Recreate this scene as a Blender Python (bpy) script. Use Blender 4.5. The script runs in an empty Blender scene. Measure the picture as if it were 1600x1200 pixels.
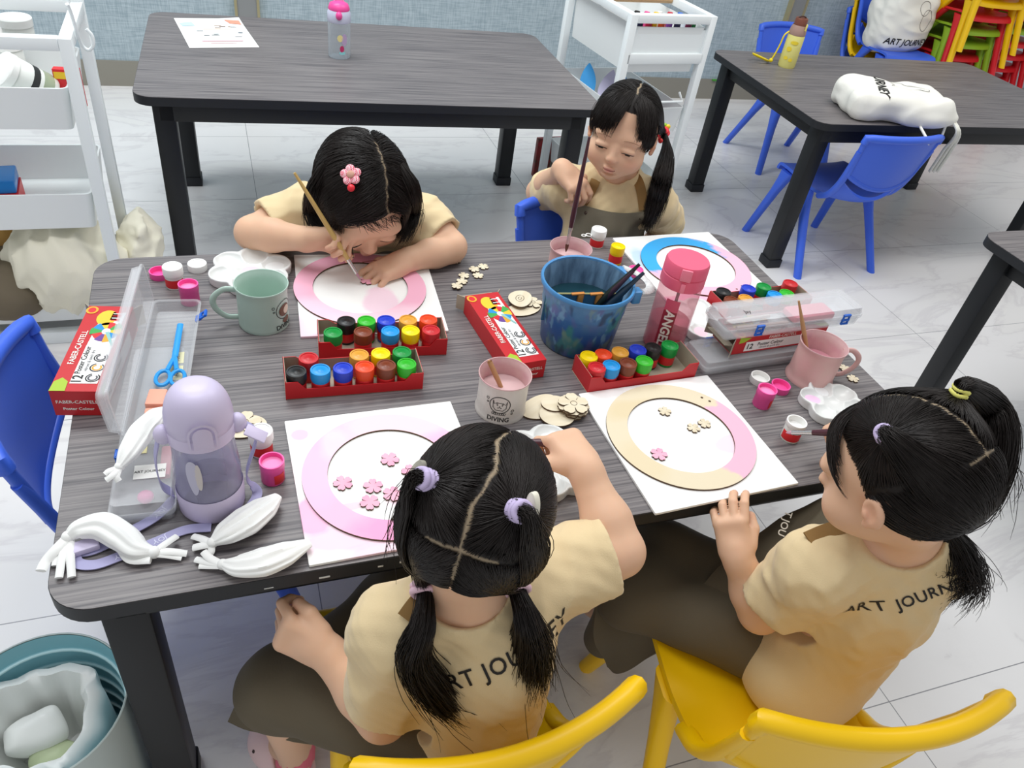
import bpy, math, random
import numpy as np
from mathutils import Matrix, Vector
from mathutils.bvhtree import BVHTree
SC = bpy.context.scene
COL = SC.collection
PI = math.pi
# ------------------------------------------------------------------ camera
F, PITCH, YAW, ROLL = 1205.0424, 0.894395246, -0.422172573, 0.168822442
CAM = np.array([-0.381666274, -0.888224961, 1.23765515])
TH = 0.5173                                   # height of the table tops
def _rot(p, y, r):
    cx, sx, cz, sz, cr, sr = math.cos(p), math.sin(p), math.cos(y), math.sin(y), math.cos(r), math.sin(r)
    return (np.array([[cz, -sz, 0], [sz, cz, 0], [0, 0, 1]]) @ np.array([[1, 0, 0], [0, cx, -sx], [0, sx, cx]])
            @ np.array([[cr, -sr, 0], [sr, cr, 0], [0, 0, 1]]))
RC = _rot(PITCH, YAW, ROLL)
def at(px, py, z=TH):
    """The place in the room at height z that the photograph shows at pixel px, py."""
    d = RC @ np.array([(px - 800) / F, -(py - 600) / F, -1.0])
    return CAM + (z - CAM[2]) / d[2] * d
cam_data = bpy.data.cameras.new('camera')
cam_data.sensor_width = 36; cam_data.lens = F / 1600 * 36
cam_data.clip_start = 0.05; cam_data.clip_end = 50
cam = bpy.data.objects.new('camera', cam_data); COL.objects.link(cam)
m = Matrix(RC.tolist()).to_4x4(); m.translation = Vector(CAM); cam.matrix_world = m
SC.camera = cam
# ------------------------------------------------------------------ light
w = bpy.data.worlds.new('world'); SC.world = w; w.use_nodes = True
bg = w.node_tree.nodes['Background']
bg.inputs[0].default_value = (0.97, 0.985, 1.0, 1); bg.inputs[1].default_value = 0.64
def area(name, loc, sx, sy, power, color=(1, 1, 1), rot=(0, 0, 0)):
    l = bpy.data.lights.new(name, 'AREA'); l.shape = 'RECTANGLE'; l.size = sx; l.size_y = sy
    l.energy = power; l.color = color
    o = bpy.data.objects.new(name, l); o.location = loc; o.rotation_euler = rot; COL.objects.link(o)
    return o
area('ceiling_panel_light', (-0.7, 1.5, 2.75), 1.6, 0.6, 50, (0.93, 0.985, 1.0))
area('ceiling_panel_light', (1.6, 0.7, 2.75), 1.6, 0.6, 30, (1.0, 0.97, 0.93))
area('ceiling_panel_light', (-0.5, 0.1, 2.75), 1.4, 0.6, 26, (0.97, 0.98, 1.0))
SC.view_settings.view_transform = 'Standard'; SC.view_settings.look = 'None'
SC.view_settings.exposure = -0.2; SC.view_settings.gamma = 1.0; SC.view_settings.use_curve_mapping = False
# ------------------------------------------------------------------ materials
def lin(h):
    if isinstance(h, str):
        h = h.lstrip('#'); c = [int(h[i:i + 2], 16) / 255 for i in (0, 2, 4)]
    else: c = list(h)
    return tuple((v / 12.92 if v <= 0.04045 else ((v + 0.055) / 1.055) ** 2.4) for v in c) + (1.0,)
MATS = {}
def mat(name, color, rough=0.5, metal=0.0, spec=0.5, trans=0.0, ior=1.45, alpha=1.0, coat=0.0, sheen=0.0, bump=None, vary=None, sss=0.0, attr=None):
    """Principled material; vary=(scale xyz, amount, second colour) mixes a procedural noise in; bump=(scale, strength)."""
    if name in MATS: return MATS[name]
    M = bpy.data.materials.new(name); M.use_nodes = True; nt = M.node_tree; b = nt.nodes['Principled BSDF']
    c = lin(color)
    b.inputs['Base Color'].default_value = c; b.inputs['Roughness'].default_value = rough; b.inputs['Metallic'].default_value = metal
    b.inputs['Specular IOR Level'].default_value = spec; b.inputs['Transmission Weight'].default_value = trans
    b.inputs['IOR'].default_value = ior; b.inputs['Alpha'].default_value = alpha
    b.inputs['Coat Weight'].default_value = coat; b.inputs['Sheen Weight'].default_value = sheen
    if sss:
        b.inputs['Subsurface Weight'].default_value = sss; b.inputs['Subsurface Radius'].default_value = (0.012, 0.004, 0.002)
        b.inputs['Subsurface Scale'].default_value = 1.0
    tc = None
    def coords(scale):
        nonlocal tc
        tc = tc or nt.nodes.new('ShaderNodeTexCoord')
        mp = nt.nodes.new('ShaderNodeMapping'); mp.inputs['Scale'].default_value = scale if hasattr(scale, '__len__') else (scale,) * 3
        nt.links.new(tc.outputs['Object'], mp.inputs['Vector']); return mp.outputs['Vector']
    src = None
    if attr:
        a = nt.nodes.new('ShaderNodeVertexColor'); a.layer_name = attr; src = a.outputs['Color']
        nt.links.new(src, b.inputs['Base Color'])
    if vary:
        n = nt.nodes.new('ShaderNodeTexNoise'); n.inputs['Scale'].default_value = 1; n.inputs['Detail'].default_value = 4
        nt.links.new(coords(vary[0]), n.inputs['Vector'])
        r = nt.nodes.new('ShaderNodeMapRange'); r.inputs[1].default_value = 0.35; r.inputs[2].default_value = 0.68
        r.inputs[4].default_value = vary[1]; nt.links.new(n.outputs['Fac'], r.inputs[0])
        mx = nt.nodes.new('ShaderNodeMix'); mx.data_type = 'RGBA'; mx.inputs[6].default_value = c; mx.inputs[7].default_value = lin(vary[2])
        if src is not None: nt.links.new(src, mx.inputs[6])
        nt.links.new(r.outputs[0], mx.inputs[0]); nt.links.new(mx.outputs[2], b.inputs['Base Color'])
    if bump:
        n = nt.nodes.new('ShaderNodeTexNoise'); n.inputs['Scale'].default_value = 1; n.inputs['Detail'].default_value = 3
        nt.links.new(coords(bump[0]), n.inputs['Vector'])
        bp = nt.nodes.new('ShaderNodeBump'); bp.inputs['Strength'].default_value = bump[1]; bp.inputs['Distance'].default_value = 0.002
        nt.links.new(n.outputs['Fac'], bp.inputs['Height']); nt.links.new(bp.outputs[0], b.inputs['Normal'])
    MATS[name] = M
    return M
def clear_mat(name, color, tint=0.3, rough=0.1, ior=1.3, frost=0.0):
    """A thin clear plastic wall: mostly see-through, a little body colour and gloss."""
    if name in MATS: return MATS[name]
    M = bpy.data.materials.new(name); M.use_nodes = True; nt = M.node_tree; nt.nodes.remove(nt.nodes['Principled BSDF'])
    out = nt.nodes['Material Output']
    t = nt.nodes.new('ShaderNodeBsdfTransparent'); t.inputs[0].default_value = tuple(0.6 + 0.4 * v for v in lin(color)[:3]) + (1,)
    d = nt.nodes.new('ShaderNodeBsdfPrincipled'); d.inputs['Base Color'].default_value = lin(color); d.inputs['Roughness'].default_value = rough
    mx = nt.nodes.new('ShaderNodeMixShader')
    fr = nt.nodes.new('ShaderNodeLayerWeight'); fr.inputs[0].default_value = 0.35
    mr = nt.nodes.new('ShaderNodeMapRange'); mr.inputs[3].default_value = tint; mr.inputs[4].default_value = min(1, tint + 0.34)
    nt.links.new(fr.outputs['Facing'], mr.inputs[0]); nt.links.new(mr.outputs[0], mx.inputs[0])
    nt.links.new(t.outputs[0], mx.inputs[1]); nt.links.new(d.outputs[0], mx.inputs[2]); nt.links.new(mx.outputs[0], out.inputs[0])
    MATS[name] = M
    return M
# ------------------------------------------------------------------ mesh building
def V(*a): return np.array(a, float)
def unit(v):
    v = np.asarray(v, float); return v / (np.linalg.norm(v) + 1e-12)
def rz(a):
    c, s = math.cos(a), math.sin(a); return np.array([[c, -s, 0], [s, c, 0], [0, 0, 1.0]])
def frame(z, x=(1, 0, 0)):
    """Rotation matrix whose third column is z and whose first leans to x."""
    z = unit(z); x = np.asarray(x, float); x = x - z * (x @ z)
    if np.linalg.norm(x) < 1e-6: x = np.array([0, 1.0, 0]) - z * z[1]
    x = unit(x); return np.stack([x, np.cross(z, x), z], 1)
def spline(pts, n):
    """Catmull-Rom through pts (k x d), n samples."""
    p = np.asarray(pts, float)
    if len(p) == 2: return p[0] + (p[1] - p[0]) * np.linspace(0, 1, n)[:, None]
    P = np.vstack([2 * p[0] - p[1], p, 2 * p[-1] - p[-2]])
    t = np.linspace(0, len(p) - 1 - 1e-9, n); i = t.astype(int); u = (t - i)[:, None]
    a, b, c, d = P[i], P[i + 1], P[i + 2], P[i + 3]
    return 0.5 * (2 * b + (c - a) * u + (2 * a - 5 * b + 4 * c - d) * u ** 2 + (3 * b - a - 3 * c + d) * u ** 3)
def rrect(w, d, r, n=5, cx=0, cy=0):
    """Rounded rectangle outline, counter-clockwise."""
    out = []
    for sx, sy, a0 in ((1, 1, 0), (-1, 1, PI / 2), (-1, -1, PI), (1, -1, 1.5 * PI)):
        for k in range(n + 1):
            a = a0 + PI / 2 * k / n
            out.append((cx + sx * (w / 2 - r) + r * math.cos(a), cy + sy * (d / 2 - r) + r * math.sin(a)))
    return np.array(out)
class MB:
    """Collects shapes; build() links them as ONE mesh object."""
    def __init__(s): s.v = []; s.f = []; s.mi = []; s.n = 0; s.M = np.eye(3); s.T = np.zeros(3); s.m = 0
    def add(s, v, f, m=None):
        v = np.asarray(v, float) @ s.M.T + s.T
        s.v.append(v); s.f += [tuple(int(i) + s.n for i in q) for q in f]; s.mi += [s.m if m is None else m] * len(f); s.n += len(v)
        return s
    def at(s, T=(0, 0, 0), M=None): s.T = np.asarray(T, float); s.M = np.eye(3) if M is None else np.asarray(M, float); return s
    def rings(s, R, close=True, cap0=True, cap1=True, m=None):
        """Skin over a list of rings with equal point counts."""
        R = [np.asarray(r, float) for r in R]; k = len(R[0]); f = []
        for i in range(len(R) - 1):
            for j in range(k if close else k - 1):
                a, b = i * k + j, i * k + (j + 1) % k
                f.append((a, b, b + k, a + k))
        if cap0: f.append(tuple(range(k - 1, -1, -1)))
        if cap1: f.append(tuple(range((len(R) - 1) * k, len(R) * k)))
        return s.add(np.vstack(R), f, m)
    def prism(s, outline, z0, z1, bev=0.0, m=None):
        o = np.asarray(outline, float); c = o.mean(0); R = []
        def ring(z, ins):
            q = o
            if ins:
                e = np.roll(o, -1, 0) - np.roll(o, 1, 0); nrm = np.stack([e[:, 1], -e[:, 0]], 1); nrm /= np.linalg.norm(nrm, axis=1)[:, None] + 1e-12
                q = o - nrm * ins
            return np.column_stack([q, np.full(len(q), z)])
        if bev:
            R = [ring(z0, bev), ring(z0 + bev * .3, bev * .3), ring(z0 + bev, 0), ring(z1 - bev, 0), ring(z1 - bev * .3, bev * .3), ring(z1, bev)]
        else: R = [ring(z0, 0), ring(z1, 0)]
        return s.rings(R, m=m)
    def box(s, c, size, r=0.0, bev=0.0, m=None):
        w, d, h = size
        if r <= 0: o = np.array([(w / 2, d / 2), (-w / 2, d / 2), (-w / 2, -d / 2), (w / 2, -d / 2)]) + np.array(c[:2])
        else: o = rrect(w, d, r, 4, c[0], c[1])
        if r <= 0 and bev: o = rrect(w, d, bev, 2, c[0], c[1])
        return s.prism(o, c[2] - h / 2, c[2] + h / 2, bev, m)
    def tube(s, path, rad, sides=8, cap=True, flat=1.0, up=(0, 0, 1), m=None, close=False):
        p = np.asarray(path, float); n = len(p); rad = np.broadcast_to(np.asarray(rad, float), (n,))
        t = np.gradient(p, axis=0)
        if close: t = np.roll(p, -1, 0) - np.roll(p, 1, 0)
        R = []; x = None
        for i in range(n):
            z = unit(t[i])
            if x is None:
                x = np.cross(up, z)
                if np.linalg.norm(x) < 1e-3: x = np.cross((0, 1, 0), z)
            x = unit(x - z * (x @ z)); y = np.cross(z, x)
            a = np.arange(sides) / sides * 2 * PI
            R.append(p[i] + rad[i] * (np.cos(a)[:, None] * x + flat * np.sin(a)[:, None] * y))
        if close: R.append(R[0]); cap = False
        return s.rings(R, cap0=cap, cap1=cap, m=m)
    def lathe(s, prof, segs=32, m=None, cap0=False, cap1=False, a0=0, a1=2 * PI):
        full = abs(a1 - a0 - 2 * PI) < 1e-6
        a = a0 + (a1 - a0) * np.arange(segs if full else segs + 1) / segs
        R = [np.column_stack([r * np.cos(a), r * np.sin(a), np.full(len(a), z)]) for r, z in prof]
        return s.rings(R, close=full, cap0=cap0, cap1=cap1, m=m)
    def grid(s, G, m=None, closeu=False):
        G = np.asarray(G, float); a, b = G.shape[:2]; f = []
        for i in range(a - 1):
            for j in range(b if closeu else b - 1):
                f.append((i * b + j, i * b + (j + 1) % b, (i + 1) * b + (j + 1) % b, (i + 1) * b + j))
        return s.add(G.reshape(-1, 3), f, m)
    def slab(s, G, th, m=None):
        """A grid surface thickened along its own normals into a closed sheet."""
        G = np.asarray(G, float); du = np.gradient(G, axis=0); dv = np.gradient(G, axis=1); n = np.cross(du, dv); n /= np.linalg.norm(n, axis=2)[..., None] + 1e-12
        A, B = G + n * th / 2, G - n * th / 2; a, b = G.shape[:2]
        f = []; N = a * b
        for i in range(a - 1):
            for j in range(b - 1):
                q = (i * b + j, (i + 1) * b + j, (i + 1) * b + j + 1, i * b + j + 1); f.append(q); f.append(tuple(N + k for k in reversed(q)))
        per = [i * b for i in range(a)] + [(a - 1) * b + j for j in range(1, b)] + [i * b + b - 1 for i in range(a - 2, -1, -1)] + [j for j in range(b - 2, 0, -1)]
        for k in range(len(per)):
            p, q = per[k], per[(k + 1) % len(per)]; f.append((q, p, N + p, N + q))
        return s.add(np.vstack([A.reshape(-1, 3), B.reshape(-1, 3)]), f, m)
    def ball(s, c, r, seg=16, rings=10, M=None, m=None):
        r = np.broadcast_to(np.asarray(r, float), (3,)); th = np.linspace(0, PI, rings + 1)[1:-1]; a = np.arange(seg) / seg * 2 * PI
        P = [np.column_stack([np.sin(t) * np.cos(a), np.sin(t) * np.sin(a), np.full(seg, np.cos(t))]) for t in th]
        P = np.vstack(P + [[(0, 0, 1), (0, 0, -1)]]) * r
        if M is not None: P = P @ np.asarray(M).T
        k = len(th); f = []
        for i in range(k - 1):
            for j in range(seg): f.append((i * seg + j, (i + 1) * seg + j, (i + 1) * seg + (j + 1) % seg, i * seg + (j + 1) % seg))
        for j in range(seg): f.append((k * seg, j, (j + 1) % seg)); f.append((k * seg + 1, (k - 1) * seg + (j + 1) % seg, (k - 1) * seg + j))
        return s.add(P + np.asarray(c, float), f, m)
    def build(s, name, mats, parent=None, smooth=40, loc=None, rot=None):
        me = bpy.data.meshes.new(name)
        me.from_pydata(np.vstack(s.v).tolist() if s.v else [], [], s.f)
        mats = mats if isinstance(mats, (list, tuple)) else [mats]
        for q in mats: me.materials.append(q)
        if len(mats) > 1: me.polygons.foreach_set('material_index', s.mi)
        me.update()
        if smooth:
            me.shade_smooth(); me.set_sharp_from_angle(angle=math.radians(smooth))
        return link(name, me, parent, loc, rot)
def link(name, me, parent=None, loc=None, rot=None):
    o = bpy.data.objects.new(name, me); COL.objects.link(o)
    if parent is not None: o.parent = parent
    if loc is not None: o.location = [float(q) for q in loc]
    if rot is not None: o.rotation_euler = rot
    return o
def tag(o, label, cat, group=None, kind=None):
    if label: o['label'] = label
    if cat: o['category'] = cat
    if group: o['group'] = group
    if kind: o['kind'] = kind
    return o
def thing(name, label, cat, loc=(0, 0, 0), rot=0.0, group=None):
    o = bpy.data.objects.new(name, None); COL.objects.link(o); o.empty_display_size = 0.05
    o.location = [float(q) for q in loc]; o.rotation_euler = (0, 0, rot) if not hasattr(rot, '__len__') else rot
    return tag(o, label, cat, group)
def structure(o): o['kind'] = 'structure'; return o
def dup(root, loc, rot=None, label=None, group=None, swap=None):
    """A copy of a thing with copies of its parts and their parts; swap maps a material to another."""
    def cp(o, par):
        c = o.copy(); COL.objects.link(c)
        if par is not None: c.parent = par
        if swap and c.type == 'MESH' and any(q in swap for q in c.data.materials):
            key = (c.data.name, tuple(sorted((a.name, b.name) for a, b in swap.items())))
            if key not in DUPM:
                d = c.data.copy()
                for i, q in enumerate(d.materials):
                    if q in swap: d.materials[i] = swap[q]
                DUPM[key] = d
            c.data = DUPM[key]
        for ch in list(o.children): cp(ch, c)
        return c
    r = cp(root, None); r.location = [float(q) for q in loc]
    if rot is not None: r.rotation_euler = (0, 0, rot) if not hasattr(rot, '__len__') else rot
    if label: r['label'] = label
    if group: r['group'] = group
    return r
DUPM = {}
def text_mesh(body, size, align='CENTER', bold=0.0, spacing=1.0):
    """Flat lettering: 2-D points and faces."""
    cu = bpy.data.curves.new('lettering', 'FONT'); cu.body = body; cu.size = size; cu.align_x = align; cu.align_y = 'CENTER'
    cu.offset = bold * size; cu.space_character = spacing; cu.resolution_u = 3; cu.fill_mode = 'FRONT'
    o = bpy.data.objects.new('lettering', cu); COL.objects.link(o)
    dg = bpy.context.evaluated_depsgraph_get(); dg.update(); e = o.evaluated_get(dg); me = e.to_mesh()
    v = np.array([q.co[:] for q in me.vertices]).reshape(-1, 3); f = [tuple(p.vertices) for p in me.polygons]
    e.to_mesh_clear(); bpy.data.objects.remove(o); bpy.data.curves.remove(cu)
    return v, f
def split_long(v, f, L):
    """Subdivide triangles until no edge is longer than L, so lettering can bend."""
    v = [tuple(q) for q in v]; f = [t for q in f for t in [(q[0], q[i], q[i + 1]) for i in range(1, len(q) - 1)]]
    mid = {}
    for _ in range(6):
        A = np.array(v); out = []; hit = False
        def M(a, b):
            k = (min(a, b), max(a, b))
            if k not in mid: v.append(tuple((np.array(v[a]) + np.array(v[b])) / 2)); mid[k] = len(v) - 1
            return mid[k]
        for t in f:
            l = [np.linalg.norm(np.subtract(v[t[i]], v[t[(i + 1) % 3]])) for i in range(3)]
            i = int(np.argmax(l))
            if l[i] > L:
                hit = True; a, b, c = t[i], t[(i + 1) % 3], t[(i + 2) % 3]; q = M(a, b); out += [(a, q, c), (q, b, c)]
            else: out.append(t)
        f = out
        if not hit: break
    return np.array(v), f
def text_on(mb, body, size, T, M, m=None, fn=None, **k):
    """Lettering placed with rotation M at T, or bent through fn(points)."""
    v, f = text_mesh(body, size, **k)
    if fn is not None:
        v, f = split_long(v, f, size * 0.3); v = fn(v)
        mb.add(v, f, m)
    else: mb.add(v @ np.asarray(M).T + np.asarray(T), f, m)
# ------------------------------------------------------------------ distance fields -> one smooth skin
class SDF:
    def __init__(s, lo, hi, h):
        s.lo = np.asarray(lo, float); s.h = h; s.n = np.ceil((np.asarray(hi) - s.lo) / h).astype(int) + 1
        s.D = np.full(s.n, 0.06, np.float32)
    def _box(s, lo, hi):
        a = np.clip(np.floor((np.asarray(lo) - s.lo) / s.h).astype(int), 0, s.n); b = np.clip(np.ceil((np.asarray(hi) - s.lo) / s.h).astype(int) + 1, 0, s.n)
        if (b <= a).any(): return None, None
        g = [(s.lo[i] + s.h * np.arange(a[i], b[i])).astype(np.float32) for i in range(3)]
        return tuple(slice(a[i], b[i]) for i in range(3)), np.meshgrid(*g, indexing='ij', sparse=True)
    def _mix(s, sl, d, k, op):
        A = s.D[sl]
        if op == 'u':
            h = np.clip(k - np.abs(A - d), 0, None) / max(k, 1e-9); s.D[sl] = np.minimum(A, d) - h * h * k * 0.25
        else:      # subtract / intersect
            d = -d if op == 's' else d
            h = np.clip(k - np.abs(A - d), 0, None) / max(k, 1e-9); s.D[sl] = np.maximum(A, d) + h * h * k * 0.25
    def cone(s, a, b, ra, rb, k=0.01, op='u', sq=None):
        a = np.asarray(a, float); b = np.asarray(b, float); mrg = max(ra, rb) + max(k, 0.012) + 2 * s.h
        sl, g = s._box(np.minimum(a, b) - mrg, np.maximum(a, b) + mrg)
        if sl is None: return s
        ba = b - a; L = ba @ ba + 1e-12
        p = [g[i] - a[i] for i in range(3)]
        t = np.clip((p[0] * ba[0] + p[1] * ba[1] + p[2] * ba[2]) / L, 0, 1)
        q = [p[i] - t * ba[i] for i in range(3)]
        d = np.sqrt(q[0] ** 2 + q[1] ** 2 + q[2] ** 2) - (ra + (rb - ra) * t)
        s._mix(sl, d.astype(np.float32), k, op); return s
    def chain(s, pts, rad, k=0.01, op='u'):
        for i in range(len(pts) - 1): s.cone(pts[i], pts[i + 1], rad[i], rad[i + 1], k if i == 0 else min(k, 0.004) if False else k, op)
        return s
    def ell(s, c, r, M=None, k=0.01, op='u'):
        c = np.asarray(c, float); r = np.broadcast_to(np.asarray(r, float), (3,)); M = np.eye(3) if M is None else np.asarray(M)
        ext = np.sqrt(((M * r) ** 2).sum(1)) + max(k, 0.012) + 2 * s.h
        sl, g = s._box(c - ext, c + ext)
        if sl is None: return s
        p = [g[i] - c[i] for i in range(3)]
        q = [(p[0] * M[0, i] + p[1] * M[1, i] + p[2] * M[2, i]) for i in range(3)]
        k0 = np.sqrt(sum((q[i] / r[i]) ** 2 for i in range(3))); k1 = np.sqrt(sum((q[i] / r[i] ** 2) ** 2 for i in range(3)))
        d = k0 * (k0 - 1) / (k1 + 1e-9)
        s._mix(sl, d.astype(np.float32), k, op); return s
    def rbox(s, c, half, r, M=None, k=0.01, op='u'):
        c = np.asarray(c, float); half = np.asarray(half, float); M = np.eye(3) if M is None else np.asarray(M)
        ext = np.abs(M) @ half + max(k, 0.012) + 2 * s.h
        sl, g = s._box(c - ext, c + ext)
        if sl is None: return s
        p = [g[i] - c[i] for i in range(3)]
        q = [np.abs(p[0] * M[0, i] + p[1] * M[1, i] + p[2] * M[2, i]) - (half[i] - r) for i in range(3)]
        d = np.sqrt(sum(np.maximum(x, 0) ** 2 for x in q)) + np.minimum(np.maximum(np.maximum(q[0], q[1]), q[2]), 0) - r
        s._mix(sl, d.astype(np.float32), k, op); return s
    def plane(s, c, n, k=0.003, lo=None, hi=None):
        """Cut away what lies on the side n points to (inside a box when given)."""
        n = unit(n); sl, g = s._box(s.lo if lo is None else lo, s.lo + s.h * s.n if hi is None else hi)
        d = (g[0] - c[0]) * n[0] + (g[1] - c[1]) * n[1] + (g[2] - c[2]) * n[2]
        s._mix(sl, d.astype(np.float32), k, 'i'); return s
    def cut(s, c, n, R, k=.002):
        """Cut flat at c, removing what lies towards n within R."""
        c = np.asarray(c, float); n = unit(n); sl, g = s._box(c - R - .01, c + R + .01)
        if sl is None: return s
        p = [g[i] - c[i] for i in range(3)]
        d = np.maximum(-(p[0] * n[0] + p[1] * n[1] + p[2] * n[2]), np.sqrt(p[0] ** 2 + p[1] ** 2 + p[2] ** 2) - R)
        s._mix(sl, d.astype(np.float32), k, 's'); return s
    def field(s, fn, lo=None, hi=None):
        """Add fn(x, y, z) to the distance near the surface."""
        sl, g = s._box(s.lo if lo is None else lo, s.lo + s.h * s.n if hi is None else hi)
        s.D[sl] = s.D[sl] + np.broadcast_to(fn(*g), s.D[sl].shape).astype(np.float32); return s
    def mesh(s, smooth=1):
        D = s.D; n = D.shape
        I = D < 0
        c = np.zeros([q - 1 for q in n], np.int8)
        for i in (0, 1):
            for j in (0, 1):
                for k in (0, 1): c += I[i:n[0] - 1 + i, j:n[1] - 1 + j, k:n[2] - 1 + k]
        act = np.argwhere((c > 0) & (c < 8)); N = len(act)
        idx = np.full(c.shape, -1, np.int32); idx[act[:, 0], act[:, 1], act[:, 2]] = np.arange(N)
        cor = [(i, j, k) for i in (0, 1) for j in (0, 1) for k in (0, 1)]
        val = {q: D[act[:, 0] + q[0], act[:, 1] + q[1], act[:, 2] + q[2]] for q in cor}
        acc = np.zeros((N, 3)); cnt = np.zeros(N)
        for a in cor:
            for ax in range(3):
                if a[ax] == 0:
                    b = tuple(1 if i == ax else a[i] for i in range(3)); va, vb = val[a], val[b]
                    m = (va < 0) != (vb < 0); t = np.where(m, va / np.where(m, va - vb, 1), 0)
                    P = np.tile(np.array(a, float), (N, 1)); P[:, ax] = t
                    acc += P * m[:, None]; cnt += m
        v = (act + acc / np.maximum(cnt, 1)[:, None]) * s.h + s.lo
        F_ = []
        for ax in range(3):
            u, w_ = (ax + 1) % 3, (ax + 2) % 3
            sl0 = [slice(None)] * 3; sl1 = [slice(None)] * 3; sl0[ax] = slice(0, n[ax] - 1); sl1[ax] = slice(1, n[ax])
            A, B = I[tuple(sl0)], I[tuple(sl1)]
            e = np.argwhere(A != B)
            e = e[(e[:, u] > 0) & (e[:, w_] > 0) & (e[:, u] < n[u] - 1) & (e[:, w_] < n[w_] - 1)]
            if not len(e): continue
            flip = A[e[:, 0], e[:, 1], e[:, 2]]
            def cell(du, dw):
                q = e.copy(); q[:, u] -= du; q[:, w_] -= dw; return idx[q[:, 0], q[:, 1], q[:, 2]]
            q = np.stack([cell(1, 1), cell(0, 1), cell(0, 0), cell(1, 0)], 1)
            q[~flip] = q[~flip][:, ::-1]
            F_.append(q)
        f = np.vstack(F_)
        for _ in range(smooth):
            s_ = np.zeros_like(v); k_ = np.zeros(N)
            for i in range(4):
                for j in ((i + 1) % 4, (i + 3) % 4):
                    np.add.at(s_, f[:, i], v[f[:, j]]); np.add.at(k_, f[:, i], 1)
            v = 0.5 * v + 0.5 * s_ / np.maximum(k_, 1)[:, None]
        return v, f
def np_mesh(name, v, f, mats, parent=None, col=None, mi=None, smooth=True):
    me = bpy.data.meshes.new(name); f = np.asarray(f)
    me.vertices.add(len(v)); me.vertices.foreach_set('co', np.asarray(v, np.float32).ravel())
    k = f.shape[1]
    me.loops.add(f.size); me.loops.foreach_set('vertex_index', f.astype(np.int32).ravel())
    me.polygons.add(len(f)); me.polygons.foreach_set('loop_start', np.arange(len(f), dtype=np.int32) * k)
    try: me.polygons.foreach_set('loop_total', np.full(len(f), k, np.int32))
    except Exception: pass
    for q in (mats if isinstance(mats, (list, tuple)) else [mats]): me.materials.append(q)
    if mi is not None: me.polygons.foreach_set('material_index', np.asarray(mi, np.int32))
    me.update(calc_edges=True); me.validate()
    if smooth: me.shade_smooth()
    if col is not None:
        a = me.color_attributes.new('tint', 'FLOAT_COLOR', 'POINT'); c4 = np.ones((len(v), 4), np.float32); c4[:, :3] = col
        a.data.foreach_set('color', c4.ravel())
    return link(name, me, parent)
def noise3(x, y, z, seed=0, sc=1.0):
    """Smooth cheap wave noise in about -1..1."""
    r = np.random.RandomState(seed); out = 0
    for i in range(5):
        d = r.normal(size=3) * sc; out = out + np.sin(x * d[0] + y * d[1] + z * d[2] + r.uniform(0, 6.28))
    return out / 3.0
# ================================================================== setting
def node_mat(name):
    M = bpy.data.materials.new(name); M.use_nodes = True; nt = M.node_tree
    return M, nt, nt.nodes['Principled BSDF']
def N(nt, kind, **inp):
    n = nt.nodes.new(kind)
    for k, v in inp.items(): n.inputs[k].default_value = v
    return n
# floor: pale marble-look tiles with thin grey joints
M_FLOOR, nt, b = node_mat('marble_tile')
tc = N(nt, 'ShaderNodeTexCoord'); mp = N(nt, 'ShaderNodeMapping'); mp.inputs['Location'].default_value = (0.30, -0.045 + 0.51, 0)
nt.links.new(tc.outputs['Object'], mp.inputs['Vector'])
br = nt.nodes.new('ShaderNodeTexBrick'); br.offset = 0.0; br.squash = 1.0
for k, v in (('Scale', 1.0), ('Mortar Size', 0.0010), ('Mortar Smooth', 0.0), ('Bias', 0.0), ('Brick Width', 0.96), ('Row Height', 0.51)): br.inputs[k].default_value = v
br.inputs['Color1'].default_value = br.inputs['Color2'].default_value = (0, 0, 0, 1); br.inputs['Mortar'].default_value = (1, 1, 1, 1)
nt.links.new(mp.outputs['Vector'], br.inputs['Vector'])
mp2 = N(nt, 'ShaderNodeMapping'); mp2.inputs['Rotation'].default_value = (0, 0, 0.6); mp2.inputs['Scale'].default_value = (1.6, 4.5, 1)
nt.links.new(tc.outputs['Object'], mp2.inputs['Vector'])
n1 = N(nt, 'ShaderNodeTexNoise', Scale=1.1, Detail=6.0, Roughness=0.6, Distortion=0.9); nt.links.new(mp2.outputs['Vector'], n1.inputs['Vector'])
cr = nt.nodes.new('ShaderNodeValToRGB'); e = cr.color_ramp.elements
e[0].position = 0.44; e[0].color = lin('#e2e1e0'); e[1].position = 0.56; e[1].color = lin('#e3e2e2')
x = cr.color_ramp.elements.new(0.49); x.color = lin('#d6d4d5')
x = cr.color_ramp.elements.new(0.515); x.color = lin('#e1e0e0')
nt.links.new(n1.outputs['Fac'], cr.inputs[0])
mx = nt.nodes.new('ShaderNodeMix'); mx.data_type = 'RGBA'; mx.inputs[7].default_value = lin('#8f9094')
nt.links.new(br.outputs['Color'], mx.inputs[0]); nt.links.new(cr.outputs[0], mx.inputs[6]); nt.links.new(mx.outputs[2], b.inputs['Base Color'])
b.inputs['Roughness'].default_value = 0.30; b.inputs['Specular IOR Level'].default_value = 0.5
structure(MB().box((0.8, 1.0, -0.02), (7.4, 7.2, 0.04)).build('floor', M_FLOOR, smooth=0))
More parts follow.
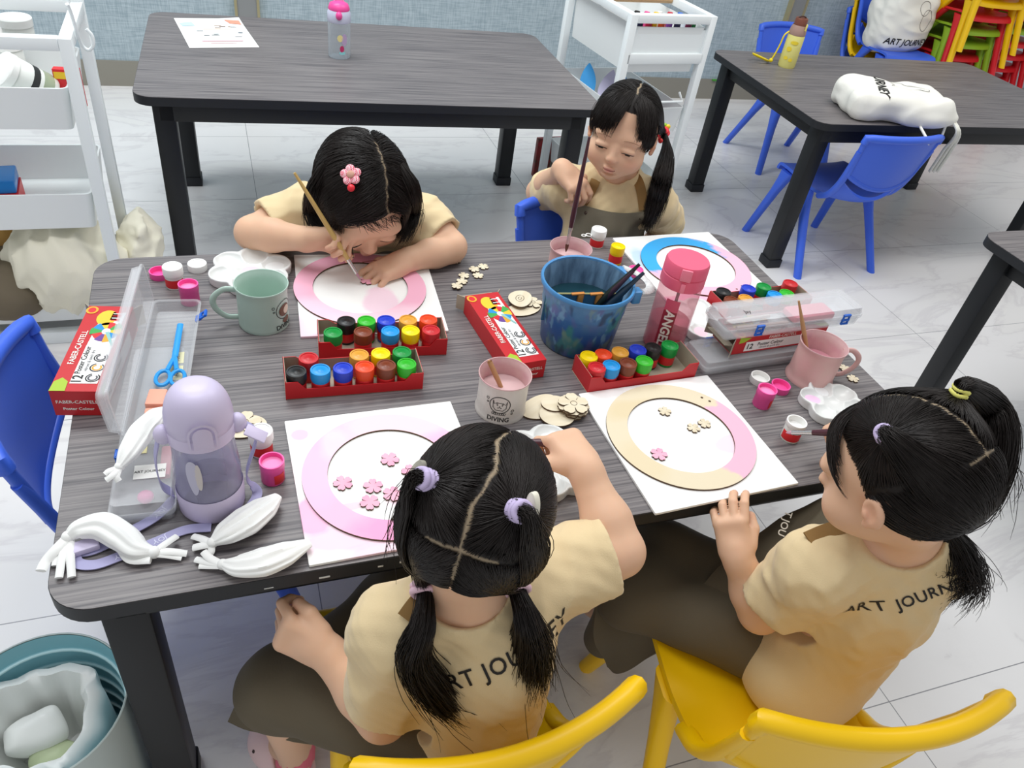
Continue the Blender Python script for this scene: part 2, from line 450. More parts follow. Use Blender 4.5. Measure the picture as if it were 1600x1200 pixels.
# back wall: blue woven fabric panels over a taupe base strip
M_FAB, nt, b = node_mat('blue_woven_panel')
tc = N(nt, 'ShaderNodeTexCoord'); mm = nt.nodes.new('ShaderNodeMix'); mm.data_type = 'RGBA'
acc = []
for sc in ((18, 18, 260), (260, 18, 18)):
    mp = N(nt, 'ShaderNodeMapping'); mp.inputs['Scale'].default_value = sc; nt.links.new(tc.outputs['Object'], mp.inputs['Vector'])
    n1 = N(nt, 'ShaderNodeTexNoise', Scale=1.0, Detail=2.0); nt.links.new(mp.outputs['Vector'], n1.inputs['Vector']); acc.append(n1)
ad = N(nt, 'ShaderNodeMath'); ad.operation = 'ADD'; nt.links.new(acc[0].outputs['Fac'], ad.inputs[0]); nt.links.new(acc[1].outputs['Fac'], ad.inputs[1])
mr = N(nt, 'ShaderNodeMapRange'); mr.inputs[1].default_value = 0.75; mr.inputs[2].default_value = 1.25; nt.links.new(ad.outputs[0], mr.inputs[0])
mm.inputs[6].default_value = lin('#93a4ad'); mm.inputs[7].default_value = lin('#b2c1c8')
nt.links.new(mr.outputs[0], mm.inputs[0]); nt.links.new(mm.outputs[2], b.inputs['Base Color']); b.inputs['Roughness'].default_value = 0.9
M_TAUPE = mat('taupe_skirting', '#8d8a80', 0.55); M_TRIM = mat('grey_trim', '#8b8d8d', 0.4); M_GOLD = mat('pale_gold_trim', '#b5ab86', 0.35, metal=0.4)
WY = 2.585
structure(MB().box((1.2, WY + 0.06, 1.4), (6.6, 0.1, 2.6)).build('wall_back', M_FAB, smooth=0))
structure(MB().box((1.2, WY + 0.06, 0.05), (6.6, 0.11, 0.1)).build('baseboard_back', M_TAUPE, smooth=0))
mb = MB()
for px, dx in ((-0.245, 0.075), (2.36, 0.075)):
    mb.box((px, WY, 0.95), (dx, 0.03, 1.7), m=0)
    for s in (-1, 1): mb.box((px + s * (dx / 2 + 0.005), WY - 0.004, 0.95), (0.010, 0.034, 1.7), m=1)
structure(mb.build('trim_back', [M_TRIM, M_GOLD], smooth=0))
structure(MB().box((2.05, WY, 0.098), (0.10, 0.012, 0.006)).box((2.38, WY, 0.098), (0.13, 0.012, 0.006)).build('trim_green', mat('green_tape', '#3f9a2a', 0.5), smooth=0))
# ================================================================== tables
M_LAM, nt, b = node_mat('grey_wood_laminate')
tc = N(nt, 'ShaderNodeTexCoord')
def streak(sc, det, lo, hi):
    mp = N(nt, 'ShaderNodeMapping'); mp.inputs['Scale'].default_value = sc; nt.links.new(tc.outputs['Object'], mp.inputs['Vector'])
    n1 = N(nt, 'ShaderNodeTexNoise', Scale=1.0, Detail=det, Roughness=0.6, Distortion=0.25); nt.links.new(mp.outputs['Vector'], n1.inputs['Vector'])
    mr = N(nt, 'ShaderNodeMapRange'); mr.inputs[1].default_value = lo; mr.inputs[2].default_value = hi; nt.links.new(n1.outputs['Fac'], mr.inputs[0]); return mr.outputs[0]
a1 = streak((4.0, 300, 300), 4.0, 0.34, 0.66); a2 = streak((1.3, 22, 22), 3.0, 0.3, 0.7)
ad = N(nt, 'ShaderNodeMath'); ad.operation = 'MULTIPLY_ADD'; ad.inputs[1].default_value = 0.85; nt.links.new(a1, ad.inputs[0])
m2 = N(nt, 'ShaderNodeMath'); m2.operation = 'MULTIPLY'; m2.inputs[1].default_value = 0.15; nt.links.new(a2, m2.inputs[0]); nt.links.new(m2.outputs[0], ad.inputs[2])
cr = nt.nodes.new('ShaderNodeValToRGB'); e = cr.color_ramp.elements
e[0].position = 0.1; e[0].color = lin('#4f4b4e'); e[1].position = 0.9; e[1].color = lin('#827d7c')
x = cr.color_ramp.elements.new(0.5); x.color = lin('#6f6a6b')
nt.links.new(ad.outputs[0], cr.inputs[0]); nt.links.new(cr.outputs[0], b.inputs['Base Color'])
b.inputs['Roughness'].default_value = 0.42; b.inputs['Specular IOR Level'].default_value = 0.45
M_BLK = mat('black_powder_coat', '#1b1d20', 0.45, spec=0.4); M_EDGE = mat('black_edge_band', '#202226', 0.5, spec=0.4)
TL, TW = 1.2, 0.69
def make_table(label):
    t = thing('activity_table', label, 'table')
    o = rrect(TL, TW, 0.045, 8)
    mb = MB(); mb.prism(o, TH - 0.022, TH - 0.0012, 0.0, m=1)
    mb.prism(rrect(TL - 0.0015, TW - 0.0015, 0.0445, 8), TH - 0.0012, TH, 0.0, m=0)
    mb.build('tabletop', [M_LAM, M_EDGE], t, smooth=40)
    fr = MB()
    for s in (-1, 1):
        fr.box((0, s * (TW / 2 - 0.045), TH - 0.047), (TL - 0.10, 0.024, 0.05), bev=0.003)
        fr.box((s * (TL / 2 - 0.06), 0, TH - 0.047), (0.024, TW - 0.11, 0.05), bev=0.003)
    fr.build('frame_rail', M_BLK, t)
    for sx in (-1, 1):
        for sy in (-1, 1):
            cx, cy = sx * (TL / 2 - 0.062), sy * (TW / 2 - 0.058)
            leg = MB().box((cx, cy, (TH - 0.022) / 2), (0.05, 0.05, TH - 0.0225), bev=0.004)
            l = leg.build('leg', M_BLK, t)
            MB().prism(rrect(0.056, 0.056, 0.004, 2, cx, cy), 0, 0.03, 0.002).build('foot_cap', M_EDGE, l)
    return t
table0 = make_table('grey wood-grain children\'s table crowded with paint pots, in front of the painting girls')
dup(table0, (0.035, 1.396, 0), -0.034, 'grey wood-grain table behind the girls, with only a flyer and a clear bottle on it')
dup(table0, (1.899, 1.2785, 0), -0.023, 'grey wood-grain table with a white canvas drawstring bag and a yellow bottle on it')
dup(table0, (1.276 + 0.6, 0.294 - 0.345, 0), 0.0, 'grey wood-grain table with bare corner cut off by the right side of the picture')
mb = MB()
for x, z, l, h in ((-.325, -.030, .012, .0025), (-.262, -.026, .006, .0022), (-.235, -.024, .010, .003), (-.205, -.020, .030, .0016), (-.385, -.034, .010, .0012), (.02, -.035, .008, .0012)): mb.box((x, -.3452, TH + z * .5), (l, .0006, h))
mb.build('paint_scratch', mat('chipped_white', '#d9dad8', .6), table0.children[0], smooth=0)
# ================================================================== chairs
P_BLUE = mat('blue_chair_plastic', '#4069e0', 0.38); P_YEL = mat('yellow_chair_plastic', '#f2c200', 0.36); P_RED = mat('red_chair_plastic', '#d5202c', 0.38); P_GRN = mat('green_chair_plastic', '#8fb52a', 0.38)
def make_chair(name, label, M, loc, rot, group=None):
    t = thing(name, label, 'chair', loc, rot, group)
    # seat shell that sweeps up at the back
    prof = np.array([(0.150, 0.248), (0.147, 0.262), (0.135, 0.270), (0.09, 0.270), (0.03, 0.264), (-0.03, 0.262), (-0.08, 0.266), (-0.112, 0.280), (-0.130, 0.305), (-0.139, 0.335)])
    pr = spline(prof, 26); u = np.linspace(-1, 1, 17)
    G = np.zeros((len(pr), len(u), 3))
    for i, (y, z) in enumerate(pr):
        k = i / (len(pr) - 1)
        hw = 0.136 - 0.018 * max(0, (k - 0.55) / 0.45)
        up = max(0, (k - 0.62) / 0.38)
        G[i, :, 0] = u * hw
        G[i, :, 1] = y - 0.022 * up * (1 - u ** 2) + 0.004 * (1 - u ** 2) * (k < 0.12)
        G[i, :, 2] = z + 0.006 * (np.abs(u) ** 4) - 0.048 * up ** 1.2 * (1 - u ** 2) ** 1.0
    MB().slab(G, 0.010).build('seat', M, t, smooth=60)
    # backrest panel, curved about the sitter, with a thick rolled rim
    nu, nv = 21, 9; G = np.zeros((nv, nu, 3)); uu = np.linspace(-1, 1, nu)
    for i in range(nv):
        v = i / (nv - 1)
        hw = 0.132 + 0.014 * v
        zb = 0.372 - 0.042 * (1 - uu ** 2)            # lower edge sags in the middle
        zt = 0.500 + 0.006 * (1 - uu ** 2)
        z = zb + (zt - zb) * v
        G[i, :, 0] = uu * hw
        G[i, :, 1] = -0.150 - (z - 0.33) * 0.20 - 0.034 * (1 - uu ** 2)
        G[i, :, 2] = z
    mb = MB().slab(G, 0.007)
    per = np.vstack([G[0], G[1:, -1], G[-1, ::-1][1:], G[:, 0][::-1][1:-1]])
    mb.tube(per, 0.0088, 8, close=True)
    top = np.vstack([G[-2:, 0], G[-1, 1:-1], G[-2:, -1][::-1]])
    mb.tube(top, 0.0125, 10)
    mb.build('backrest', M, t, smooth=60)
    for s in (-1, 1):
        up = spline([(s * 0.128, -0.075, 0.262), (s * 0.130, -0.112, 0.285), (s * 0.133, -0.142, 0.335), (s * 0.137, -0.160, 0.395), (s * 0.143, -0.176, 0.455)], 14)
        MB().tube(up, np.linspace(0.015, 0.011, 14), 10, flat=0.75).build('back_post', M, t, smooth=60)
        # side skirt where the two legs meet under the seat
        for sy, top_, foot in ((1, (s * 0.127, 0.098, 0.262), (s * 0.158, 0.172, 0.0)), (-1, (s * 0.129, -0.01, 0.262), (s * 0.160, -0.158, 0.0))):
            a, b_ = np.array(top_), np.array(foot); R = []
            d = unit(b_ - a)
            for q, (wy, wx) in zip((0, 0.12, 0.3, 0.6, 1.0), ((0.062, 0.017), (0.046, 0.017), (0.034, 0.0165), (0.030, 0.0155), (0.027, 0.0145))):
                c = a + (b_ - a) * q
                o = rrect(wx * 2 * 0.9, wy, min(wx * 0.8, wy * 0.45), 3); R.append(np.column_stack([c[0] + o[:, 0], c[1] + o[:, 1], np.full(len(o), c[2])]))
            MB().rings(R).build('leg', M, t, smooth=60)
    return t
yaw = lambda ax, ay: math.atan2(-ax, ay)
chairC = make_chair('kids_chair', 'yellow plastic chair under the girl with four pigtails', P_YEL, (-0.184, -0.374, 0), 0.04, None)
dup(chairC, (0.262, -0.462, 0), -0.17, 'yellow plastic chair under the girl seen in profile on the near side')
sb = {P_YEL: P_BLUE}
dup(chairC, (1.565, 1.07, 0), 0.02, 'blue plastic chair with its back against the table that holds the canvas bag', swap=sb)
dup(chairC, (1.93, 1.86, 0), PI - 0.1, 'blue plastic chair on the wall side of the table that holds the canvas bag', swap=sb)
dup(chairC, (0.350, 0.335, 0), PI + 0.04, 'blue plastic chair under the girl dipping her brush beside the paint bucket', swap=sb)
dup(chairC, (-0.15, 0.30, 0), PI, 'blue plastic chair under the girl with the flower hair clip who leans over the table', swap=sb)
dup(chairC, (-0.497, 0.058, 0), -PI / 2 + 0.02, 'blue plastic chair pushed in at the left short end of the crowded table', swap=sb)
# stacks of chairs by the wall
def stack(x, y, rot, cols, names, group, dz=0.062):
    for i, (c, nm) in enumerate(zip(cols, names)):
        dup(chairC, (x + 0.024 * i * math.sin(rot) * -1, y + 0.024 * i * math.cos(rot), i * dz), rot, nm, group, {P_YEL: c} if c is not P_YEL else None)
stack(2.70, 2.26, PI - 0.10, [P_BLUE, P_YEL, P_BLUE], ['blue plastic chair on the floor below the yellow one under the tote bag', 'yellow plastic chair between two blue ones under the tote bag', 'blue plastic chair on which the lettered tote bag stands'], 'short chair stack by the wall')
stack(3.02, 2.30, PI - 0.06, [P_RED, P_RED, P_RED, P_GRN, P_GRN, P_RED, P_YEL, P_YEL], ['lowest red chair on the floor in the tall mixed stack', 'second red chair from the floor in the tall mixed stack', 'red chair directly below two green ones in the tall mixed stack', 'lower green chair of the tall mixed stack', 'upper green chair of the tall mixed stack', 'red chair directly above two green ones in the tall mixed stack', 'lower yellow chair of the tall mixed stack', 'topmost yellow chair of the tall mixed stack'], 'tall mixed chair stack', 0.066)
stack(3.40, 2.36, PI - 0.06, [P_RED, P_RED, P_RED, P_RED, P_GRN, P_RED], ['lowest red chair of the stack cut by the right edge', 'second red chair of the stack cut by the right edge', 'third red chair of the stack cut by the right edge', 'red chair just below the green one in the stack cut by the right edge', 'green chair in the red stack cut by the right edge', 'topmost red chair of the stack cut by the right edge'], 'red chair stack at the right edge', 0.066)
# ================================================================== trolleys
M_WHT = mat('white_enamel', '#eef4f5', 0.35); M_BIN = mat('white_bin_plastic', '#edf1f1', 0.4)
def trolley(label, loc, rot, w, d, h, bins, high_rail=0.0):
    """Frame of square posts and rails with open bins; local x is the width, y the depth."""
    t = thing('storage_trolley', label, 'trolley', loc, rot)
    p = 0.024
    for sx in (-1, 1):
        for sy in (-1, 1):
            MB().box((sx * (w / 2 - p / 2), sy * (d / 2 - p / 2), h / 2), (p, p, h), bev=0.002).build('post', M_WHT, t)
    for sy in (-1, 1):
        MB().box((0, sy * (d / 2 - p / 2), h - p / 2), (w - 2 * p, p, p), bev=0.002).build('rail', M_WHT, t)
        MB().box((0, sy * (d / 2 - p / 2), 0.016), (w - 2 * p, p, 0.032), bev=0.002).build('rail', M_WHT, t)
    for sx in (-1, 1):
        MB().box((sx * (w / 2 - p / 2), 0, h - p / 2), (p, d - 2 * p, p), bev=0.002).build('rail', M_WHT, t)
    for z0, z1 in bins:
        mb = MB(); a = 0.004; W, D = w - 2 * p - 0.004, d - 0.016
        o0 = rrect(W * 0.97, D * 0.93, 0.012, 3); o1 = rrect(W, D, 0.014, 3); i1 = rrect(W - 2 * a, D - 2 * a, 0.012, 3); i0 = rrect(W * 0.97 - 2 * a, D * 0.93 - 2 * a, 0.010, 3)
        R = [np.column_stack([o, np.full(len(o), z)]) for o, z in ((o0, z0), (o1, z1), (i1, z1), (i0, z0 + 0.004))]
        mb.rings(R).build('bin', M_BIN, t, smooth=30)
    return t
tl = trolley('white three-tier trolley at the left edge, holding white tubs, a blue box and canvas bags', (-0.640 - 0.29, 0.84 + 0.14, 0), 0.0, 0.58, 0.28, 0.71, [(0.525, 0.612), (0.30, 0.385), (0.055, 0.145)])
hk = MB().tube(spline([(0.292, -0.11, 0.765), (0.294, -0.10, 0.745), (0.296, -0.09, 0.705), (0.299, -0.08, 0.680), (0.309, -0.08, 0.672), (0.319, -0.08, 0.682), (0.320, -0.08, 0.700), (0.312, -0.08, 0.712)], 26), 0.0036, 8).build('hook', M_WHT, tl, smooth=60)
mb = MB()
mb.box((0.277, 0.128, 0.74), (0.024, 0.024, 0.07)); mb.box((0.0, 0.128, 0.763), (0.56, 0.024, 0.024)); mb.build('raised_back_rail', M_WHT, tl)
tr = trolley('white trolley full of marker pens, standing against the wall behind the girl with the ponytail', (0.895, 1.475, 0), 0.11, 0.31, 0.40, 0.71, [(0.540, 0.675), (0.345, 0.43), (0.10, 0.18)])
MB().tube([(-0.13, 0.02, 0.70), (0.13, 0.02, 0.70)], 0.011, 10).build('wooden_handle', mat('beech', '#c9a77b', 0.5), tr)
MB().box((0, -0.194, 0.585), (0.28, 0.012, 0.03), bev=0.002).box((0, -0.188, 0.625), (0.262, 0.004, 0.085)).build('front_rail', M_WHT, tr)
MB().tube([(-0.10, -0.18, 0.475), (-0.10, -0.205, 0.455), (0.10, -0.205, 0.455), (0.10, -0.18, 0.475)], 0.004, 6).build('wire_pull', M_WHT, tr)
def local(root, p):
    """A place inside a turned thing, in room coordinates."""
    return rz(root.rotation_euler[2]) @ np.asarray(p, float) + np.array(root.location[:])
# contents of the left trolley
M_TUB = mat('milky_plastic', '#e9ebe6', 0.35); M_BLKLAB = mat('black_label', '#2a2c2c', 0.5); M_GRNLAB = mat('sage_label', '#9aa58d', 0.5)
def paint_tub(loc, r, h, tilt, label, lab=False):
    t = thing('paint_tub', label, 'tub', loc, tilt)
    MB().lathe([(0, 0), (r * .93, 0), (r, .004), (r, h * .82), (r * .96, h * .84), (r * .96, h)], 24).lathe([(r * .96, h), (0, h)], 24).build('body', M_TUB, t, smooth=40)
    MB().lathe([(r * 1.04, h * .86), (r * 1.04, h * .99), (r * .98, h * 1.01), (0, h * 1.01)], 24).build('lid', mat('white_lid', '#f3f3f0', 0.4), t)
    if lab:
        MB().lathe([(r * 1.006, h * .12), (r * 1.006, h * .34)], 24).build('sage_band', M_GRNLAB, t); MB().lathe([(r * 1.008, h * .42), (r * 1.008, h * .56)], 24).build('dark_band', M_BLKLAB, t)
    return t
B1 = 0.53
paint_tub(at(70, 115, 0.60) * V(1, 1, 0) + V(0, 0, B1 + 0.03), 0.036, 0.10, (0.2, -0.9, 0.3), 'white paint tub with a black and sage label lying in the trolley top bin', True)
paint_tub(at(22, 120, 0.56) * V(1, 1, 0) + V(0, 0, B1), 0.030, 0.105, 0.0, 'tall translucent white tub standing in the trolley top bin, next to the labelled tub')
paint_tub(at(-8, 112, 0.56) * V(1, 1, 0) + V(0, 0, B1), 0.033, 0.12, 0.0, 'tall translucent white tub in the trolley top bin at the picture edge')
paint_tub(at(38, 92, 0.56) * V(1, 1, 0) + V(0, 0, B1), 0.034, 0.12, 0.0, 'milky white tub at the back of the trolley top bin')
M_RED = mat('red_print_card', '#d8262c', 0.4); M_PAPER = mat('white_paper', '#f6f6f3', 0.6); M_YELP = mat('yellow_print', '#f1c62e', 0.5); M_INK = mat('black_ink', '#1c1a1a', 0.6)
c = at(108, 118, 0.60)
t = thing('paint_box', 'small red and white carton standing in the trolley top bin', 'box', (c[0] - 0.005, c[1] + 0.01, 0.531), -0.1)
MB().box((0, 0, 0.04), (0.05, 0.018, 0.08)).build('carton', M_RED, t, smooth=0)
MB().box((0.012, -0.0095, 0.04), (0.022, 0.001, 0.07)).build('white_panel', M_PAPER, t, smooth=0); MB().box((-0.008, -0.0096, 0.068), (0.03, 0.001, 0.014)).build('yellow_panel', M_YELP, t, smooth=0)
c = at(8, 285, 0.36)
t = thing('gift_box', 'blue box with a red and white base in the middle bin of the left trolley', 'box', (c[0] - 0.03, c[1], 0.306), 0.08)
MB().box((0, 0, 0.022), (0.11, 0.09, 0.042)).build('red_base', M_RED, t, smooth=0); MB().box((0.01, -0.046, 0.02), (0.085, 0.002, 0.03)).build('white_panel', M_PAPER, t, smooth=0)
MB().box((0, 0.004, 0.058), (0.105, 0.085, 0.03), bev=0.004).build('blue_lid', mat('blue_wrap', '#1f83d6', 0.25), t)
M_CANV = mat('cream_canvas', '#e6e2cf', 0.85, bump=(900, 0.25)); M_CANVW = mat('white_canvas', '#efeee6', 0.85, bump=(900, 0.2)); M_BROWN = mat('brown_cloth', '#6d6352', 0.9); M_OCHRE = mat('ochre_cloth', '#b28a4b', 0.9)
def cloth_heap(name, label, c, rad, M, seed, cat='bag', h=0.006, amp=0.02, rotz=0.0, parent=None, lo=None):
    c = np.asarray(c, float); r = np.asarray(rad, float); s = SDF(c - r * 1.3 - 0.02, c + r * 1.3 + 0.02, h)
    s.ell(c, r, rz(rotz), 0.01); rs = np.random.RandomState(seed)
    for i in range(5):
        o = rs.uniform(-0.55, 0.55, 3) * r; s.ell(c + o, r * rs.uniform(0.35, 0.6), rz(rs.uniform(0, 3)), 0.02)
    s.field(lambda x, y, z: amp * 0.55 * np.abs(noise3(x, y * .6, z, seed, 36)) + amp * 0.22 * np.abs(noise3(x, y, z, seed + 1, 85)) - amp * .2)
    if lo is not None: s.plane((0, 0, lo), (0, 0, -1), 0.004)
    v, f = s.mesh(1); o = np_mesh(name, v, f, M, parent)
    if parent is None and label: tag(o, label, cat)
    return o
c = at(95, 425, 0.20); bag = cloth_heap('canvas_bag', 'crumpled cream canvas bag spilling over the bottom bin of the left trolley', (c[0], 0.93, 0.17), (0.13, 0.13, 0.12), M_CANV, 3, amp=0.03, lo=0.06)
c = at(195, 385, 0.14); cloth_heap('canvas_bag', 'cream canvas bag corner hanging out beside the left trolley\'s post', (-0.615, 1.02, 0.13), (0.05, 0.10, 0.115), M_CANV, 8, amp=0.03, lo=0.005)
c = at(20, 425, 0.14); cloth_heap('folded_apron', 'dark brown folded cloth in the bottom bin of the left trolley', (c[0], 0.93, 0.125), (0.10, 0.12, 0.075), M_BROWN, 5, 'cloth', amp=0.012, lo=0.06)
c = at(30, 380, 0.23); cloth_heap('folded_apron', 'ochre folded cloth behind the brown one in the bottom bin of the left trolley', (c[0], 1.04, 0.19), (0.15, 0.06, 0.08), M_OCHRE, 6, 'cloth', amp=0.012, lo=0.06)
# contents of the middle trolley
MARK = ['#2b2b52', '#d1264f', '#f0c419', '#e8602a', '#7a3f9a', '#29284d', '#6e1d45', '#0f6d33', '#17a34a', '#1e1e22', '#ef5aa0', '#f2c81f', '#f2f2ee', '#c92138', '#2a6bd0']
rs = np.random.RandomState(4)
cols = ['purple', 'crimson', 'yellow', 'orange', 'violet', 'navy', 'plum', 'dark green', 'green', 'black', 'pink', 'golden', 'white', 'red', 'blue']
for i in range(15):
    row = i // 8; k = i % 8 if row == 0 else i - 8; n = 8 if row == 0 else 7
    p = local(tr, (-0.115 + 0.23 * (k + 0.5) / n, -0.160 + 0.075 * row, 0.5445))
    t = thing('marker_pen', f'{cols[i]} capped marker pen standing in the {"front" if row == 0 else "second"} row of the trolley\'s top bin', 'marker', p, (rs.uniform(-.06, .06), rs.uniform(-.06, .06), 0), 'marker pens in the trolley by the wall')
    MB().lathe([(0, 0), (0.0085, 0), (0.0085, 0.105)], 12).build('barrel', mat('marker_white', '#efeff0', 0.4) if i % 3 == 0 else mat('marker_' + MARK[i], MARK[i], 0.4), t)
    MB().lathe([(0.0098, 0.100), (0.0098, 0.140), (0.008, 0.145), (0, 0.145)], 12).build('cap', mat('marker_' + MARK[i], MARK[i], 0.4), t)
M_BLUP = mat('sky_blue_card', '#3f9fe0', 0.5)
def leaf_card(loc, rot, L, W, M, label):
    u = np.linspace(0, 1, 14); wv = W * np.sin(PI * np.clip(u * 0.94 + 0.05, 0, 1)) ** 0.8 / 2
    o = np.vstack([np.column_stack([wv, u * L]), np.column_stack([-wv, u * L])[::-1]])
    ob = MB().prism(o, -0.0008, 0.0008).build('paper_cutout', M, None, smooth=30, loc=loc, rot=rot); tag(ob, label, 'paper craft', 'paper cut-outs in the trolley by the wall')
for i, (dx, dy, a, b_, M, lb) in enumerate(((-0.11, 0.05, 0.9, -0.5, M_BLUP, 'narrow bright blue paper cut-out farthest left in the low trolley bin'), (-0.07, 0.02, 0.8, -0.9, mat('lilac_card', '#cfc9e4', 0.5), 'pale lilac paper cut-out leaning between blue ones in the low trolley bin'), (-0.04, -0.02, 0.75, -0.8, M_BLUP, 'broad bright blue paper cut-out leaning in the low trolley bin'), (0.0, -0.06, 0.7, -0.7, M_PAPER, 'broad white paper cut-out in front of the blue one in the low trolley bin'))):
    p = local(tr, (dx, dy - 0.02, 0.372)); leaf_card(p, (a, 0, b_ + 0.2), 0.13, 0.055, M, lb)
p = local(tr, (0.02, -0.11, 0.385)); ob = MB().box((0, 0, 0.02), (0.07, 0.05, 0.075), bev=0.002).build('red_carton', mat('red_carton', '#c92a33', 0.5), None, loc=p, rot=(0, 0, 0.1)); tag(ob, 'small red carton in the low trolley bin, just above the ponytail girl\'s head', 'box')
p = at(868, 255, 0.06); t = thing('picture_book', 'dark red picture book standing under the back table beside its right leg', 'book', (p[0], p[1] + 0.03, 0.0), (0, 0, 0.1))
MB().box((0, 0, 0.075), (0.16, 0.02, 0.15), bev=0.002).build('cover', mat('red_book', '#9c1f28', 0.4, vary=((40, 40, 40), 0.9, '#27301f')), t)
MB().box((0.03, -0.0105, 0.07), (0.09, 0.001, 0.11)).build('picture', mat('book_art', '#2c3424', 0.45, vary=((60, 60, 60), 0.9, '#9a8f86')), t, smooth=0)
# ================================================================== things on the crowded table
def disc_flower(r, th, petals=5, notch=0.0, hole=False):
    """Outline of a flower cut from thin plywood, petals parted by slits."""
    a = np.linspace(0, 2 * PI, petals * 18, endpoint=False); q = (a * petals / (2 * PI)) % 1.0
    lobe = np.abs(np.sin(PI * q)) ** 0.38
    rr = r * (0.30 + 0.70 * lobe) - notch * r * np.exp(-((q - 0.5) / 0.10) ** 2)
    return MB().prism(np.column_stack([rr * np.cos(a + 0.3), rr * np.sin(a + 0.3)]), 0, th, 0.0)
M_PLY = mat('pale_plywood', '#e4d9c0', 0.6, vary=((8, 90, 8), 0.6, '#d3c4a4')); M_CHAR = mat('laser_burnt_edge', '#5a4430', 0.7)
M_PNK = mat('pink_paint', '#f7b6ca', 0.55, vary=((30, 30, 30), 0.7, '#f29dbb')); M_PNK2 = mat('pale_pink_paint', '#f6cfe0', 0.55, vary=((22, 22, 22), 0.8, '#f3b6d6'))
def edge_split(ob, zt, M_edge):
    """Cut edges of plywood are burnt brown: give the side faces their own material."""
    me = ob.data; me.materials.append(M_edge)
    for p in me.polygons:
        if abs(p.normal.z) < 0.5: p.material_index = len(me.materials) - 1
    return ob
FLOWERS = []
_fl = edge_split(disc_flower(0.0105, 0.0025, 5, 0.12).build('wooden_flower', M_PLY, smooth=0), 0, M_CHAR)
_flp = edge_split(disc_flower(0.0128, 0.0025, 5, 0.12).build('wooden_flower', M_PNK, smooth=0), 0, M_CHAR)
def small_flower(src, px, py, z, label, rot, group, first=[True, True]):
    i = 0 if src is _fl else 1
    o = src if first[i] else src.copy()
    if first[i]: first[i] = False
    else: COL.objects.link(o)
    o.location = [float(q) for q in at(px, py, z + 0.0025)[:2]] + [z]; o.rotation_euler = (0, 0, rot); tag(o, label, 'wooden flower', group)
    return o
g = 'bare wooden flowers beside the girl with the flower clip'
for i, (x, y, zz, lb) in enumerate(((714, 399, 0, 'bare wooden flower nearest the leaning girl\'s elbow, half under another'), (712, 407, 0.0026, 'bare wooden flower lying on the one nearest the leaning girl\'s elbow'), (755, 416, 0, 'bare wooden flower farthest right of the loose group on the bare table'), (741, 420, 0.0026, 'bare wooden flower overlapping the farthest right one on the bare table'),
        (725, 430, 0, 'bare wooden flower standing alone in the middle of the loose group'), (747, 430, 0, 'bare wooden flower below the overlapping right pair of the loose group'), (722, 439, 0, 'bare wooden flower under the lowest one of the loose group'), (714, 446, 0.0026, 'lowest bare wooden flower of the loose group, nearest the red carton'))):
    small_flower(_fl, x, y, TH + zz, lb, i * 1.1, g)
g = 'pink wooden flowers on the near left board'
for i, (x, y, lb) in enumerate(((609, 717, 'pink wooden flower highest inside the near left ring'), (536, 754, 'pink wooden flower farthest left inside the near left ring'), (583, 759, 'pink wooden flower with an outlined centre in the near left ring'), (613, 771, 'deeper pink wooden flower with petals painted over in the near left ring'), (578, 784, 'pink wooden flower lowest inside the near left ring'), (642, 736, 'pink wooden flower partly hidden by the grey hair clip'))):
    small_flower(_flp, x, y, TH + 0.0042, lb, i * 0.9, g)
g = 'wooden flowers on the near right board'
for i, (x, y, lb, s) in enumerate(((1039, 642, 'bare wooden flower alone at the top inside the near right ring', _fl), (1084, 668, 'bare wooden flower touching another inside the near right ring, the left one', _fl), (1101, 661, 'bare wooden flower touching another inside the near right ring, the right one', _fl), (1030, 709, 'pink wooden flower alone among bare ones inside the near right ring', _flp))):
    small_flower(s, x, y, TH + 0.0042, lb, i * 0.8 + 0.2, g)
small_flower(_fl, 1320, 575, TH, 'bare wooden flower inside the pink mug\'s handle shadow', 0.4, 'wooden flowers by the pink mug')
small_flower(_fl, 1333, 591, TH, 'bare wooden flower between the pink mug\'s handle and the dark hair', 1.3, 'wooden flowers by the pink mug')
small_flower(_flp, 574, 438, TH + 0.0042, 'pink wooden flower held down by the leaning girl\'s fingers under her brush', 0.1, None)
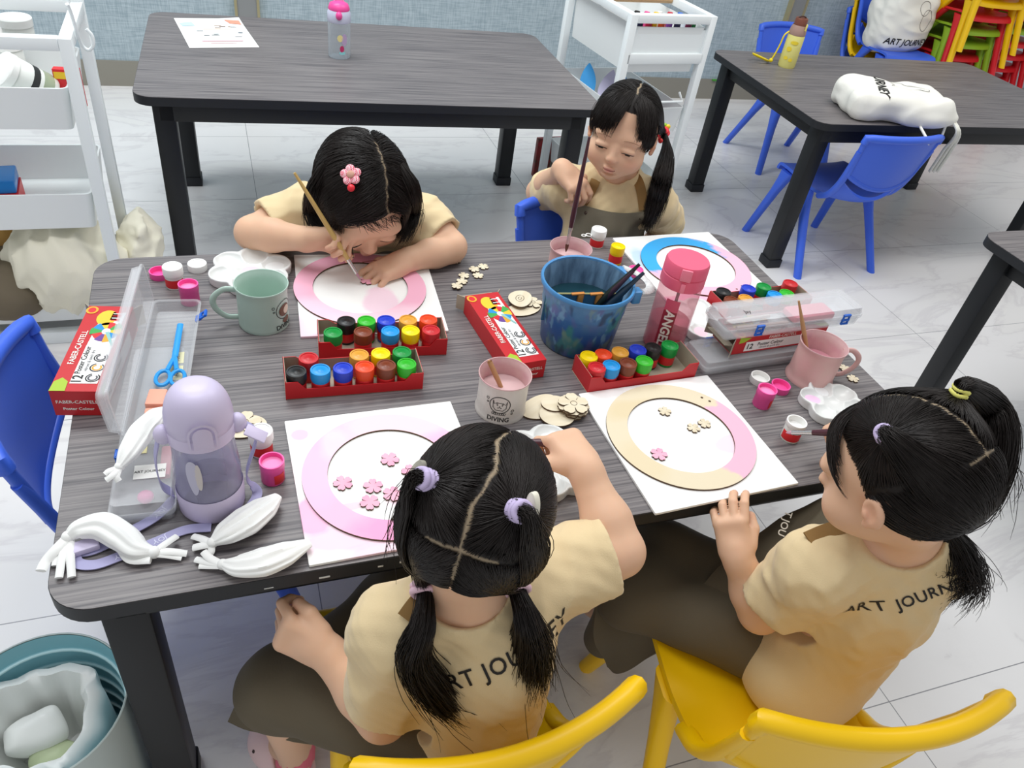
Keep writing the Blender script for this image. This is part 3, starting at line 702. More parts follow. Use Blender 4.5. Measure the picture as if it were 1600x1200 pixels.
# ------------------------------------------------------------------ boards and rings
def paint_mat(name, base, blobs):
    """Paint on a surface in patches: blobs = (centre xy, radius xy, colour, edge noise)."""
    M, nt, b = node_mat(name); tc = N(nt, 'ShaderNodeTexCoord')
    nz = N(nt, 'ShaderNodeTexNoise', Scale=28.0, Detail=4.0); nt.links.new(tc.outputs['Object'], nz.inputs['Vector'])
    cur = N(nt, 'ShaderNodeRGB'); cur.outputs[0].default_value = lin(base); cur = cur.outputs[0]
    for (cx, cy), (rx, ry), col, amt, soft in blobs:
        mp = N(nt, 'ShaderNodeMapping'); mp.inputs['Location'].default_value = (-cx / rx, -cy / ry, 0); mp.inputs['Scale'].default_value = (1 / rx, 1 / ry, 0)
        nt.links.new(tc.outputs['Object'], mp.inputs['Vector'])
        ln = N(nt, 'ShaderNodeVectorMath'); ln.operation = 'LENGTH'; nt.links.new(mp.outputs[0], ln.inputs[0])
        ad = N(nt, 'ShaderNodeMath'); ad.operation = 'MULTIPLY_ADD'; ad.inputs[1].default_value = 0.7; nt.links.new(nz.outputs['Fac'], ad.inputs[0]); nt.links.new(ln.outputs['Value'], ad.inputs[2])
        mr = N(nt, 'ShaderNodeMapRange'); mr.inputs[1].default_value = 1.35 + soft; mr.inputs[2].default_value = 1.35 - soft; mr.inputs[4].default_value = amt; nt.links.new(ad.outputs[0], mr.inputs[0])
        mx = nt.nodes.new('ShaderNodeMix'); mx.data_type = 'RGBA'; mx.inputs[7].default_value = lin(col); nt.links.new(mr.outputs[0], mx.inputs[0]); nt.links.new(cur, mx.inputs[6]); cur = mx.outputs[2]
    nt.links.new(cur, b.inputs['Base Color']); b.inputs['Roughness'].default_value = 0.55
    return M
def board(c, a, M, label):
    o = MB().prism(rrect(0.228, 0.24, 0.0015, 2), 0, 0.004, 0.0006).build('canvas_board', M, smooth=0, loc=(c[0], c[1], TH), rot=(0, 0, a)); tag(o, label, 'canvas board'); return o
board((-0.182, 0.197), -0.063, paint_mat('board_far_left', '#f4f4f1', [((0.02, -0.035), (0.03, 0.045), '#f3cfe0', 0.8, 0.12), ((-0.10, -0.10), (0.03, 0.04), '#f5dbe8', 0.9, 0.2)]), 'white canvas board under the pink ring in front of the leaning girl')
board((0.450, 0.219), 0.035, paint_mat('board_far_right', '#f6f6f4', [((-0.088, 0.03), (0.024, 0.05), '#9fc6ee', 0.7, 0.2), ((0.0, -0.115), (0.16, 0.028), '#f3b9d3', 0.9, 0.1)]), 'white canvas board under the blue and pink ring by the pink bottle')
board((-0.2285, -0.2185), 0.015, paint_mat('board_near_left', '#f6f6f3', [((-0.098, 0.09), (0.012, 0.011), '#eec0e4', 0.9, 0.2), ((-0.10, -0.05), (0.022, 0.03), '#f3b3d4', 0.9, 0.15), ((0.02, -0.115), (0.10, 0.014), '#f6d4e4', 0.9, 0.2), ((-0.055, -0.045), (0.02, 0.006), '#e5c7d4', 0.8, 0.2), ((0.03, -0.05), (0.04, 0.01), '#f3cbdc', 0.7, 0.2), ((-0.07, -0.09), (0.05, 0.02), '#f2b9d6', 0.6, 0.2)]), 'white canvas board with pink smears, under the pink ring beside the cloth ears')
board((0.196, -0.2265), 0.042, paint_mat('board_near_right', '#f5f5f3', [((0.06, -0.03), (0.028, 0.02), '#f6cfe2', 0.7, 0.15)]), 'white canvas board under the half-painted bare wood ring')
def ring(c, a, M, label, holes=(), z=TH + 0.004):
    ro, ri, th = 0.1085, 0.078, 0.003; n = 96; an = np.arange(n) / n * 2 * PI
    P = lambda r, z_: np.column_stack([r * np.cos(an), r * np.sin(an), np.full(n, z_)])
    mb = MB(); R = [P(ri, 0), P(ro, 0), P(ro, th), P(ri, th), P(ri, 0)]
    for i, m_ in zip(range(4), (0, 1, 0, 1)): mb.rings([R[i], R[i + 1]], cap0=False, cap1=False, m=m_)
    for h in holes:
        x, y = 0.0985 * math.cos(h), 0.0985 * math.sin(h); mb.lathe([(0.0022, 0), (0, 0)], 12, m=1); mb.v[-1] = mb.v[-1] + np.array([x, y, th + 0.0002])
    o = mb.build('wooden_ring', [M, M_CHAR], smooth=40, loc=(c[0], c[1], z), rot=(0, 0, a)); tag(o, label, 'wooden ring'); return o
ring((-0.192, 0.207), 0, paint_mat('ring_far_left', '#f3b4cb', [((-0.06, -0.07), (0.08, 0.05), '#f6cbdc', 0.9, 0.3), ((0.0, 0.1), (0.08, 0.03), '#eda3bd', 0.8, 0.3), ((0.03, -0.09), (0.08, 0.03), '#f7d3e0', 0.8, 0.3)]), 'pink painted wooden ring under the leaning girl\'s hands', (-PI / 2 + 0.15,))
ring((0.457, 0.214), 0, paint_mat('ring_far_right', '#f6bbd0', [((-0.055, 0.055), (0.135, 0.075), '#35a9ea', 1.0, 0.07)]), 'wooden ring painted sky blue on one half and pink on the other', (-PI / 2 + 0.4, -PI / 2 + 0.6))
ring((-0.226, -0.22), 0, paint_mat('ring_near_left', '#f6bbd6', [((0.03, 0.09), (0.09, 0.035), '#f8d5dc', 0.9, 0.25), ((-0.09, 0.02), (0.03, 0.05), '#f6c3e2', 0.8, 0.3), ((0.0, -0.09), (0.06, 0.03), '#f59fcb', 0.9, 0.3), ((-0.06, 0.06), (0.02, 0.03), '#f8d9ec', 0.7, 0.3)]), 'pink painted wooden ring with pink flowers inside it, beside the pigtail girl', (-0.85, -1.0))
M_RPLY = paint_mat('ring_near_right', '#e0d3b6', [((0.10, -0.045), (0.075, 0.10), '#f8b6cc', 1.0, 0.05), ((-0.05, 0.06), (0.05, 0.02), '#dac79c', 0.6, 0.3), ((-0.08, -0.04), (0.03, 0.04), '#dccaa2', 0.5, 0.3)])
ring((0.192, -0.222), 0, M_RPLY, 'half bare wooden ring with fresh pink paint on its right side', (0.62, 0.75))
# ------------------------------------------------------------------ larger plywood pieces
def ply(outline, px, py, z, label, rot=0.0, th=0.0028, tilt=(0, 0), cat='wooden cut-out', etch=None, name='wooden_cutout', group=None):
    o = MB().prism(np.asarray(outline), 0, th, 0).build(name, M_PLY, smooth=0); edge_split(o, 0, M_CHAR)
    p = at(px, py, z); o.location = [float(q) for q in p]; o.rotation_euler = (tilt[0], tilt[1], rot); tag(o, label, cat, group)
    if etch is not None:
        mb = MB()
        for path in etch: q = np.asarray(path, float); mb.tube(np.column_stack([q, np.full(len(q), th + 0.0001)]), 0.0005, 4, flat=0.3)
        mb.build('etched_line', M_CHAR, o, smooth=0)
    return o
def ell2(a, b_, n=40, t0=0, egg=0.0):
    t = np.linspace(0, 2 * PI, n, endpoint=False) + t0
    return np.column_stack([a * np.cos(t) * (1 + egg * np.sin(t)), b_ * np.sin(t)])
circ = lambda r: np.vstack([ell2(r, r, 24), ell2(r, r, 24)[:1]])
_big = lambda r: disc_flower(r, 0.0028, 5, 0.07)
def flower_plate(px, py, z, r, label, rot=0, tilt=(0, 0), group=None):
    o = _big(r).build('wooden_flower', M_PLY, smooth=0); edge_split(o, 0, M_CHAR)
    c = circ(r * 0.2); MB().tube(np.column_stack([c, np.full(len(c), 0.0029)]), 0.0004, 4, close=False).build('etched_centre', M_CHAR, o, smooth=0)
    p = at(px, py, z); o.location = [float(q) for q in p]; o.rotation_euler = (tilt[0], tilt[1], rot); tag(o, label, 'wooden flower', group); return o
ply(ell2(0.034, 0.022, egg=0.15), 845, 638, TH, 'pale pointed wooden cut-out with etched scribbles, sticking out beside the diving-cat cup', 0.5)
ply(ell2(0.026, 0.024), 870, 650, TH + 0.0029, 'round pale wooden cut-out beneath the stack of wooden flowers')
ply(ell2(0.020, 0.017), 866, 632, TH + 0.0058, 'small round-eared wooden cut-out lying against the stack of wooden flowers')
lbl = ['lowest', 'second lowest', 'middle', 'second highest', 'topmost']
for i in range(5): flower_plate(895 + (i * 7) % 5 - 2, 641 - i * 2.2, TH + 0.003 + i * 0.0031, 0.0235, f'{lbl[i]} bare wooden flower of the stack by the canvas board corner', i * 0.75, group='stack of wooden flowers')
ply(ell2(0.030, 0.022), 380, 668, TH, 'round pale wooden cut-out under the flower behind the lavender bottle')
flower_plate(383, 661, TH + 0.003, 0.0215, 'bare wooden flower with etched petals behind the lavender bottle', 0.4)
ply(ell2(0.034, 0.018, egg=0.1), 818, 485, TH, 'oval wooden cut-out with dark eye marks, lowest of the pile behind the carton', 0.25)
flower_plate(833, 474, TH + 0.003, 0.0165, 'bare wooden flower peeping out of the pile behind the upright red carton', 0.2)
ply(ell2(0.026, 0.020, egg=-0.15), 812, 468, TH + 0.0062, 'pale egg-shaped wooden cut-out with etched face, top of the pile behind the carton', 1.0, etch=[ell2(0.010, 0.007, 20), ell2(0.004, 0.003, 12)])
# ------------------------------------------------------------------ paint pots and their trays
PC = dict(red='#c5242b', black='#201f20', cyan='#1f95dc', blue='#2540c4', orange='#e8481f', brown='#7a3a22', lgreen='#33b52a', green='#0f8f3c', ochre='#dc9e3a', yellow='#f6d500')
PN = dict(red='red', black='black', cyan='light blue', blue='dark blue', orange='orange', brown='brown', lgreen='light green', green='dark green', ochre='ochre', yellow='yellow')
M_POT = mat('clear_pot_wall', '#dad7d4', 0.25)
POTS = {}
def paint_pot(col, loc, label, group=None, tilt=0.0):
    key = col
    if key in POTS: return dup(POTS[key], loc, tilt, label, group)
    t = thing('paint_pot', label, 'paint pot', loc, tilt, group)
    Mc = mat('pot_cap_' + col, PC[col], 0.36); r = 0.0138
    MB().lathe([(0, 0), (r * .9, 0), (r * .93, .001), (r * .93, .024)], 24).build('jar', Mc, t)
    MB().lathe([(r * .935, .004), (r * .94, .0045), (r * .94, .0185), (r * .935, .019)], 24).build('paper_label', M_RED if col not in ('black', 'green') else M_RED, t)
    MB().lathe([(r * .93, .022), (r, .0225), (r, .035), (r * .97, .0362), (r * .82, .0362), (r * .80, .0352), (r * .3, .0352), (r * .28, .0355), (0, .0355)], 28).build('cap', Mc, t, smooth=50)
    POTS[key] = t
    return t
M_CARD = mat('grey_board', '#a39a88', 0.75); M_REDC = mat('red_tray_card', '#c41f26', 0.42)
def paint_tray(c, a, label, L=0.190, W=0.058):
    t = thing('paint_tray', label, 'paint tray', (c[0], c[1], TH), a); th = 0.0012
    MB().box((0, 0, th / 2), (L, W, th)).build('base', M_CARD, t, smooth=0)
    # long sides with the middle cut low, ends full height
    for s in (-1, 1):
        x = np.array([-L / 2, -L / 2 + 0.017, -L / 2 + 0.027, L / 2 - 0.027, L / 2 - 0.017, L / 2]); h = np.array([.030, .030, .017, .017, .030, .030])
        if s > 0: h = np.array([.030, .030, .023, .023, .030, .030])
        y0, y1 = s * W / 2, s * (W / 2 - th); mb = MB()
        o = np.vstack([np.column_stack([x, h]), [(L / 2, 0), (-L / 2, 0)]])
        for (ya, yb, m_) in ((y0, y1, 0),):
            A = np.column_stack([o[:, 0], np.full(len(o), ya), o[:, 1]]); B = np.column_stack([o[:, 0], np.full(len(o), yb), o[:, 1]]); k = len(o)
            mb.add(A, [tuple(range(k))], 0); mb.add(B, [tuple(range(k - 1, -1, -1))], 1)
            mb.add(np.vstack([A, B]), [(i, (i + 1) % k, k + (i + 1) % k, k + i) for i in range(k)], 0)
        mb.build('side_wall', [M_REDC, M_CARD], t, smooth=0)
        mb = MB(); mb.box((s * (L / 2 - th * .75), 0, .016), (th * .5, W - 2 * th, .032), m=0); mb.box((s * (L / 2 - th * 1.3), 0, .016), (th * .6, W - 2 * th, .0318), m=1); mb.build('end_wall', [M_REDC, M_CARD], t, smooth=0)
    return t
def fill(tray, names, pots):
    A = np.array([(p[1], p[2]) for p in pots], float); k_ = np.polyfit(A[:, 0], A[:, 1], 1); yc = lambda x: np.polyval(k_, x)
    for col, px, py in pots:
        p = at(px, py, TH + 0.0012 + 0.036)
        q = rz(-tray.rotation_euler[2]) @ (p - np.array([*tray.location[:2], 0])); q[0] = np.clip(q[0], -0.0795, 0.0795); q[1] = 0.0140 if py < yc(px) else -0.0140
        p = rz(tray.rotation_euler[2]) @ q + np.array([*tray.location[:2], 0])
        paint_pot(col, (p[0], p[1], TH + 0.0012), f'{PN[col]} capped paint pot in the {names}', 'capped pots in the ' + names)
t1 = paint_tray((-0.242, -0.028), -0.037, 'red cardboard tray of capped pots nearest the pink ring board')
fill(t1, 'tray by the near left board', [('red', 483, 566), ('ochre', 563, 562), ('yellow', 597, 560), ('green', 630, 556), ('black', 464, 590), ('cyan', 502, 588), ('blue', 538, 586), ('orange', 572, 583), ('brown', 606, 580), ('lgreen', 638, 577)])
t2 = paint_tray((-0.186, 0.051), -0.09, 'red cardboard tray of capped pots touching the leaning girl\'s board')
fill(t2, 'tray touching the far left board', [('black', 542, 510), ('lgreen', 574, 510), ('blue', 605, 509), ('ochre', 639, 506), ('orange', 671, 505), ('green', 521, 527), ('brown', 569, 530), ('cyan', 612, 528), ('yellow', 644, 527), ('red', 676, 525)])
t3 = paint_tray((0.186, -0.0765), 0.05, 'red cardboard tray of capped pots in front of the pink lettered bottle')
fill(t3, 'tray before the pink bottle', [('yellow', 920, 562), ('orange', 948, 560), ('ochre', 975, 557), ('blue', 1001, 551), ('black', 1030, 554), ('green', 1053, 546), ('red', 934, 582), ('cyan', 961, 578), ('brown', 988, 575), ('lgreen', 1014, 572)])
t4 = paint_tray((0.507, 0.068), 0.07, 'red cardboard tray half hidden behind the clear plastic case')
fill(t4, 'tray behind the clear case', [('black', 1132, 456), ('brown', 1143, 470), ('ochre', 1167, 467), ('blue', 1176, 456), ('green', 1199, 452), ('cyan', 1212, 461), ('lgreen', 1231, 459), ('red', 1242, 448)])
# loose pots and lids
M_HPINK = mat('hot_pink_plastic', '#f457a6', 0.36); M_HP2 = mat('hot_pink_paint', '#f78fc4', 0.45); M_CAPW = mat('white_cap', '#efefec', 0.38); M_WPAINT = mat('white_paint', '#f6f6f4', 0.4)
def open_pot(px, py, label, Mj, Mp, lab=True, hgt=0.032, r=0.0148, wh=False, tilt=0.0):
    p = at(px, py, TH); t = thing('paint_pot', label, 'paint pot', (p[0], p[1], TH), tilt)
    MB().lathe([(0, 0), (r * .9, 0), (r * .95, .0012), (r * .95, hgt * .66), (r, hgt * .68), (r, hgt), (r * .88, hgt), (r * .86, hgt * .8)], 28).build('jar', Mj, t, smooth=50)
    MB().lathe([(r * .87, hgt * .8), (0, hgt * .8)], 24).build('paint', Mp, t)
    if lab: MB().lathe([(r * .955, .003), (r * .965, .0032), (r * .965, hgt * .55), (r * .955, hgt * .56)], 20, a0=PI * 1.52, a1=PI * 1.86).build('paper_label', M_RED, t)
    return t
def lid(px, py, label, M, up=False, r=0.0152, tilt=(0, 0, 0), h=0.011):
    p = at(px, py, TH); prof = [(0, 0), (r * .97, 0), (r, .001), (r, h), (r * .88, h), (r * .86, .003), (0, .003)]
    if not up: prof = [(r * .9, 0), (r, 0), (r, h - .001), (r * .97, h), (r * .8, h), (r * .78, h - .001), (0, h - .001)]
    o = MB().lathe(prof, 28).build('pot_lid', M, smooth=50, loc=(p[0], p[1], TH), rot=tilt); tag(o, label, 'lid'); return o
open_pot(298, 472, 'open hot pink paint pot beside the raised lid of the plastic case', M_HPINK, M_HP2, False, 0.034)
open_pot(427, 748, 'open hot pink paint pot with a red label next to the lavender bottle', M_HPINK, M_HP2)
open_pot(1189, 632, 'open hot pink paint pot with its lid beside it, on the right half', M_HPINK, M_HP2)
lid(250, 432, 'hot pink upturned lid at the far left corner of the crowded table', M_HPINK, True)
lid(1217, 609, 'hot pink upturned lid touching the open pink pot', M_HPINK, True)
lid(309, 420, 'white lid lying flat between the white pot and the far palette', M_CAPW)
lid(1185, 596, 'white upturned lid beside the pink lid and the pink mug', M_CAPW, True)
def white_pot(px, py, label, cap=True, tilt=0.0, ring_=False):
    p = at(px, py, TH); t = thing('paint_pot', label, 'paint pot', (p[0], p[1], TH), tilt); r = 0.0145
    MB().lathe([(0, 0), (r * .9, 0), (r * .94, .001), (r * .94, .026)], 28).build('jar', M_TUB, t)
    MB().lathe([(r * .945, .003), (r * .955, .0035), (r * .955, .017), (r * .945, .0175)], 24, a0=PI * .9, a1=PI * 1.9).build('paper_label', M_RED, t)
    if cap: MB().lathe([(r * .94, .023), (r * 1.05, .0235), (r * 1.05, .036), (r, .037), (r * .85, .037), (r * .83, .036), (0, .036)], 28).build('cap', M_CAPW, t, smooth=50)
    else:
        MB().lathe([(r * .94, .025), (r * 1.02, .026), (r * 1.02, .033), (r * .88, .033), (r * .86, .022)], 28).build('rim', M_CAPW, t, smooth=50); MB().lathe([(r * .88, .023), (0, .023)], 24).build('paint', M_WPAINT, t)
    if ring_:
        a = np.linspace(0, 2 * PI, 20, endpoint=False)
        for cx, rr in ((-0.022, 0.0055), (-0.033, 0.004)): MB().tube(np.column_stack([cx + rr * np.cos(a), rr * np.sin(a), np.full(20, 0.026)]), 0.0011, 6, close=True).build('ring_tab', M_CAPW, t)
    return t
white_pot(410, 706, 'white capped paint pot with a red label behind the lavender bottle\'s strap')
white_pot(274, 447, 'white capped paint pot at the tip of the raised case lid')
white_pot(931, 384, 'white capped paint pot with ring tabs, in front of the ponytail girl', True, 0.1, True)
white_pot(1233, 684, 'open white paint pot with a red label that a brush dips into', False)
paint_pot('yellow', at(960, 410, TH), 'single yellow capped paint pot behind the blue bucket')
lid(992, 428, 'hot pink lid mostly hidden behind the blue bucket\'s brushes', M_HPINK, False, 0.0145)
# ------------------------------------------------------------------ printed cartons
M_LIME = mat('lime_print', '#a5c22f', 0.45); M_ORG = mat('amber_print', '#f0a72a', 0.45); M_GREY = mat('grey_print', '#5d5b60', 0.5); M_TEAL = mat('teal_print', '#8fc4c0', 0.5)
def carton(label, loc, M3, L=0.188, W=0.058, H=0.040, flap=True, back=False):
    """Printed paint carton: local x is along the print, z the printed face."""
    t = thing('paint_carton', label, 'carton'); t.matrix_world = Matrix([[*M3[i], loc[i]] for i in range(3)] + [[0, 0, 0, 1]])
    mb = MB(); th = 0.0012
    mb.box((0, 0, H - th / 2), (L, W, th), m=0); mb.box((0, 0, th / 2), (L, W, th), m=0)
    for s in (-1, 1): mb.box((0, s * (W / 2 - th / 2), H / 2), (L, th, H - 2 * th), m=0)
    mb.box((-L / 2 + th / 2, 0, H / 2), (th, W - 2 * th, H - 2 * th), m=0)
    for s in (-1, 1): mb.box((0.002, s * (W / 2 - th * 1.3), H / 2), (L - .004, th * .4, H - 2.2 * th), m=1)
    mb.box((0.002, 0, th * 1.15), (L - .004, W - 2.6 * th, th * .3), m=1)
    mb.build('box_body', [M_REDC, M_CARD], t, smooth=0)
    if flap:
        q = MB(); q.box((0, 0, 0), (0.020, W * .94, th), m=0); q.build('end_flap', [M_CARD], t, smooth=0, loc=(L / 2 + 0.009, 0, H * .55), rot=(0, -0.25, 0))
        for s in (-1, 1): MB().box((0.008, 0, 0), (0.016, th, H * .8), m=0).build('side_flap', M_CARD, t, smooth=0, loc=(L / 2, s * (W / 2 - th), H / 2), rot=(0, 0, s * 0.7))
    z = H + 0.0003; I = np.eye(3)
    pr = MB()       # print: 0 white 1 yellow 2 lime 3 ink 4 amber 5 red 6 blue 7 green 8 grey 9 purple 10 teal 11 white letters
    def poly(o, m_, dz=0.0): o = np.asarray(o, float); pr.add(np.column_stack([o, np.full(len(o), z + dz)]), [tuple(range(len(o)))], m_)
    poly([(-L * .42, -W * .40), (L * .30, -W * .40), (L * .42, -W * .40), (L * .42, W * .1), (-L * .02, W * .16), (-L * .42, W * .16)], 0)
    poly(ell2(0.018, 0.013) + (L * .345, W * -.02), 1, .0002); poly([(L * .30, -W * .32), (L * .42, -W * .32), (L * .42, -W * .12), (L * .32, -W * .1)], 5, .0002)
    for k in range(4): poly([(L * .31 + k * .0052, -W * .33), (L * .32 + k * .0052, -W * .33), (L * .32 + k * .0052, -W * .13), (L * .31 + k * .0052, -W * .13)], 0 if k % 2 else 5, .0003)
    rs_ = np.random.RandomState(7); cc = np.array([L * .175, -W * .13])
    wedge = [1, 6, 7, 5, 9, 4, 6, 1, 7, 5]
    for k in range(10):
        a = np.linspace(k * .628, k * .628 + .628, 5); R_ = 0.021 + 0.002 * (k % 3); poly(np.vstack([cc + np.column_stack([0.007 * np.cos(a), 0.0055 * np.sin(a)]), (cc + np.column_stack([R_ * np.cos(a), R_ * .82 * np.sin(a)]))[::-1]]), wedge[k], .0002 + k * 1e-5)
    poly([(L * .0, -W * .36), (L * .16, -W * .12), (L * .17, -W * .2), (L * .02, -W * .39)], 10, .0006)
    for k in range(3):
        c0 = np.array([-L * .36 + k * .021, -W * .26]); a = np.linspace(.3, 5.6, 16)
        for r0, r1, m_ in ((.0072, .0088, 3), (.0040, .0062, 4 if k == 1 else 8)): poly(np.vstack([c0 + r1 * np.column_stack([np.cos(a), np.sin(a)]), (c0 + r0 * np.column_stack([np.cos(a), np.sin(a)]))[::-1]]), m_, .0003)
    poly(ell2(0.009, 0.008) + (L * .44, W * .38), 4, .0003); poly(ell2(0.006, 0.005) + (L * .44, W * .38), 5, .0005)
    poly([(-L * .5, W * .18), (-L * .40, W * .2), (-L * .36, W * .34), (-L * .40, W * .48), (-L * .5, W * .5)], 2, .0003)
    text_on(pr, '12', 0.017, (-L * .375, W * .035, z + .0004), I, 3, bold=.02); text_on(pr, 'Poster Colour', 0.0098, (-L * .165, W * .085, z + .0004), I, 3, bold=.012)
    text_on(pr, 'vibrant & quick dry', 0.0058, (-L * .17, -W * .05, z + .0004), I, 8)
    text_on(pr, 'FABER-CASTELL', 0.0105, (-L * .02, W * .31, z + .0004), I, 11, bold=.012)
    E_ = np.array([[0, 0, -1.0], [-1, 0, 0], [0, 1, 0]]); xe = -L / 2 - 0.0004
    text_on(pr, 'FABER-CASTELL', 0.0070, (xe, 0, H * .56), E_, 11, bold=.012); text_on(pr, 'Poster Colour', 0.0062, (xe, 0, H * .28), E_, 11, bold=.02)
    sg = -1.0 if back else 1.0; pr.at((0, 0, 0), np.diag([sg, sg, 1.0]))
    S_ = np.array([[1, 0, 0], [0, 0, -1.0], [0, 1, 0]]); ys = -W / 2 - 0.0004
    v = np.array([(-L * .38, ys, H * .10), (L * .30, ys, H * .10), (L * .30, ys, H * .66), (-L * .38, ys, H * .66)]); pr.add(v, [(0, 1, 2, 3)], 0)
    v = np.array([(-L * .46, ys, H * .62), (-L * .40, ys, H * .68), (-L * .34, ys, H * .9), (-L * .46, ys, H * .98)]); pr.add(v, [(0, 1, 2, 3)], 2)
    text_on(pr, '12', 0.014, (-L * .33, ys - .0003, H * .36), S_, 3, bold=.02); text_on(pr, 'Poster Colour', 0.009, (-L * .11, ys - .0003, H * .44), S_, 3, bold=.012); text_on(pr, 'vibrant & quick dry', 0.0055, (-L * .11, ys - .0003, H * .24), S_, 8)
    text_on(pr, 'FABER-CASTELL', 0.008, (0.0, ys - .0003, H * .8), S_, 11, bold=.012)
    pr.build('printing', [M_PAPER, M_YELP, M_LIME, M_INK, M_ORG, M_RED, mat('blue_print', '#1f8fd0', .5), mat('green_print', '#3fa34b', .5), M_GREY, mat('purple_print', '#6b3f93', .5), M_TEAL, mat('white_print', '#f4efe6', .5)], t, smooth=0)
    return t
def yaw3(a): return rz(a)
# left carton lies flat, its print reads away from the near edge
carton('red printed paint carton lying flat by the left edge, beside the open plastic case', (-0.574, 0.050, TH + 0.0005), yaw3(PI / 2 - 0.17))
carton('red printed paint carton with a brown open end between the bucket and the paint trays', (0.001, 0.030, TH + 0.0005), yaw3(PI / 2 + 0.10), H=0.033)
carton('red printed paint carton squeezed between two clear plastic cases on the right', (0.445, -0.050, TH + 0.0245), yaw3(PI + 0.06), W=0.054, H=0.033, flap=True, back=True)
# ------------------------------------------------------------------ clear plastic cases
M_CLR = clear_mat('clear_case_plastic', '#eef0f2', 0.10, 0.14); M_CLR2 = clear_mat('clear_lid_plastic', '#f0f1f3', 0.15, 0.16); M_CLIP = mat('blue_clip_plastic', '#1f66d0', 0.35)
def open_box(mb, L, W, H, th=0.0016, flip=False):
    o0 = rrect(L * .975, W * .94, .006, 4); o1 = rrect(L, W, .008, 4); i1 = rrect(L - 2 * th, W - 2 * th, .007, 4); i0 = rrect(L * .975 - 2 * th, W * .94 - 2 * th, .005, 4); rim = rrect(L + .004, W + .004, .009, 4)
    zz = lambda z: -z if flip else z
    R = [np.column_stack([o, np.full(len(o), zz(z))]) for o, z in ((o0, 0), (o1, H - .003), (rim, H - .003), (rim, H), (i1, H), (i0, th))]
    mb.rings(R[::-1] if flip else R); return mb
def clip(t, x, y, z, rot=(0, 0, 0)):
    mb = MB(); mb.box((-.006, 0, 0), (.003, .003, .018), bev=.001).box((.006, 0, 0), (.003, .003, .018), bev=.001).box((0, 0, .007), (.015, .004, .004), bev=.001).box((0, 0, -.002), (.015, .004, .004), bev=.001).box((0, 0, -.009), (.015, .004, .003), bev=.001)
    return mb.build('clip', M_CLIP, t, loc=(x, y, z), rot=rot)
def clear_case(label, loc, rot, L=.275, W=.062, hb=.018, hl=.014):
    t = thing('plastic_case', label, 'plastic case', loc, rot)
    open_box(MB(), L, W, hb).build('case_base', M_CLR, t, smooth=40)
    l = open_box(MB(), L, W, hl, flip=True).build('case_lid', M_CLR2, t, smooth=40, loc=(0, 0, hb + hl))
    return t, l
tr_, l_ = clear_case('closed clear plastic case with two blue clips, on top of the right-hand red carton', (0.458, -0.052, TH + 0.0590), 0.045)
clip(tr_, -.075, -.0335, .016); clip(tr_, .10, -.0335, .016)
mb = MB(); rs = np.random.RandomState(2)
MB().tube([(-.11, .008, .006), (-.02, .012, .006)], .003, 8).tube([(-.1, -.01, .006), (.0, -.012, .006)], .0035, 8).build('stored_pencil', mat('pale_pencil', '#d9c9c4', .5), tr_)
MB().box((.055, .004, .0085), (.085, .036, .012), r=.006, bev=.003).build('stored_pink_eraser', mat('coral_eraser', '#f08a9c', .5), tr_)
mb = MB(); text_on(mb, 'Jay', 0.011, (-.085, -.004, .0322), np.eye(3), 0, bold=.005); mb.build('written_name', M_INK, tr_, smooth=0)
tl_, l_ = clear_case('flat clear plastic case under the red carton on the right', (0.432, -0.060, TH + 0.0005), 0.05, L=.27, W=.066, hb=.013, hl=.010)
clip(tl_, -.086, .034, .012)
tb_, l_ = clear_case('clear plastic case with name stickers, under the open case', (-0.502, -0.094, TH + 0.0005), PI / 2 - 0.055, L=.296, W=.066, hb=.016, hl=.013)
M_STK = mat('cream_sticker', '#ece3a8', .5); M_STKW = mat('white_sticker', '#f2f2ee', .5)
for cx, cy, sx, sy, M_, tx, sz in ((-.095, -.006, .022, .034, M_STKW, 'ART JOURNEY', .0052), (-.055, .008, .018, .016, M_STK, '', 0), (.085, -.024, .03, .016, M_STK, 'ART', .0085), (.118, -.024, .025, .016, M_STK, 'ART', .0085)):
    mb = MB(); mb.box((cx, cy, .02965), (sx, sy, .0004), m=0)
    if tx: text_on(mb, tx, sz, (cx, cy, .0300), rz(-PI / 2) if tx != 'ART' else np.eye(3), 1, bold=.012)
    mb.build('name_sticker', [M_, M_INK], tb_, smooth=0)
MB().ball((-.115, .0, .009), (.009, .009, .007)).build('stored_pink_bead', M_HPINK, tb_)
MB().box((-.06, -.018, .008), (.05, .012, .008), bev=.002).build('stored_pink_eraser', mat('coral_eraser', '#f08a9c', .5), tb_)
clip(tb_, -.055, .0345, .016, (0, 0, PI))
# the open case on top
to = thing('plastic_case', 'open clear plastic case holding blue scissors, its lid leaning towards the carton', 'plastic case', (-0.484, -0.005, TH + 0.0302), PI / 2 - 0.10)
open_box(MB(), .285, .062, .018).build('case_base', M_CLR, to, smooth=40)
lidr = open_box(MB().at((0, -.031, .014)), .285, .062, .014, flip=True)
ll = lidr.build('case_lid', M_CLR2, to, smooth=40, loc=(0, .031, .018), rot=(-1.66, 0, 0))
clip(to, .105, -.036, .016, (0.9, 0, 0)); clip(to, -.075, -.036, .016, (0.3, 0, 0))
sc = thing('scissors', 'light blue handled scissors lying inside the open plastic case', 'scissors', local(to, (.02, -.008, .0045)) , PI / 2 - 0.12)
M_SCB = mat('sky_blue_handle', '#2b9be6', .35); a = np.linspace(0, 2 * PI, 22, endpoint=False)
hd = MB()
for s in (-1, 1): hd.tube(np.column_stack([-.045 + .015 * np.cos(a), s * .009 + .0085 * np.sin(a), np.full(22, .004)]), .0026, 8, close=True)
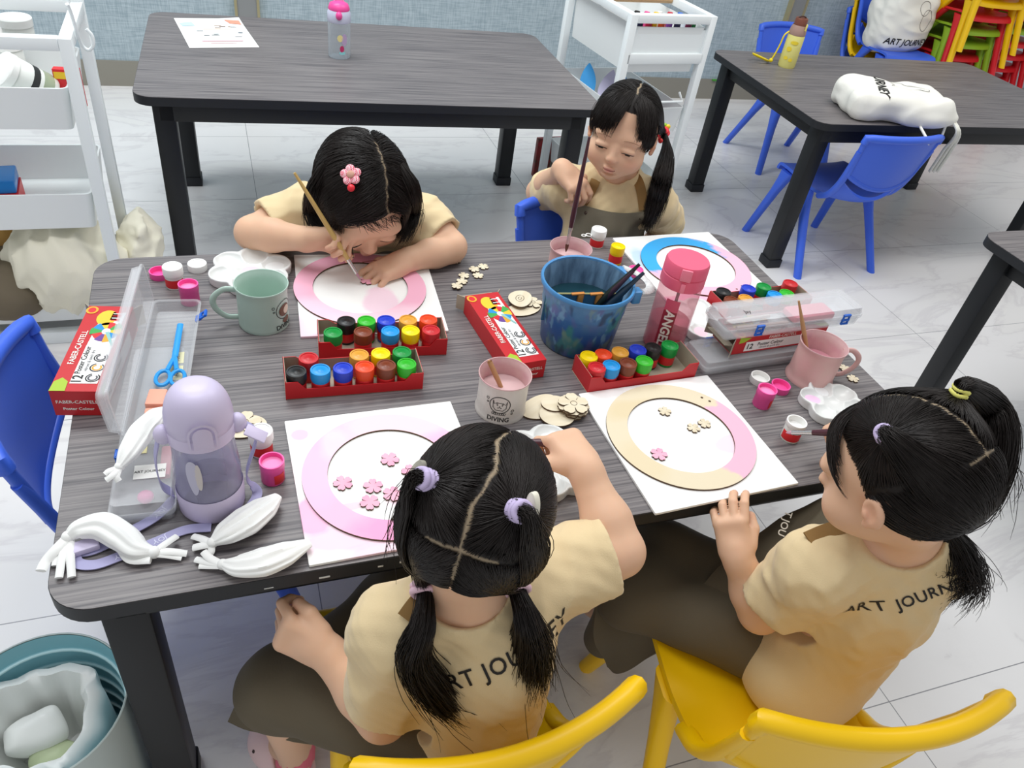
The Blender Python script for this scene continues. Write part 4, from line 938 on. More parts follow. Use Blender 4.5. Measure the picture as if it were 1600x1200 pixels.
hd.tube([(-.03, -.006, .004), (.0, .0, .004)], .0032, 8).tube([(-.03, .006, .004), (.0, .0, .004)], .0032, 8).tube([(0, 0, .004), (.075, .002, .004)], .0042, 8, flat=.5)
hd.build('handle', M_SCB, sc); 
er = tag(MB().box((0, 0, .006), (.03, .022, .012), bev=.002).build('eraser', mat('salmon_eraser', '#eba68e', .6), None, loc=local(to, (-.068, .004, .0025)), rot=(0, 0, 1.4)), 'salmon eraser nearest the scissors in the open plastic case', 'eraser')
er = tag(MB().box((0, 0, .006), (.026, .024, .012), bev=.002).build('eraser', mat('salmon_eraser', '#eba68e', .6), None, loc=local(to, (-.102, .002, .0025)), rot=(0, 0, 1.5)), 'salmon eraser at the near end of the open plastic case', 'eraser')
# ------------------------------------------------------------------ palettes
def palette(px, py, label, R, a=0.0, wells=6, tint=None, z=TH):
    p = at(px, py, TH + 0.008); s = SDF((-R * 1.25, -R * 1.25, -.004), (R * 1.25, R * 1.25, .026), .0013)
    rl = R * .43; rc = R * .57
    for k in range(wells): s.cone((rc * math.cos(k * 2 * PI / wells), rc * math.sin(k * 2 * PI / wells), -.01), (rc * math.cos(k * 2 * PI / wells), rc * math.sin(k * 2 * PI / wells), .05), rl * .95, rl * 1.06, .004)
    s.cone((0, 0, -.01), (0, 0, .05), R * .55, R * .55, .004); s.plane((0, 0, .016), (0, 0, 1), .002); s.plane((0, 0, 0), (0, 0, -1), .001)
    for k in range(wells):
        c = np.array([rc * 1.05 * math.cos(k * 2 * PI / wells), rc * 1.05 * math.sin(k * 2 * PI / wells), .0185]); s.ell(c, (rl * .90, rl * .74, .0125), rz(k * 2 * PI / wells), .002, 's')
    s.ell((0, 0, .018), (R * .40, R * .40, .0115), None, .002, 's')
    v, f = s.mesh(1); o = thing('paint_palette', label, 'palette', (p[0], p[1], z), a); np_mesh('dish', v, f, mat('palette_white', '#dfe1df', .3), o)
    if tint:
        for k, M in tint:
            c = np.array([rc * 1.05 * math.cos(k * 2 * PI / wells), rc * 1.05 * math.sin(k * 2 * PI / wells)]) if k >= 0 else np.zeros(2)
            rr = (rl * .72, rl * .62) if k >= 0 else (R * .33, R * .33)
            e2 = ell2(*rr, 28) @ rz(max(k, 0) * 2 * PI / wells)[:2, :2].T + c; MB().prism(e2, .0045, .0085).build('paint_puddle', M, o)
    return o
M_MILK = mat('milky_pink', '#f6d6e2', .25); M_MILKW = mat('milky_white', '#eef1f1', .2)
palette(392, 424, 'white flower palette with a pink centre behind the green mug', 0.068, 0.3, tint=[(-1, M_MILK), (0, M_MILKW)])
palette(856, 722, 'white flower palette under the raised hand of the pigtail girl', 0.068, 0.15, tint=[(2, M_MILK), (-1, M_MILKW), (1, M_MILKW)])
palette(1302, 632, 'white flower palette with pink paint, half hidden by dark hair on the right', 0.054, 0.5, tint=[(2, mat('lilac_paint', '#f3cdea', .3)), (1, M_MILKW)])
palette(1092, 500, 'white flower palette with pale pink puddles behind the pink bottle', 0.062, 0.1, tint=[(3, M_MILK), (4, M_MILK), (-1, M_MILKW)])
# ================================================================== mugs, bucket, bottles
def on_cyl(r_at, a0, z0, d=0.0006):
    """Wrap flat artwork (x right, y up) around an upright round wall; a0 faces the reader."""
    def f(v):
        v = np.asarray(v, float); z = z0 + v[:, 1]; r = np.array([r_at(q) for q in z]) + d; a = a0 + v[:, 0] / r
        return np.column_stack([r * np.cos(a), r * np.sin(a), z])
    return f
def stroke(mb, path, wdt, fn, m=None, close=False):
    p = np.asarray(path, float)
    if close: p = np.vstack([p, p[:1]])
    t = np.gradient(p, axis=0); t /= np.linalg.norm(t, axis=1)[:, None] + 1e-9; n = np.column_stack([-t[:, 1], t[:, 0]]) * wdt / 2
    A, B = fn(p + n), fn(p - n); k = len(p); mb.add(np.vstack([A, B]), [(i, i + 1, k + i + 1, k + i) for i in range(k - 1)], m)
def blob2(mb, o, fn, m=None):
    """Filled outline wrapped on a wall: fan of rings so that it bends."""
    o = np.asarray(o, float); c = o.mean(0); k = len(o); P = [c[None]] + [c + (o - c) * q for q in (.25, .5, .75, 1)]
    v = fn(np.vstack(P)); f = [(0, 1 + j, 1 + (j + 1) % k) for j in range(k)]
    for q in range(3):
        b = 1 + q * k; f += [(b + j, b + k + j, b + k + (j + 1) % k, b + (j + 1) % k) for j in range(k)]
    mb.add(v, f, m)
M_MINT = mat('mint_plastic', '#b4ccc0', .42); M_MPINK = mat('dusty_pink_plastic', '#d9b0aa', .42, vary=((60, 60, 60), .5, '#dca7a8')); M_MWHT = mat('milky_cup_plastic', '#d9d5cf', .4, vary=((50, 50, 20), .5, '#cfc8c0'))
M_BRN = mat('brown_print', '#6d4a36', .6); M_BEIGE = mat('beige_print', '#d9c9b4', .6)
def mug(name, label, base, h, rb, rr, M, handle=None, art=None, liquid=None, Mi=None, stains=False):
    t = thing(name, label, 'cup' if handle is None else 'mug', (base[0], base[1], TH))
    def r_at(z):
        q = max(0, min(1, z / h)); return rr * .93 + (rr * .07) * max(0, (q - .8) / .2) ** 2 + (rb - rr * .93) * max(0, 1 - q / .22) ** 2
    zs = np.concatenate([[0.0], np.linspace(.002, h, 16)]); pr = [(0, 0.0)] + [(r_at(z) if z > 0 else rb * .97, z) for z in zs]
    MB().lathe(pr[:], 40).build('cup_wall', M, t, smooth=50)
    th = .0022
    MB().lathe([(rr, h - .0003), (rr * .99, h + .0012), (rr - th * .6, h + .001), (rr - th, h - .002)] + [(r_at(z) - th, z) for z in np.linspace(h - .004, .006, 8)] + [(0, .005)], 40).build('inner_wall', Mi or M, t, smooth=50)
    if liquid: MB().lathe([(r_at(liquid[0]) - th, liquid[0]), (0, liquid[0])], 32).build('liquid', liquid[1], t)
    if handle is not None:
        c, s_ = math.cos(handle), math.sin(handle); P = []
        for x, z in ((rr * .9, h * .86), (rr * 1.35, h * .88), (rr * 1.75, h * .68), (rr * 1.72, h * .42), (rr * 1.35, h * .20), (rr * .92, h * .17)): P.append((x * c, x * s_, z))
        MB().tube(spline(P, 26), .0046, 10, flat=.6, up=(-s_, c, 0)).build('handle', M, t, smooth=60)
    if art is not None:
        mb = MB(); fn = on_cyl(r_at, art, h * .54); e = ell2(h * .235, h * .225, 40)
        stroke(mb, e, .0011, fn, 0, True)
        head = np.array([(-.16, .12), (-.13, .02), (-.08, .06), (.08, .06), (.13, .02), (.16, .12), (.15, -.08), (.08, -.15), (-.08, -.15), (-.15, -.08)]) * h * 1.0
        if M is M_MINT:
            blob2(mb, ell2(h * .17, h * .15, 24) + (.0, -h * .02), on_cyl(r_at, art, h * .54, .0007), 1); blob2(mb, ell2(h * .1, h * .1, 20) + (.004, -h * .03), on_cyl(r_at, art, h * .54, .0009), 2)
            blob2(mb, ell2(h * .12, h * .07, 20) + (.003, -h * .28), on_cyl(r_at, art, h * .54, .0007), 1)
        else:
            stroke(mb, head, .0009, fn, 0, True)
            for x in (-.055, .055): blob2(mb, ell2(h * .014, h * .016, 10) + (x * h, 0), fn, 0)
            for x in (-1, 1): stroke(mb, np.array([(0, -.05), (x * .03, -.085), (x * .05, -.07)]) * h, .0008, fn, 0); stroke(mb, np.array([(x * .05, .035), (x * .085, .03)]) * h, .0009, fn, 0)
            stroke(mb, np.array([(0, -.02), (0, -.05)]) * h, .0008, fn, 0)
            for k in range(7): stroke(mb, ell2(h * .025, h * .03, 10) + ((k - 3) * h * .045, -h * .25), .0008, fn, 0)
        for x, y, q in ((-.30, .12, .03), (-.29, .02, .02), (.31, -.16, .032), (.30, -.24, .02)): stroke(mb, ell2(h * q, h * q, 12) + (x * h, y * h), .0008, fn, 0, True)
        text_on(mb, 'DIVING', h * .155, None, None, 0, fn=on_cyl(r_at, art, h * .13), bold=.02)
        mb.build('printed_diver', [M_INK, M_BRN, M_BEIGE], t, smooth=0)
    return t
toCam = lambda b: math.atan2(CAM[1] - b[1], CAM[0] - b[0])
M_WATER = mat('murky_mint_water', '#c3d6cc', .12); M_PWAT = mat('pink_water', '#d49aa5', .12); M_PWAT2 = mat('pale_pink_water', '#d3b3b3', .12); M_PKIN = mat('pink_stained_plastic', '#d3b1af', .45, vary=((50, 50, 50), .7, '#c995a0'))
mug('mug', 'mint green plastic mug with a diver print, beside the far left palette', (-.352, .135), .070, .0375, .0395, M_MINT, PI - .05, toCam((-.352, .135)) + .95, (.022, M_WATER))
mug('cup', 'milky white plastic cup printed with a diving cat, holding a wooden brush', (-.048, -.118), .0625, .0375, .0375, M_MWHT, None, toCam((-.048, -.118)) - .02, (.036, M_PWAT2), M_PKIN)
mug('mug', 'dusty pink plastic mug on the right, a wooden brush standing in it', (.482, -.131), .069, .0395, .0385, M_MPINK, -.28, None, (.035, M_PWAT), M_PKIN)
mug('mug', 'dusty pink plastic cup half hidden behind the blue bucket', (.189, .226), .052, .036, .039, M_MPINK, None, None, (.030, M_PWAT2), M_PKIN)
# bucket
M_BKT, nt, b_ = node_mat('paint_stained_blue_plastic'); tc = N(nt, 'ShaderNodeTexCoord'); sp = nt.nodes.new('ShaderNodeSeparateXYZ'); nt.links.new(tc.outputs['Object'], sp.inputs[0])
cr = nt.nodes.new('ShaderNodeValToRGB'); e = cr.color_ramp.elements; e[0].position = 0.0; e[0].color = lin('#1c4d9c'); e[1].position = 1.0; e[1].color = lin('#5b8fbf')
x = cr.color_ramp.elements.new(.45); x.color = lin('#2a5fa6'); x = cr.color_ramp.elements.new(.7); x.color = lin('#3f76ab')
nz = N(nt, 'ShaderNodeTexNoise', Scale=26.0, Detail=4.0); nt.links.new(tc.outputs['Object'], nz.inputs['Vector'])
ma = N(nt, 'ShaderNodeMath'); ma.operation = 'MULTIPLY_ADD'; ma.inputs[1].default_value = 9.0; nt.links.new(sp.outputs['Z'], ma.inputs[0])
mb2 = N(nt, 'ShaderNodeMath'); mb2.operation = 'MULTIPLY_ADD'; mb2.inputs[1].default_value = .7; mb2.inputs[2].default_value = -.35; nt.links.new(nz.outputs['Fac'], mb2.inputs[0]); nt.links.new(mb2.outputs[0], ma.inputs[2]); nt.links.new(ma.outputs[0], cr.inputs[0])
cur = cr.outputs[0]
for sc, lo, hi, col in ((34, .54, .64, '#3c8f86'), (41, .57, .66, '#7f9c8a'), (30, .58, .66, '#5a62a0'), (47, .58, .68, '#1c2f54'), (60, .60, .66, '#6fa3c8')):
    n2 = N(nt, 'ShaderNodeTexNoise', Scale=float(sc), Detail=2.0); mp = N(nt, 'ShaderNodeMapping'); mp.inputs['Location'].default_value = (sc * .37, sc * .11, sc * .7); mp.inputs['Scale'].default_value = (1, 1, .55)
    nt.links.new(tc.outputs['Object'], mp.inputs['Vector']); nt.links.new(mp.outputs[0], n2.inputs['Vector'])
    mr = N(nt, 'ShaderNodeMapRange'); mr.inputs[1].default_value = lo; mr.inputs[2].default_value = hi; mr.inputs[4].default_value = .75; nt.links.new(n2.outputs['Fac'], mr.inputs[0])
    mx = nt.nodes.new('ShaderNodeMix'); mx.data_type = 'RGBA'; mx.inputs[7].default_value = lin(col); nt.links.new(mr.outputs[0], mx.inputs[0]); nt.links.new(cur, mx.inputs[6]); cur = mx.outputs[2]
nt.links.new(cur, b_.inputs['Base Color']); b_.inputs['Roughness'].default_value = .35
M_BKR = mat('bright_blue_rim', '#4a8cc4', .35); M_BKW = mat('dirty_brush_water', '#1d3f4a', .08)
bk = thing('bucket', 'paint-stained blue plastic bucket with a white handle, full of murky water', 'bucket', (.128, .027, TH)); hB = .111
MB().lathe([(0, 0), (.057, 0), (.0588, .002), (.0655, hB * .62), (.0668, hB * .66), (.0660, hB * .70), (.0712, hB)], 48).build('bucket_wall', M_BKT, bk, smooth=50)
MB().lathe([(.0712, hB - .006), (.0742, hB - .005), (.0748, hB), (.0735, hB + .002), (.0700, hB + .001), (.0695, hB - .002)], 48).build('rim', M_BKR, bk, smooth=60)
M_BKI = mat('streaked_inner_wall', '#7fa3c2', .4, vary=((60, 60, 14), .9, '#39506b'))
MB().lathe([(.0698, hB), (.0640, hB * .60), (.0575, .004), (0, .004)], 48).build('inner_wall', M_BKI, bk, smooth=50)
MB().lathe([(.0635, hB * .60), (0, hB * .60)], 40).build('water', M_BKW, bk)
a = math.radians(-18); d = np.array([math.cos(a), math.sin(a), 0])
MB().box((0, 0, 0), (.128, .002, .05)).build('divider', mat('murky_blue_divider', '#3a6a8c', .4), bk, smooth=0, loc=(-.004, -.006, hB * .60), rot=(0, 0, -.12))
MB().tube([(-.064, -.001, hB * .60 + .0256), (.054, -.015, hB * .60 + .0256)], .0014, 6).build('divider_edge', mat('yellowed_edge', '#b9b27a', .5), bk)
drip = MB()
for x, l in ((-.012, .022), (.018, .026)): drip.box((x, -.0095 - x * .12, hB * .60 + .026 - l / 2), (.010, .005, l), bev=.0015).box((x - .005, -.009 - x * .12, hB * .60 + .0262), (.022, .006, .003), bev=.001)
drip.build('orange_paint_drip', mat('orange_paint', '#c9823a', .5), bk)
q = np.linspace(-.62, .62, 26); MB().tube(np.column_stack([(.072 + .038 * np.cos(q * 2.2)), .036 * np.sin(q * 2.2) + .004, hB - .004 - .010 * np.cos(q * 2.2)]), .0075, 8, flat=.45).build('handle', mat('worn_white_handle', '#dfe0de', .5, vary=((160, 160, 160), .4, '#8d8f92')), bk, smooth=60)
MB().box((.073, -.026, hB - .016), (.016, .018, .022), r=.004, bev=.002).box((.073, .036, hB - .016), (.016, .018, .022), r=.004, bev=.002).build('handle_lug', M_BKR, bk)
# brushes
M_FER = mat('silver_ferrule', '#c9c9c6', .25, metal=.9); M_GOLDH = mat('pale_gold_handle', '#c8a765', .35); M_PURH = mat('plum_handle', '#4b2630', .3); M_BIRCH = mat('birch_handle', '#b98d62', .4); M_HAIRB = mat('brown_bristle', '#5b3a2c', .7); M_DARKH = mat('dark_green_handle', '#16221d', .3); M_NAVYH = mat('navy_handle', '#23384a', .3); M_BRPNK = mat('paint_loaded_bristle', '#b98a9a', .6)
def brush(tip, end, label, Mh, Mb=None, flat=.9, r=.0036, lb=.016, lf=.03, group=None):
    tip, end = np.asarray(tip, float), np.asarray(end, float); L = np.linalg.norm(end - tip)
    t = thing('paint_brush', label, 'paint brush', tip, 0, group); d = (end - tip) / L; P = lambda q: d * q
    MB().tube([P(0), P(lb * .35), P(lb * .7), P(lb)], [.0005, r * .6, r * .85, r * .72], 10, flat=.7).build('bristle', Mb or M_HAIRB, t)
    MB().tube([P(lb * .95), P(lb + lf * .6), P(lb + lf)], [r * .85, r * .8, r * .95], 10).build('ferrule', M_FER, t)
    MB().tube([P(lb + lf * .96), P(lb + lf + .02), P(lb + lf + .045), P(L * .8), P(L)], [r * .92, r * 1.2, r * 1.15, r * .85, r * .55], 10).build('handle', Mh, t)
    return t
def ray_at(px, py, p0, dist):
    """Where the sight line through a pixel passes at the given distance from p0 (far side first guess)."""
    d = RC @ np.array([(px - 800) / F, -(py - 600) / F, -1.0]); o = CAM - np.asarray(p0); A = d @ d; B = 2 * d @ o; C = o @ o - dist ** 2
    D = max(0, B * B - 4 * A * C); t1, t2 = (-B - math.sqrt(D)) / (2 * A), (-B + math.sqrt(D)) / (2 * A)
    return [CAM + t1 * d, CAM + t2 * d]
brush((-.048 + .012, -.118 - .006, TH + .006), at(764, 563, TH + .074), 'birch paint brush leaning inside the diving-cat cup', M_BIRCH, r=.0032, lb=.012, lf=.02)
brush((.486, -.128, TH + .007), at(1248, 470, TH + .123), 'birch paint brush standing in the dusty pink mug on the right', M_BIRCH, r=.0030)
g = None
brush((.118, .020, TH + .03), at(999, 413, TH + .150), 'dark green paint brush in the bucket, its bare tip highest', M_DARKH, r=.0048)
brush((.128, .012, TH + .03), at(1006, 426, TH + .138), 'navy paint brush lying lowest in the bucket', M_NAVYH, r=.0050)
brush((.121, .024, TH + .028), at(990, 424, TH + .140), 'plum paint brush between the other two in the bucket', mat('plum_handle2', '#3a2030', .3), r=.0042)
# bottles
def tinted(name, col, t, rough=.08): return clear_mat(name, col, t, rough)
M_PCAP = mat('coral_pink_cap', '#e8617f', .45); M_MAR = mat('maroon_tag', '#8e1f33', .55); M_PCAP2 = mat('coral_pink_button', '#ee7f97', .4)
def angel():
    b = (.272, -.008); t = thing('water_bottle', 'transparent pink water bottle with a coral lid and a lettered red strap', 'bottle', (b[0], b[1], TH)); r, h = .0335, .160
    MB().lathe([(0, .002), (r * .9, 0), (r, .004), (r, .120), (r * .97, .124)], 36).build('bottle_wall', clear_mat('pink_clear_wall', '#e9a3b0', .20, .06), t, smooth=50)
    MB().lathe([(r * .95, .003), (r * .95, .052), (0, .052)], 32, cap0=True).build('water', clear_mat('pink_water_body', '#dc8a9c', .22, .05), t)
    MB().lathe([(r * 1.02, .120), (r * 1.04, .122), (r * 1.04, .139), (r * .99, .1405), (r * 1.04, .142), (r * 1.03, .158), (r * .97, .162), (0, .163)], 40).build('cap', M_PCAP, t, smooth=45)
    a = toCam(b) + .12
    bx = MB().box((0, 0, 0), (.004, .017, .020), bev=.0015).build('lid_button', M_PCAP2, t, loc=((r * 1.05) * math.cos(a), (r * 1.05) * math.sin(a), .151), rot=(0, 0, a))
    MB().box((0, 0, 0), (.005, .007, .016), bev=.001).build('latch', M_PCAP2, t, loc=((r * 1.05) * math.cos(a), (r * 1.05) * math.sin(a), .129), rot=(0, 0, a))
    rt = lambda z: r + .001
    fn = on_cyl(rt, a - .20, .022, .001); mb = MB()
    nu, nv = 7, 12; U, W_ = np.meshgrid(np.linspace(-.011, .011, nu), np.linspace(0, .062, nv)); mb.grid(fn(np.column_stack([U.ravel(), W_.ravel()])).reshape(nv, nu, 3)[:, ::-1], 0)
    U, W_ = np.meshgrid(np.linspace(-.011, .011, nu), np.linspace(.062, .083, 6)); mb.grid(fn(np.column_stack([U.ravel() * (1 - .0 * W_.ravel()), W_.ravel()])).reshape(6, nu, 3)[:, ::-1], 1)
    v, f = text_mesh('ANGEL', .0205, bold=.03); v = v[:, :2]; v = np.column_stack([v[:, 1], -v[:, 0] + .031]); v, f = split_long(np.column_stack([v, np.zeros(len(v))]), f, .004)
    fn2 = on_cyl(rt, a - .20, .022, .0017); mb.add(fn2(v[:, :2]), f, 2)
    mb.build('strap', [M_MAR, mat('rose_strap', '#c94a66', .5), mat('pale_lettering', '#e3d2cc', .6)], t, smooth=30)
    MB().tube([(.004, .004, .05), (.002, .002, .122)], .0026, 8).build('straw', clear_mat('grey_straw', '#9a8a8e', .6), t)
angel()
def back_bottle():
    b = (-.051, 1.41); t = thing('water_bottle', 'small clear water bottle with a hot pink lid on the table behind the girls', 'bottle', (b[0], b[1], TH)); r = .031; a = toCam(b)
    MB().lathe([(0, .002), (r * .92, 0), (r, .004), (r, .092), (r * .94, .098)], 32).build('bottle_wall', clear_mat('clear_bottle_wall', '#dfe8ee', .20, .05), t, smooth=50)
    MB().lathe([(r * .98, .094), (r * 1.02, .096), (r * 1.02, .118), (r * .9, .126)], 32).build('collar', mat('pale_lilac_plastic', '#d3d6ec', .4), t, smooth=50)
    MB().lathe([(r * .92, .124), (r * .95, .128), (r * .80, .140), (r * .4, .146), (0, .147)], 32).build('lid', mat('hot_pink_lid', '#ee4f9d', .35), t, smooth=60)
    MB().ball((r * .98 * math.cos(a), r * .98 * math.sin(a), .115), (.009, .009, .011)).build('lid_button', mat('hot_pink_lid', '#ee4f9d', .35), t)
    q = np.linspace(0, PI, 14); MB().tube(np.column_stack([.012 * np.cos(q), np.zeros(14), .145 + .018 * np.sin(q)]), .0025, 8).build('carry_loop', mat('pale_pink_loop', '#f3a9cf', .4), t)
    mb = MB(); fn = on_cyl(lambda z: r, a + .15, .045, .0007)      # plain patches of print, no figure
    for o, m_ in ((ell2(.008, .009) + (-.002, .012), 0), (ell2(.008, .016) + (.010, .008), 1), (ell2(.006, .009) + (.003, -.016), 2), (ell2(.009, .004) + (.004, -.027), 3)): blob2(mb, o, fn, m_)
    mb.build('printed_flowers', [mat('lemon_print', '#ecdf9a', .5), mat('lilac_print', '#b9a3c6', .5), mat('crimson_print', '#c3336a', .5), mat('aqua_print', '#8fd7dc', .5)], t, smooth=0)
back_bottle()
def yellow_bottle():
    b = (1.522, 1.473); t = thing('water_bottle', 'yellow water bottle with a brown lid and yellow wrist strap', 'bottle', (b[0], b[1], TH)); r = .030; a = toCam(b)
    MB().lathe([(0, 0), (r * .92, 0), (r, .006), (r * .98, .105), (r * .9, .11)], 32, cap0=False).build('bottle_wall', mat('yellow_frosted', '#e3dc84', .4), t, smooth=50)
    MB().lathe([(r * .95, .108), (r * .98, .112), (r * .92, .128), (r * .80, .138), (r * .78, .140)], 32).build('shoulder', mat('mocha_plastic', '#a98a7e', .35), t, smooth=50)
    MB().lathe([(r * .72, .138), (r * .72, .158), (r * .66, .162), (0, .162)], 28).build('lid', mat('brown_lid', '#7a4636', .35), t)
    q = np.linspace(0, PI, 14); MB().tube(np.column_stack([.019 * np.cos(q), np.zeros(14), .155 + .012 * np.sin(q)]), .0025, 6).build('carry_loop', mat('dark_brown_loop', '#4a342e', .4), t)
    MB().box((0, 0, 0), (.004, .006, .022), bev=.001).build('latch', mat('lemon_plastic', '#e7dd7a', .4), t, loc=(r * math.cos(a + .9), r * math.sin(a + .9), .138))
    Ms = mat('yellow_strap', '#ecd21c', .45); c = np.array([math.cos(a - 1.2), math.sin(a - 1.2), 0])
    P = spline([c * r + (0, 0, .115), c * (r + .012) + (0, 0, .10), c * (r + .016) + (0, 0, .07), c * (r + .022) + (0, 0, .04), c * (r + .03) + (0, .0, .012)], 20); mb = MB().tube(P, .004, 8, flat=.6)
    q = np.linspace(0, 2 * PI, 28, endpoint=False); mb.tube(np.column_stack([c[0] * (r + .062) + .034 * np.cos(q), c[1] * (r + .062) + .016 * np.sin(q) + .01, .016 + .010 * np.cos(q) * -1]), .005, 8, close=True, flat=.6)
    mb.ball(c * (r + .03) + (0, 0, .014), .007); mb.build('wrist_strap', Ms, t, smooth=60)
    mb = MB(); fn = on_cyl(lambda z: r, a - .1, .06, .0007)
    for o in (ell2(.014, .006) + (.006, .026), ell2(.009, .008) + (-.006, .004), ell2(.008, .006) + (-.008, -.026), ell2(.007, .006) + (.010, -.030)): blob2(mb, o, fn, 0)
    mb.build('printed_patches', mat('bright_yellow_print', '#f0d63c', .5), t, smooth=0)
yellow_bottle()
M_LAV = mat('lavender_plastic', '#cdc4df', .38); M_LAV2 = mat('pale_lavender_plastic', '#cfc5e0', .38)
def lav_bottle():
    b = (-.437, -.222); t = thing('water_bottle', 'tall lavender water bottle with a domed lid and lettered neck strap', 'bottle', (b[0], b[1], TH)); a = toCam(b)
    R0 = .0370
    prof = [(0, 0), (R0 * .92, 0), (R0 * .98, .004), (R0, .02), (R0, .034), (R0 * .985, .036)]
    MB().lathe(prof, 40).build('base_cup', M_LAV2, t, smooth=50)
    MB().lathe([(R0 * .96, .030), (R0 * .97, .06), (R0 * .90, .09), (R0 * .88, .116)], 40).build('bottle_wall', clear_mat('lavender_clear_wall', '#d3d0e6', .22, .06), t, smooth=50)
    MB().lathe([(R0 * .90, .012), (R0 * .92, .062), (0, .062)], 32).build('water', clear_mat('lavender_water', '#b9bcd8', .18, .05), t)
    MB().lathe([(R0 * .90, .112), (R0 * .97, .114), (R0 * .97, .128), (R0 * .94, .130)], 40).build('collar', M_LAV2, t, smooth=50)
    zs = np.linspace(0, 1, 12); MB().lathe([(R0 * .955 * math.cos(q * PI / 2) ** .62 if q < 1 else 0, .134 + .045 * math.sin(q * PI / 2)) for q in zs], 40).build('dome_lid', M_LAV, t, smooth=60)
    MB().lathe([(R0 * .93, .128), (R0 * .955, .129), (R0 * .955, .136)], 40).build('lid_skirt', M_LAV, t, smooth=60)
    mb = MB(); fn = on_cyl(lambda z: R0 * .955, a, .127, .0015); q = np.linspace(0, PI, 18)
    blob2(mb, np.vstack([np.column_stack([.010 * np.cos(q), .010 + .012 * np.sin(q)]), [(-.010, -.008), (.010, -.008)]]), fn, 0)
    stroke(mb, np.vstack([[(.014, -.006)], np.column_stack([.014 * np.cos(q), .010 + .017 * np.sin(q)]), [(-.014, -.006)]]), .0028, on_cyl(lambda z: R0 * .955, a, .127, .0026), 1)
    mb.build('lid_button', [M_LAV2, M_LAV], t, smooth=30)
    for s in (-1, 1):
        aa = a + s * 1.45; c = np.array([math.cos(aa), math.sin(aa), 0])
        MB().ball(c * R0 * 1.02 + (0, 0, .122), (.010, .010, .012)).build('strap_lug', M_LAV, t)
    mb = MB(); fw = on_cyl(lambda z: R0 * .945, a - .45, .078, .0012)
    for o, m_ in ((ell2(.007, .026, egg=.3) + (.0, -.002), 1), (ell2(.0035, .020) + (.006, .0), 0)): blob2(mb, o, fw, m_)
    mb.build('faded_print', [mat('straw_print', '#d0c9c6', .5), mat('mist_print', '#c3c1d6', .5)], t, smooth=0)
    # strap: flat webbing from both lugs down to the table, with pale lettering
    Mst = mat('lavender_webbing', '#a9a6cc', .6); Mlt = mat('pale_webbing_print', '#dcdcf2', .6)
    def web(name, P, wd, words_=()):
        P = spline(P, 46); k = len(P); tt = np.gradient(P, axis=0); n = []
        for i in range(k):
            up = np.array([0, 0, 1.0]) if abs(unit(tt[i])[2]) < .8 else np.array([c_[0], c_[1], 0])
            n.append(unit(np.cross(up, tt[i])))
        n = np.array(n); G = np.stack([P + n * wd * q for q in (-.5, 0, .5)], 1); w_ = MB().slab(G, .0012).build(name, Mst, t, smooth=40)
        s_ = np.concatenate([[0], np.cumsum(np.linalg.norm(np.diff(P, axis=0), axis=1))])
        if words_:
            mb = MB()
            for tx, pos in words_:
                v, f = text_mesh(tx, wd * .72, bold=.01); sx = pos + v[:, 0]; idx = np.clip(np.searchsorted(s_, sx) - 1, 0, k - 2); fr = np.clip((sx - s_[idx]) / (s_[idx + 1] - s_[idx] + 1e-9), 0, 1)[:, None]
                base = P[idx] * (1 - fr) + P[idx + 1] * fr; nn = n[idx]; up = np.cross(tt[idx], nn); up /= np.linalg.norm(up, axis=1)[:, None]; up *= np.sign(up[:, 2:3] + 1e-6)
                mb.add(base + nn * v[:, 1:2] + up * .0010, f)
            mb.build('strap_lettering', Mlt, w_, smooth=0)
    L = lambda px, py, z=.003: tuple(at(px, py, TH + z) - np.array([b[0], b[1], TH]))
    aa = a - 1.45; c_ = (math.cos(aa), math.sin(aa)); web('strap', [(c_[0] * .042, c_[1] * .042, .122), (c_[0] * .050, c_[1] * .050, .09), (c_[0] * .050, c_[1] * .050, .05), L(272, 775, .016), L(245, 806, .006), L(200, 832, .004), L(150, 858, .003), L(118, 864, .003)], .0125, (('JOY', .135), ('JOY', .175)))
    aa = a + 1.45; c_ = (math.cos(aa), math.sin(aa)); web('strap', [(c_[0] * .042, c_[1] * .042, .122), (c_[0] * .056, c_[1] * .056, .10), L(385, 742, .03), L(402, 768, .006), L(392, 790, .004), L(372, 806, .003)], .0115)
    c_ = (1, 0); web('strap', [L(330, 824, .003), L(290, 828, .003), L(240, 848, .003), L(190, 868, .003), L(150, 882, .003), L(122, 880, .003), L(114, 862, .005)], .0125, (('JOY', .055), ('JOY', .095)))
    MB().box((0, 0, .004), (.030, .016, .008), bev=.002).build('buckle', M_LAV, t, loc=L(132, 858, .004), rot=(0, 0, .25))
    MB().box((0, 0, 0), (.024, .014, .003), bev=.001).build('strap_clip', M_LAV2, t, loc=tuple(np.array([math.cos(a + 1.2), math.sin(a + 1.2), 0]) * .058 + (0, 0, .116)), rot=(.3, .5, a + 1.2))
lav_bottle()
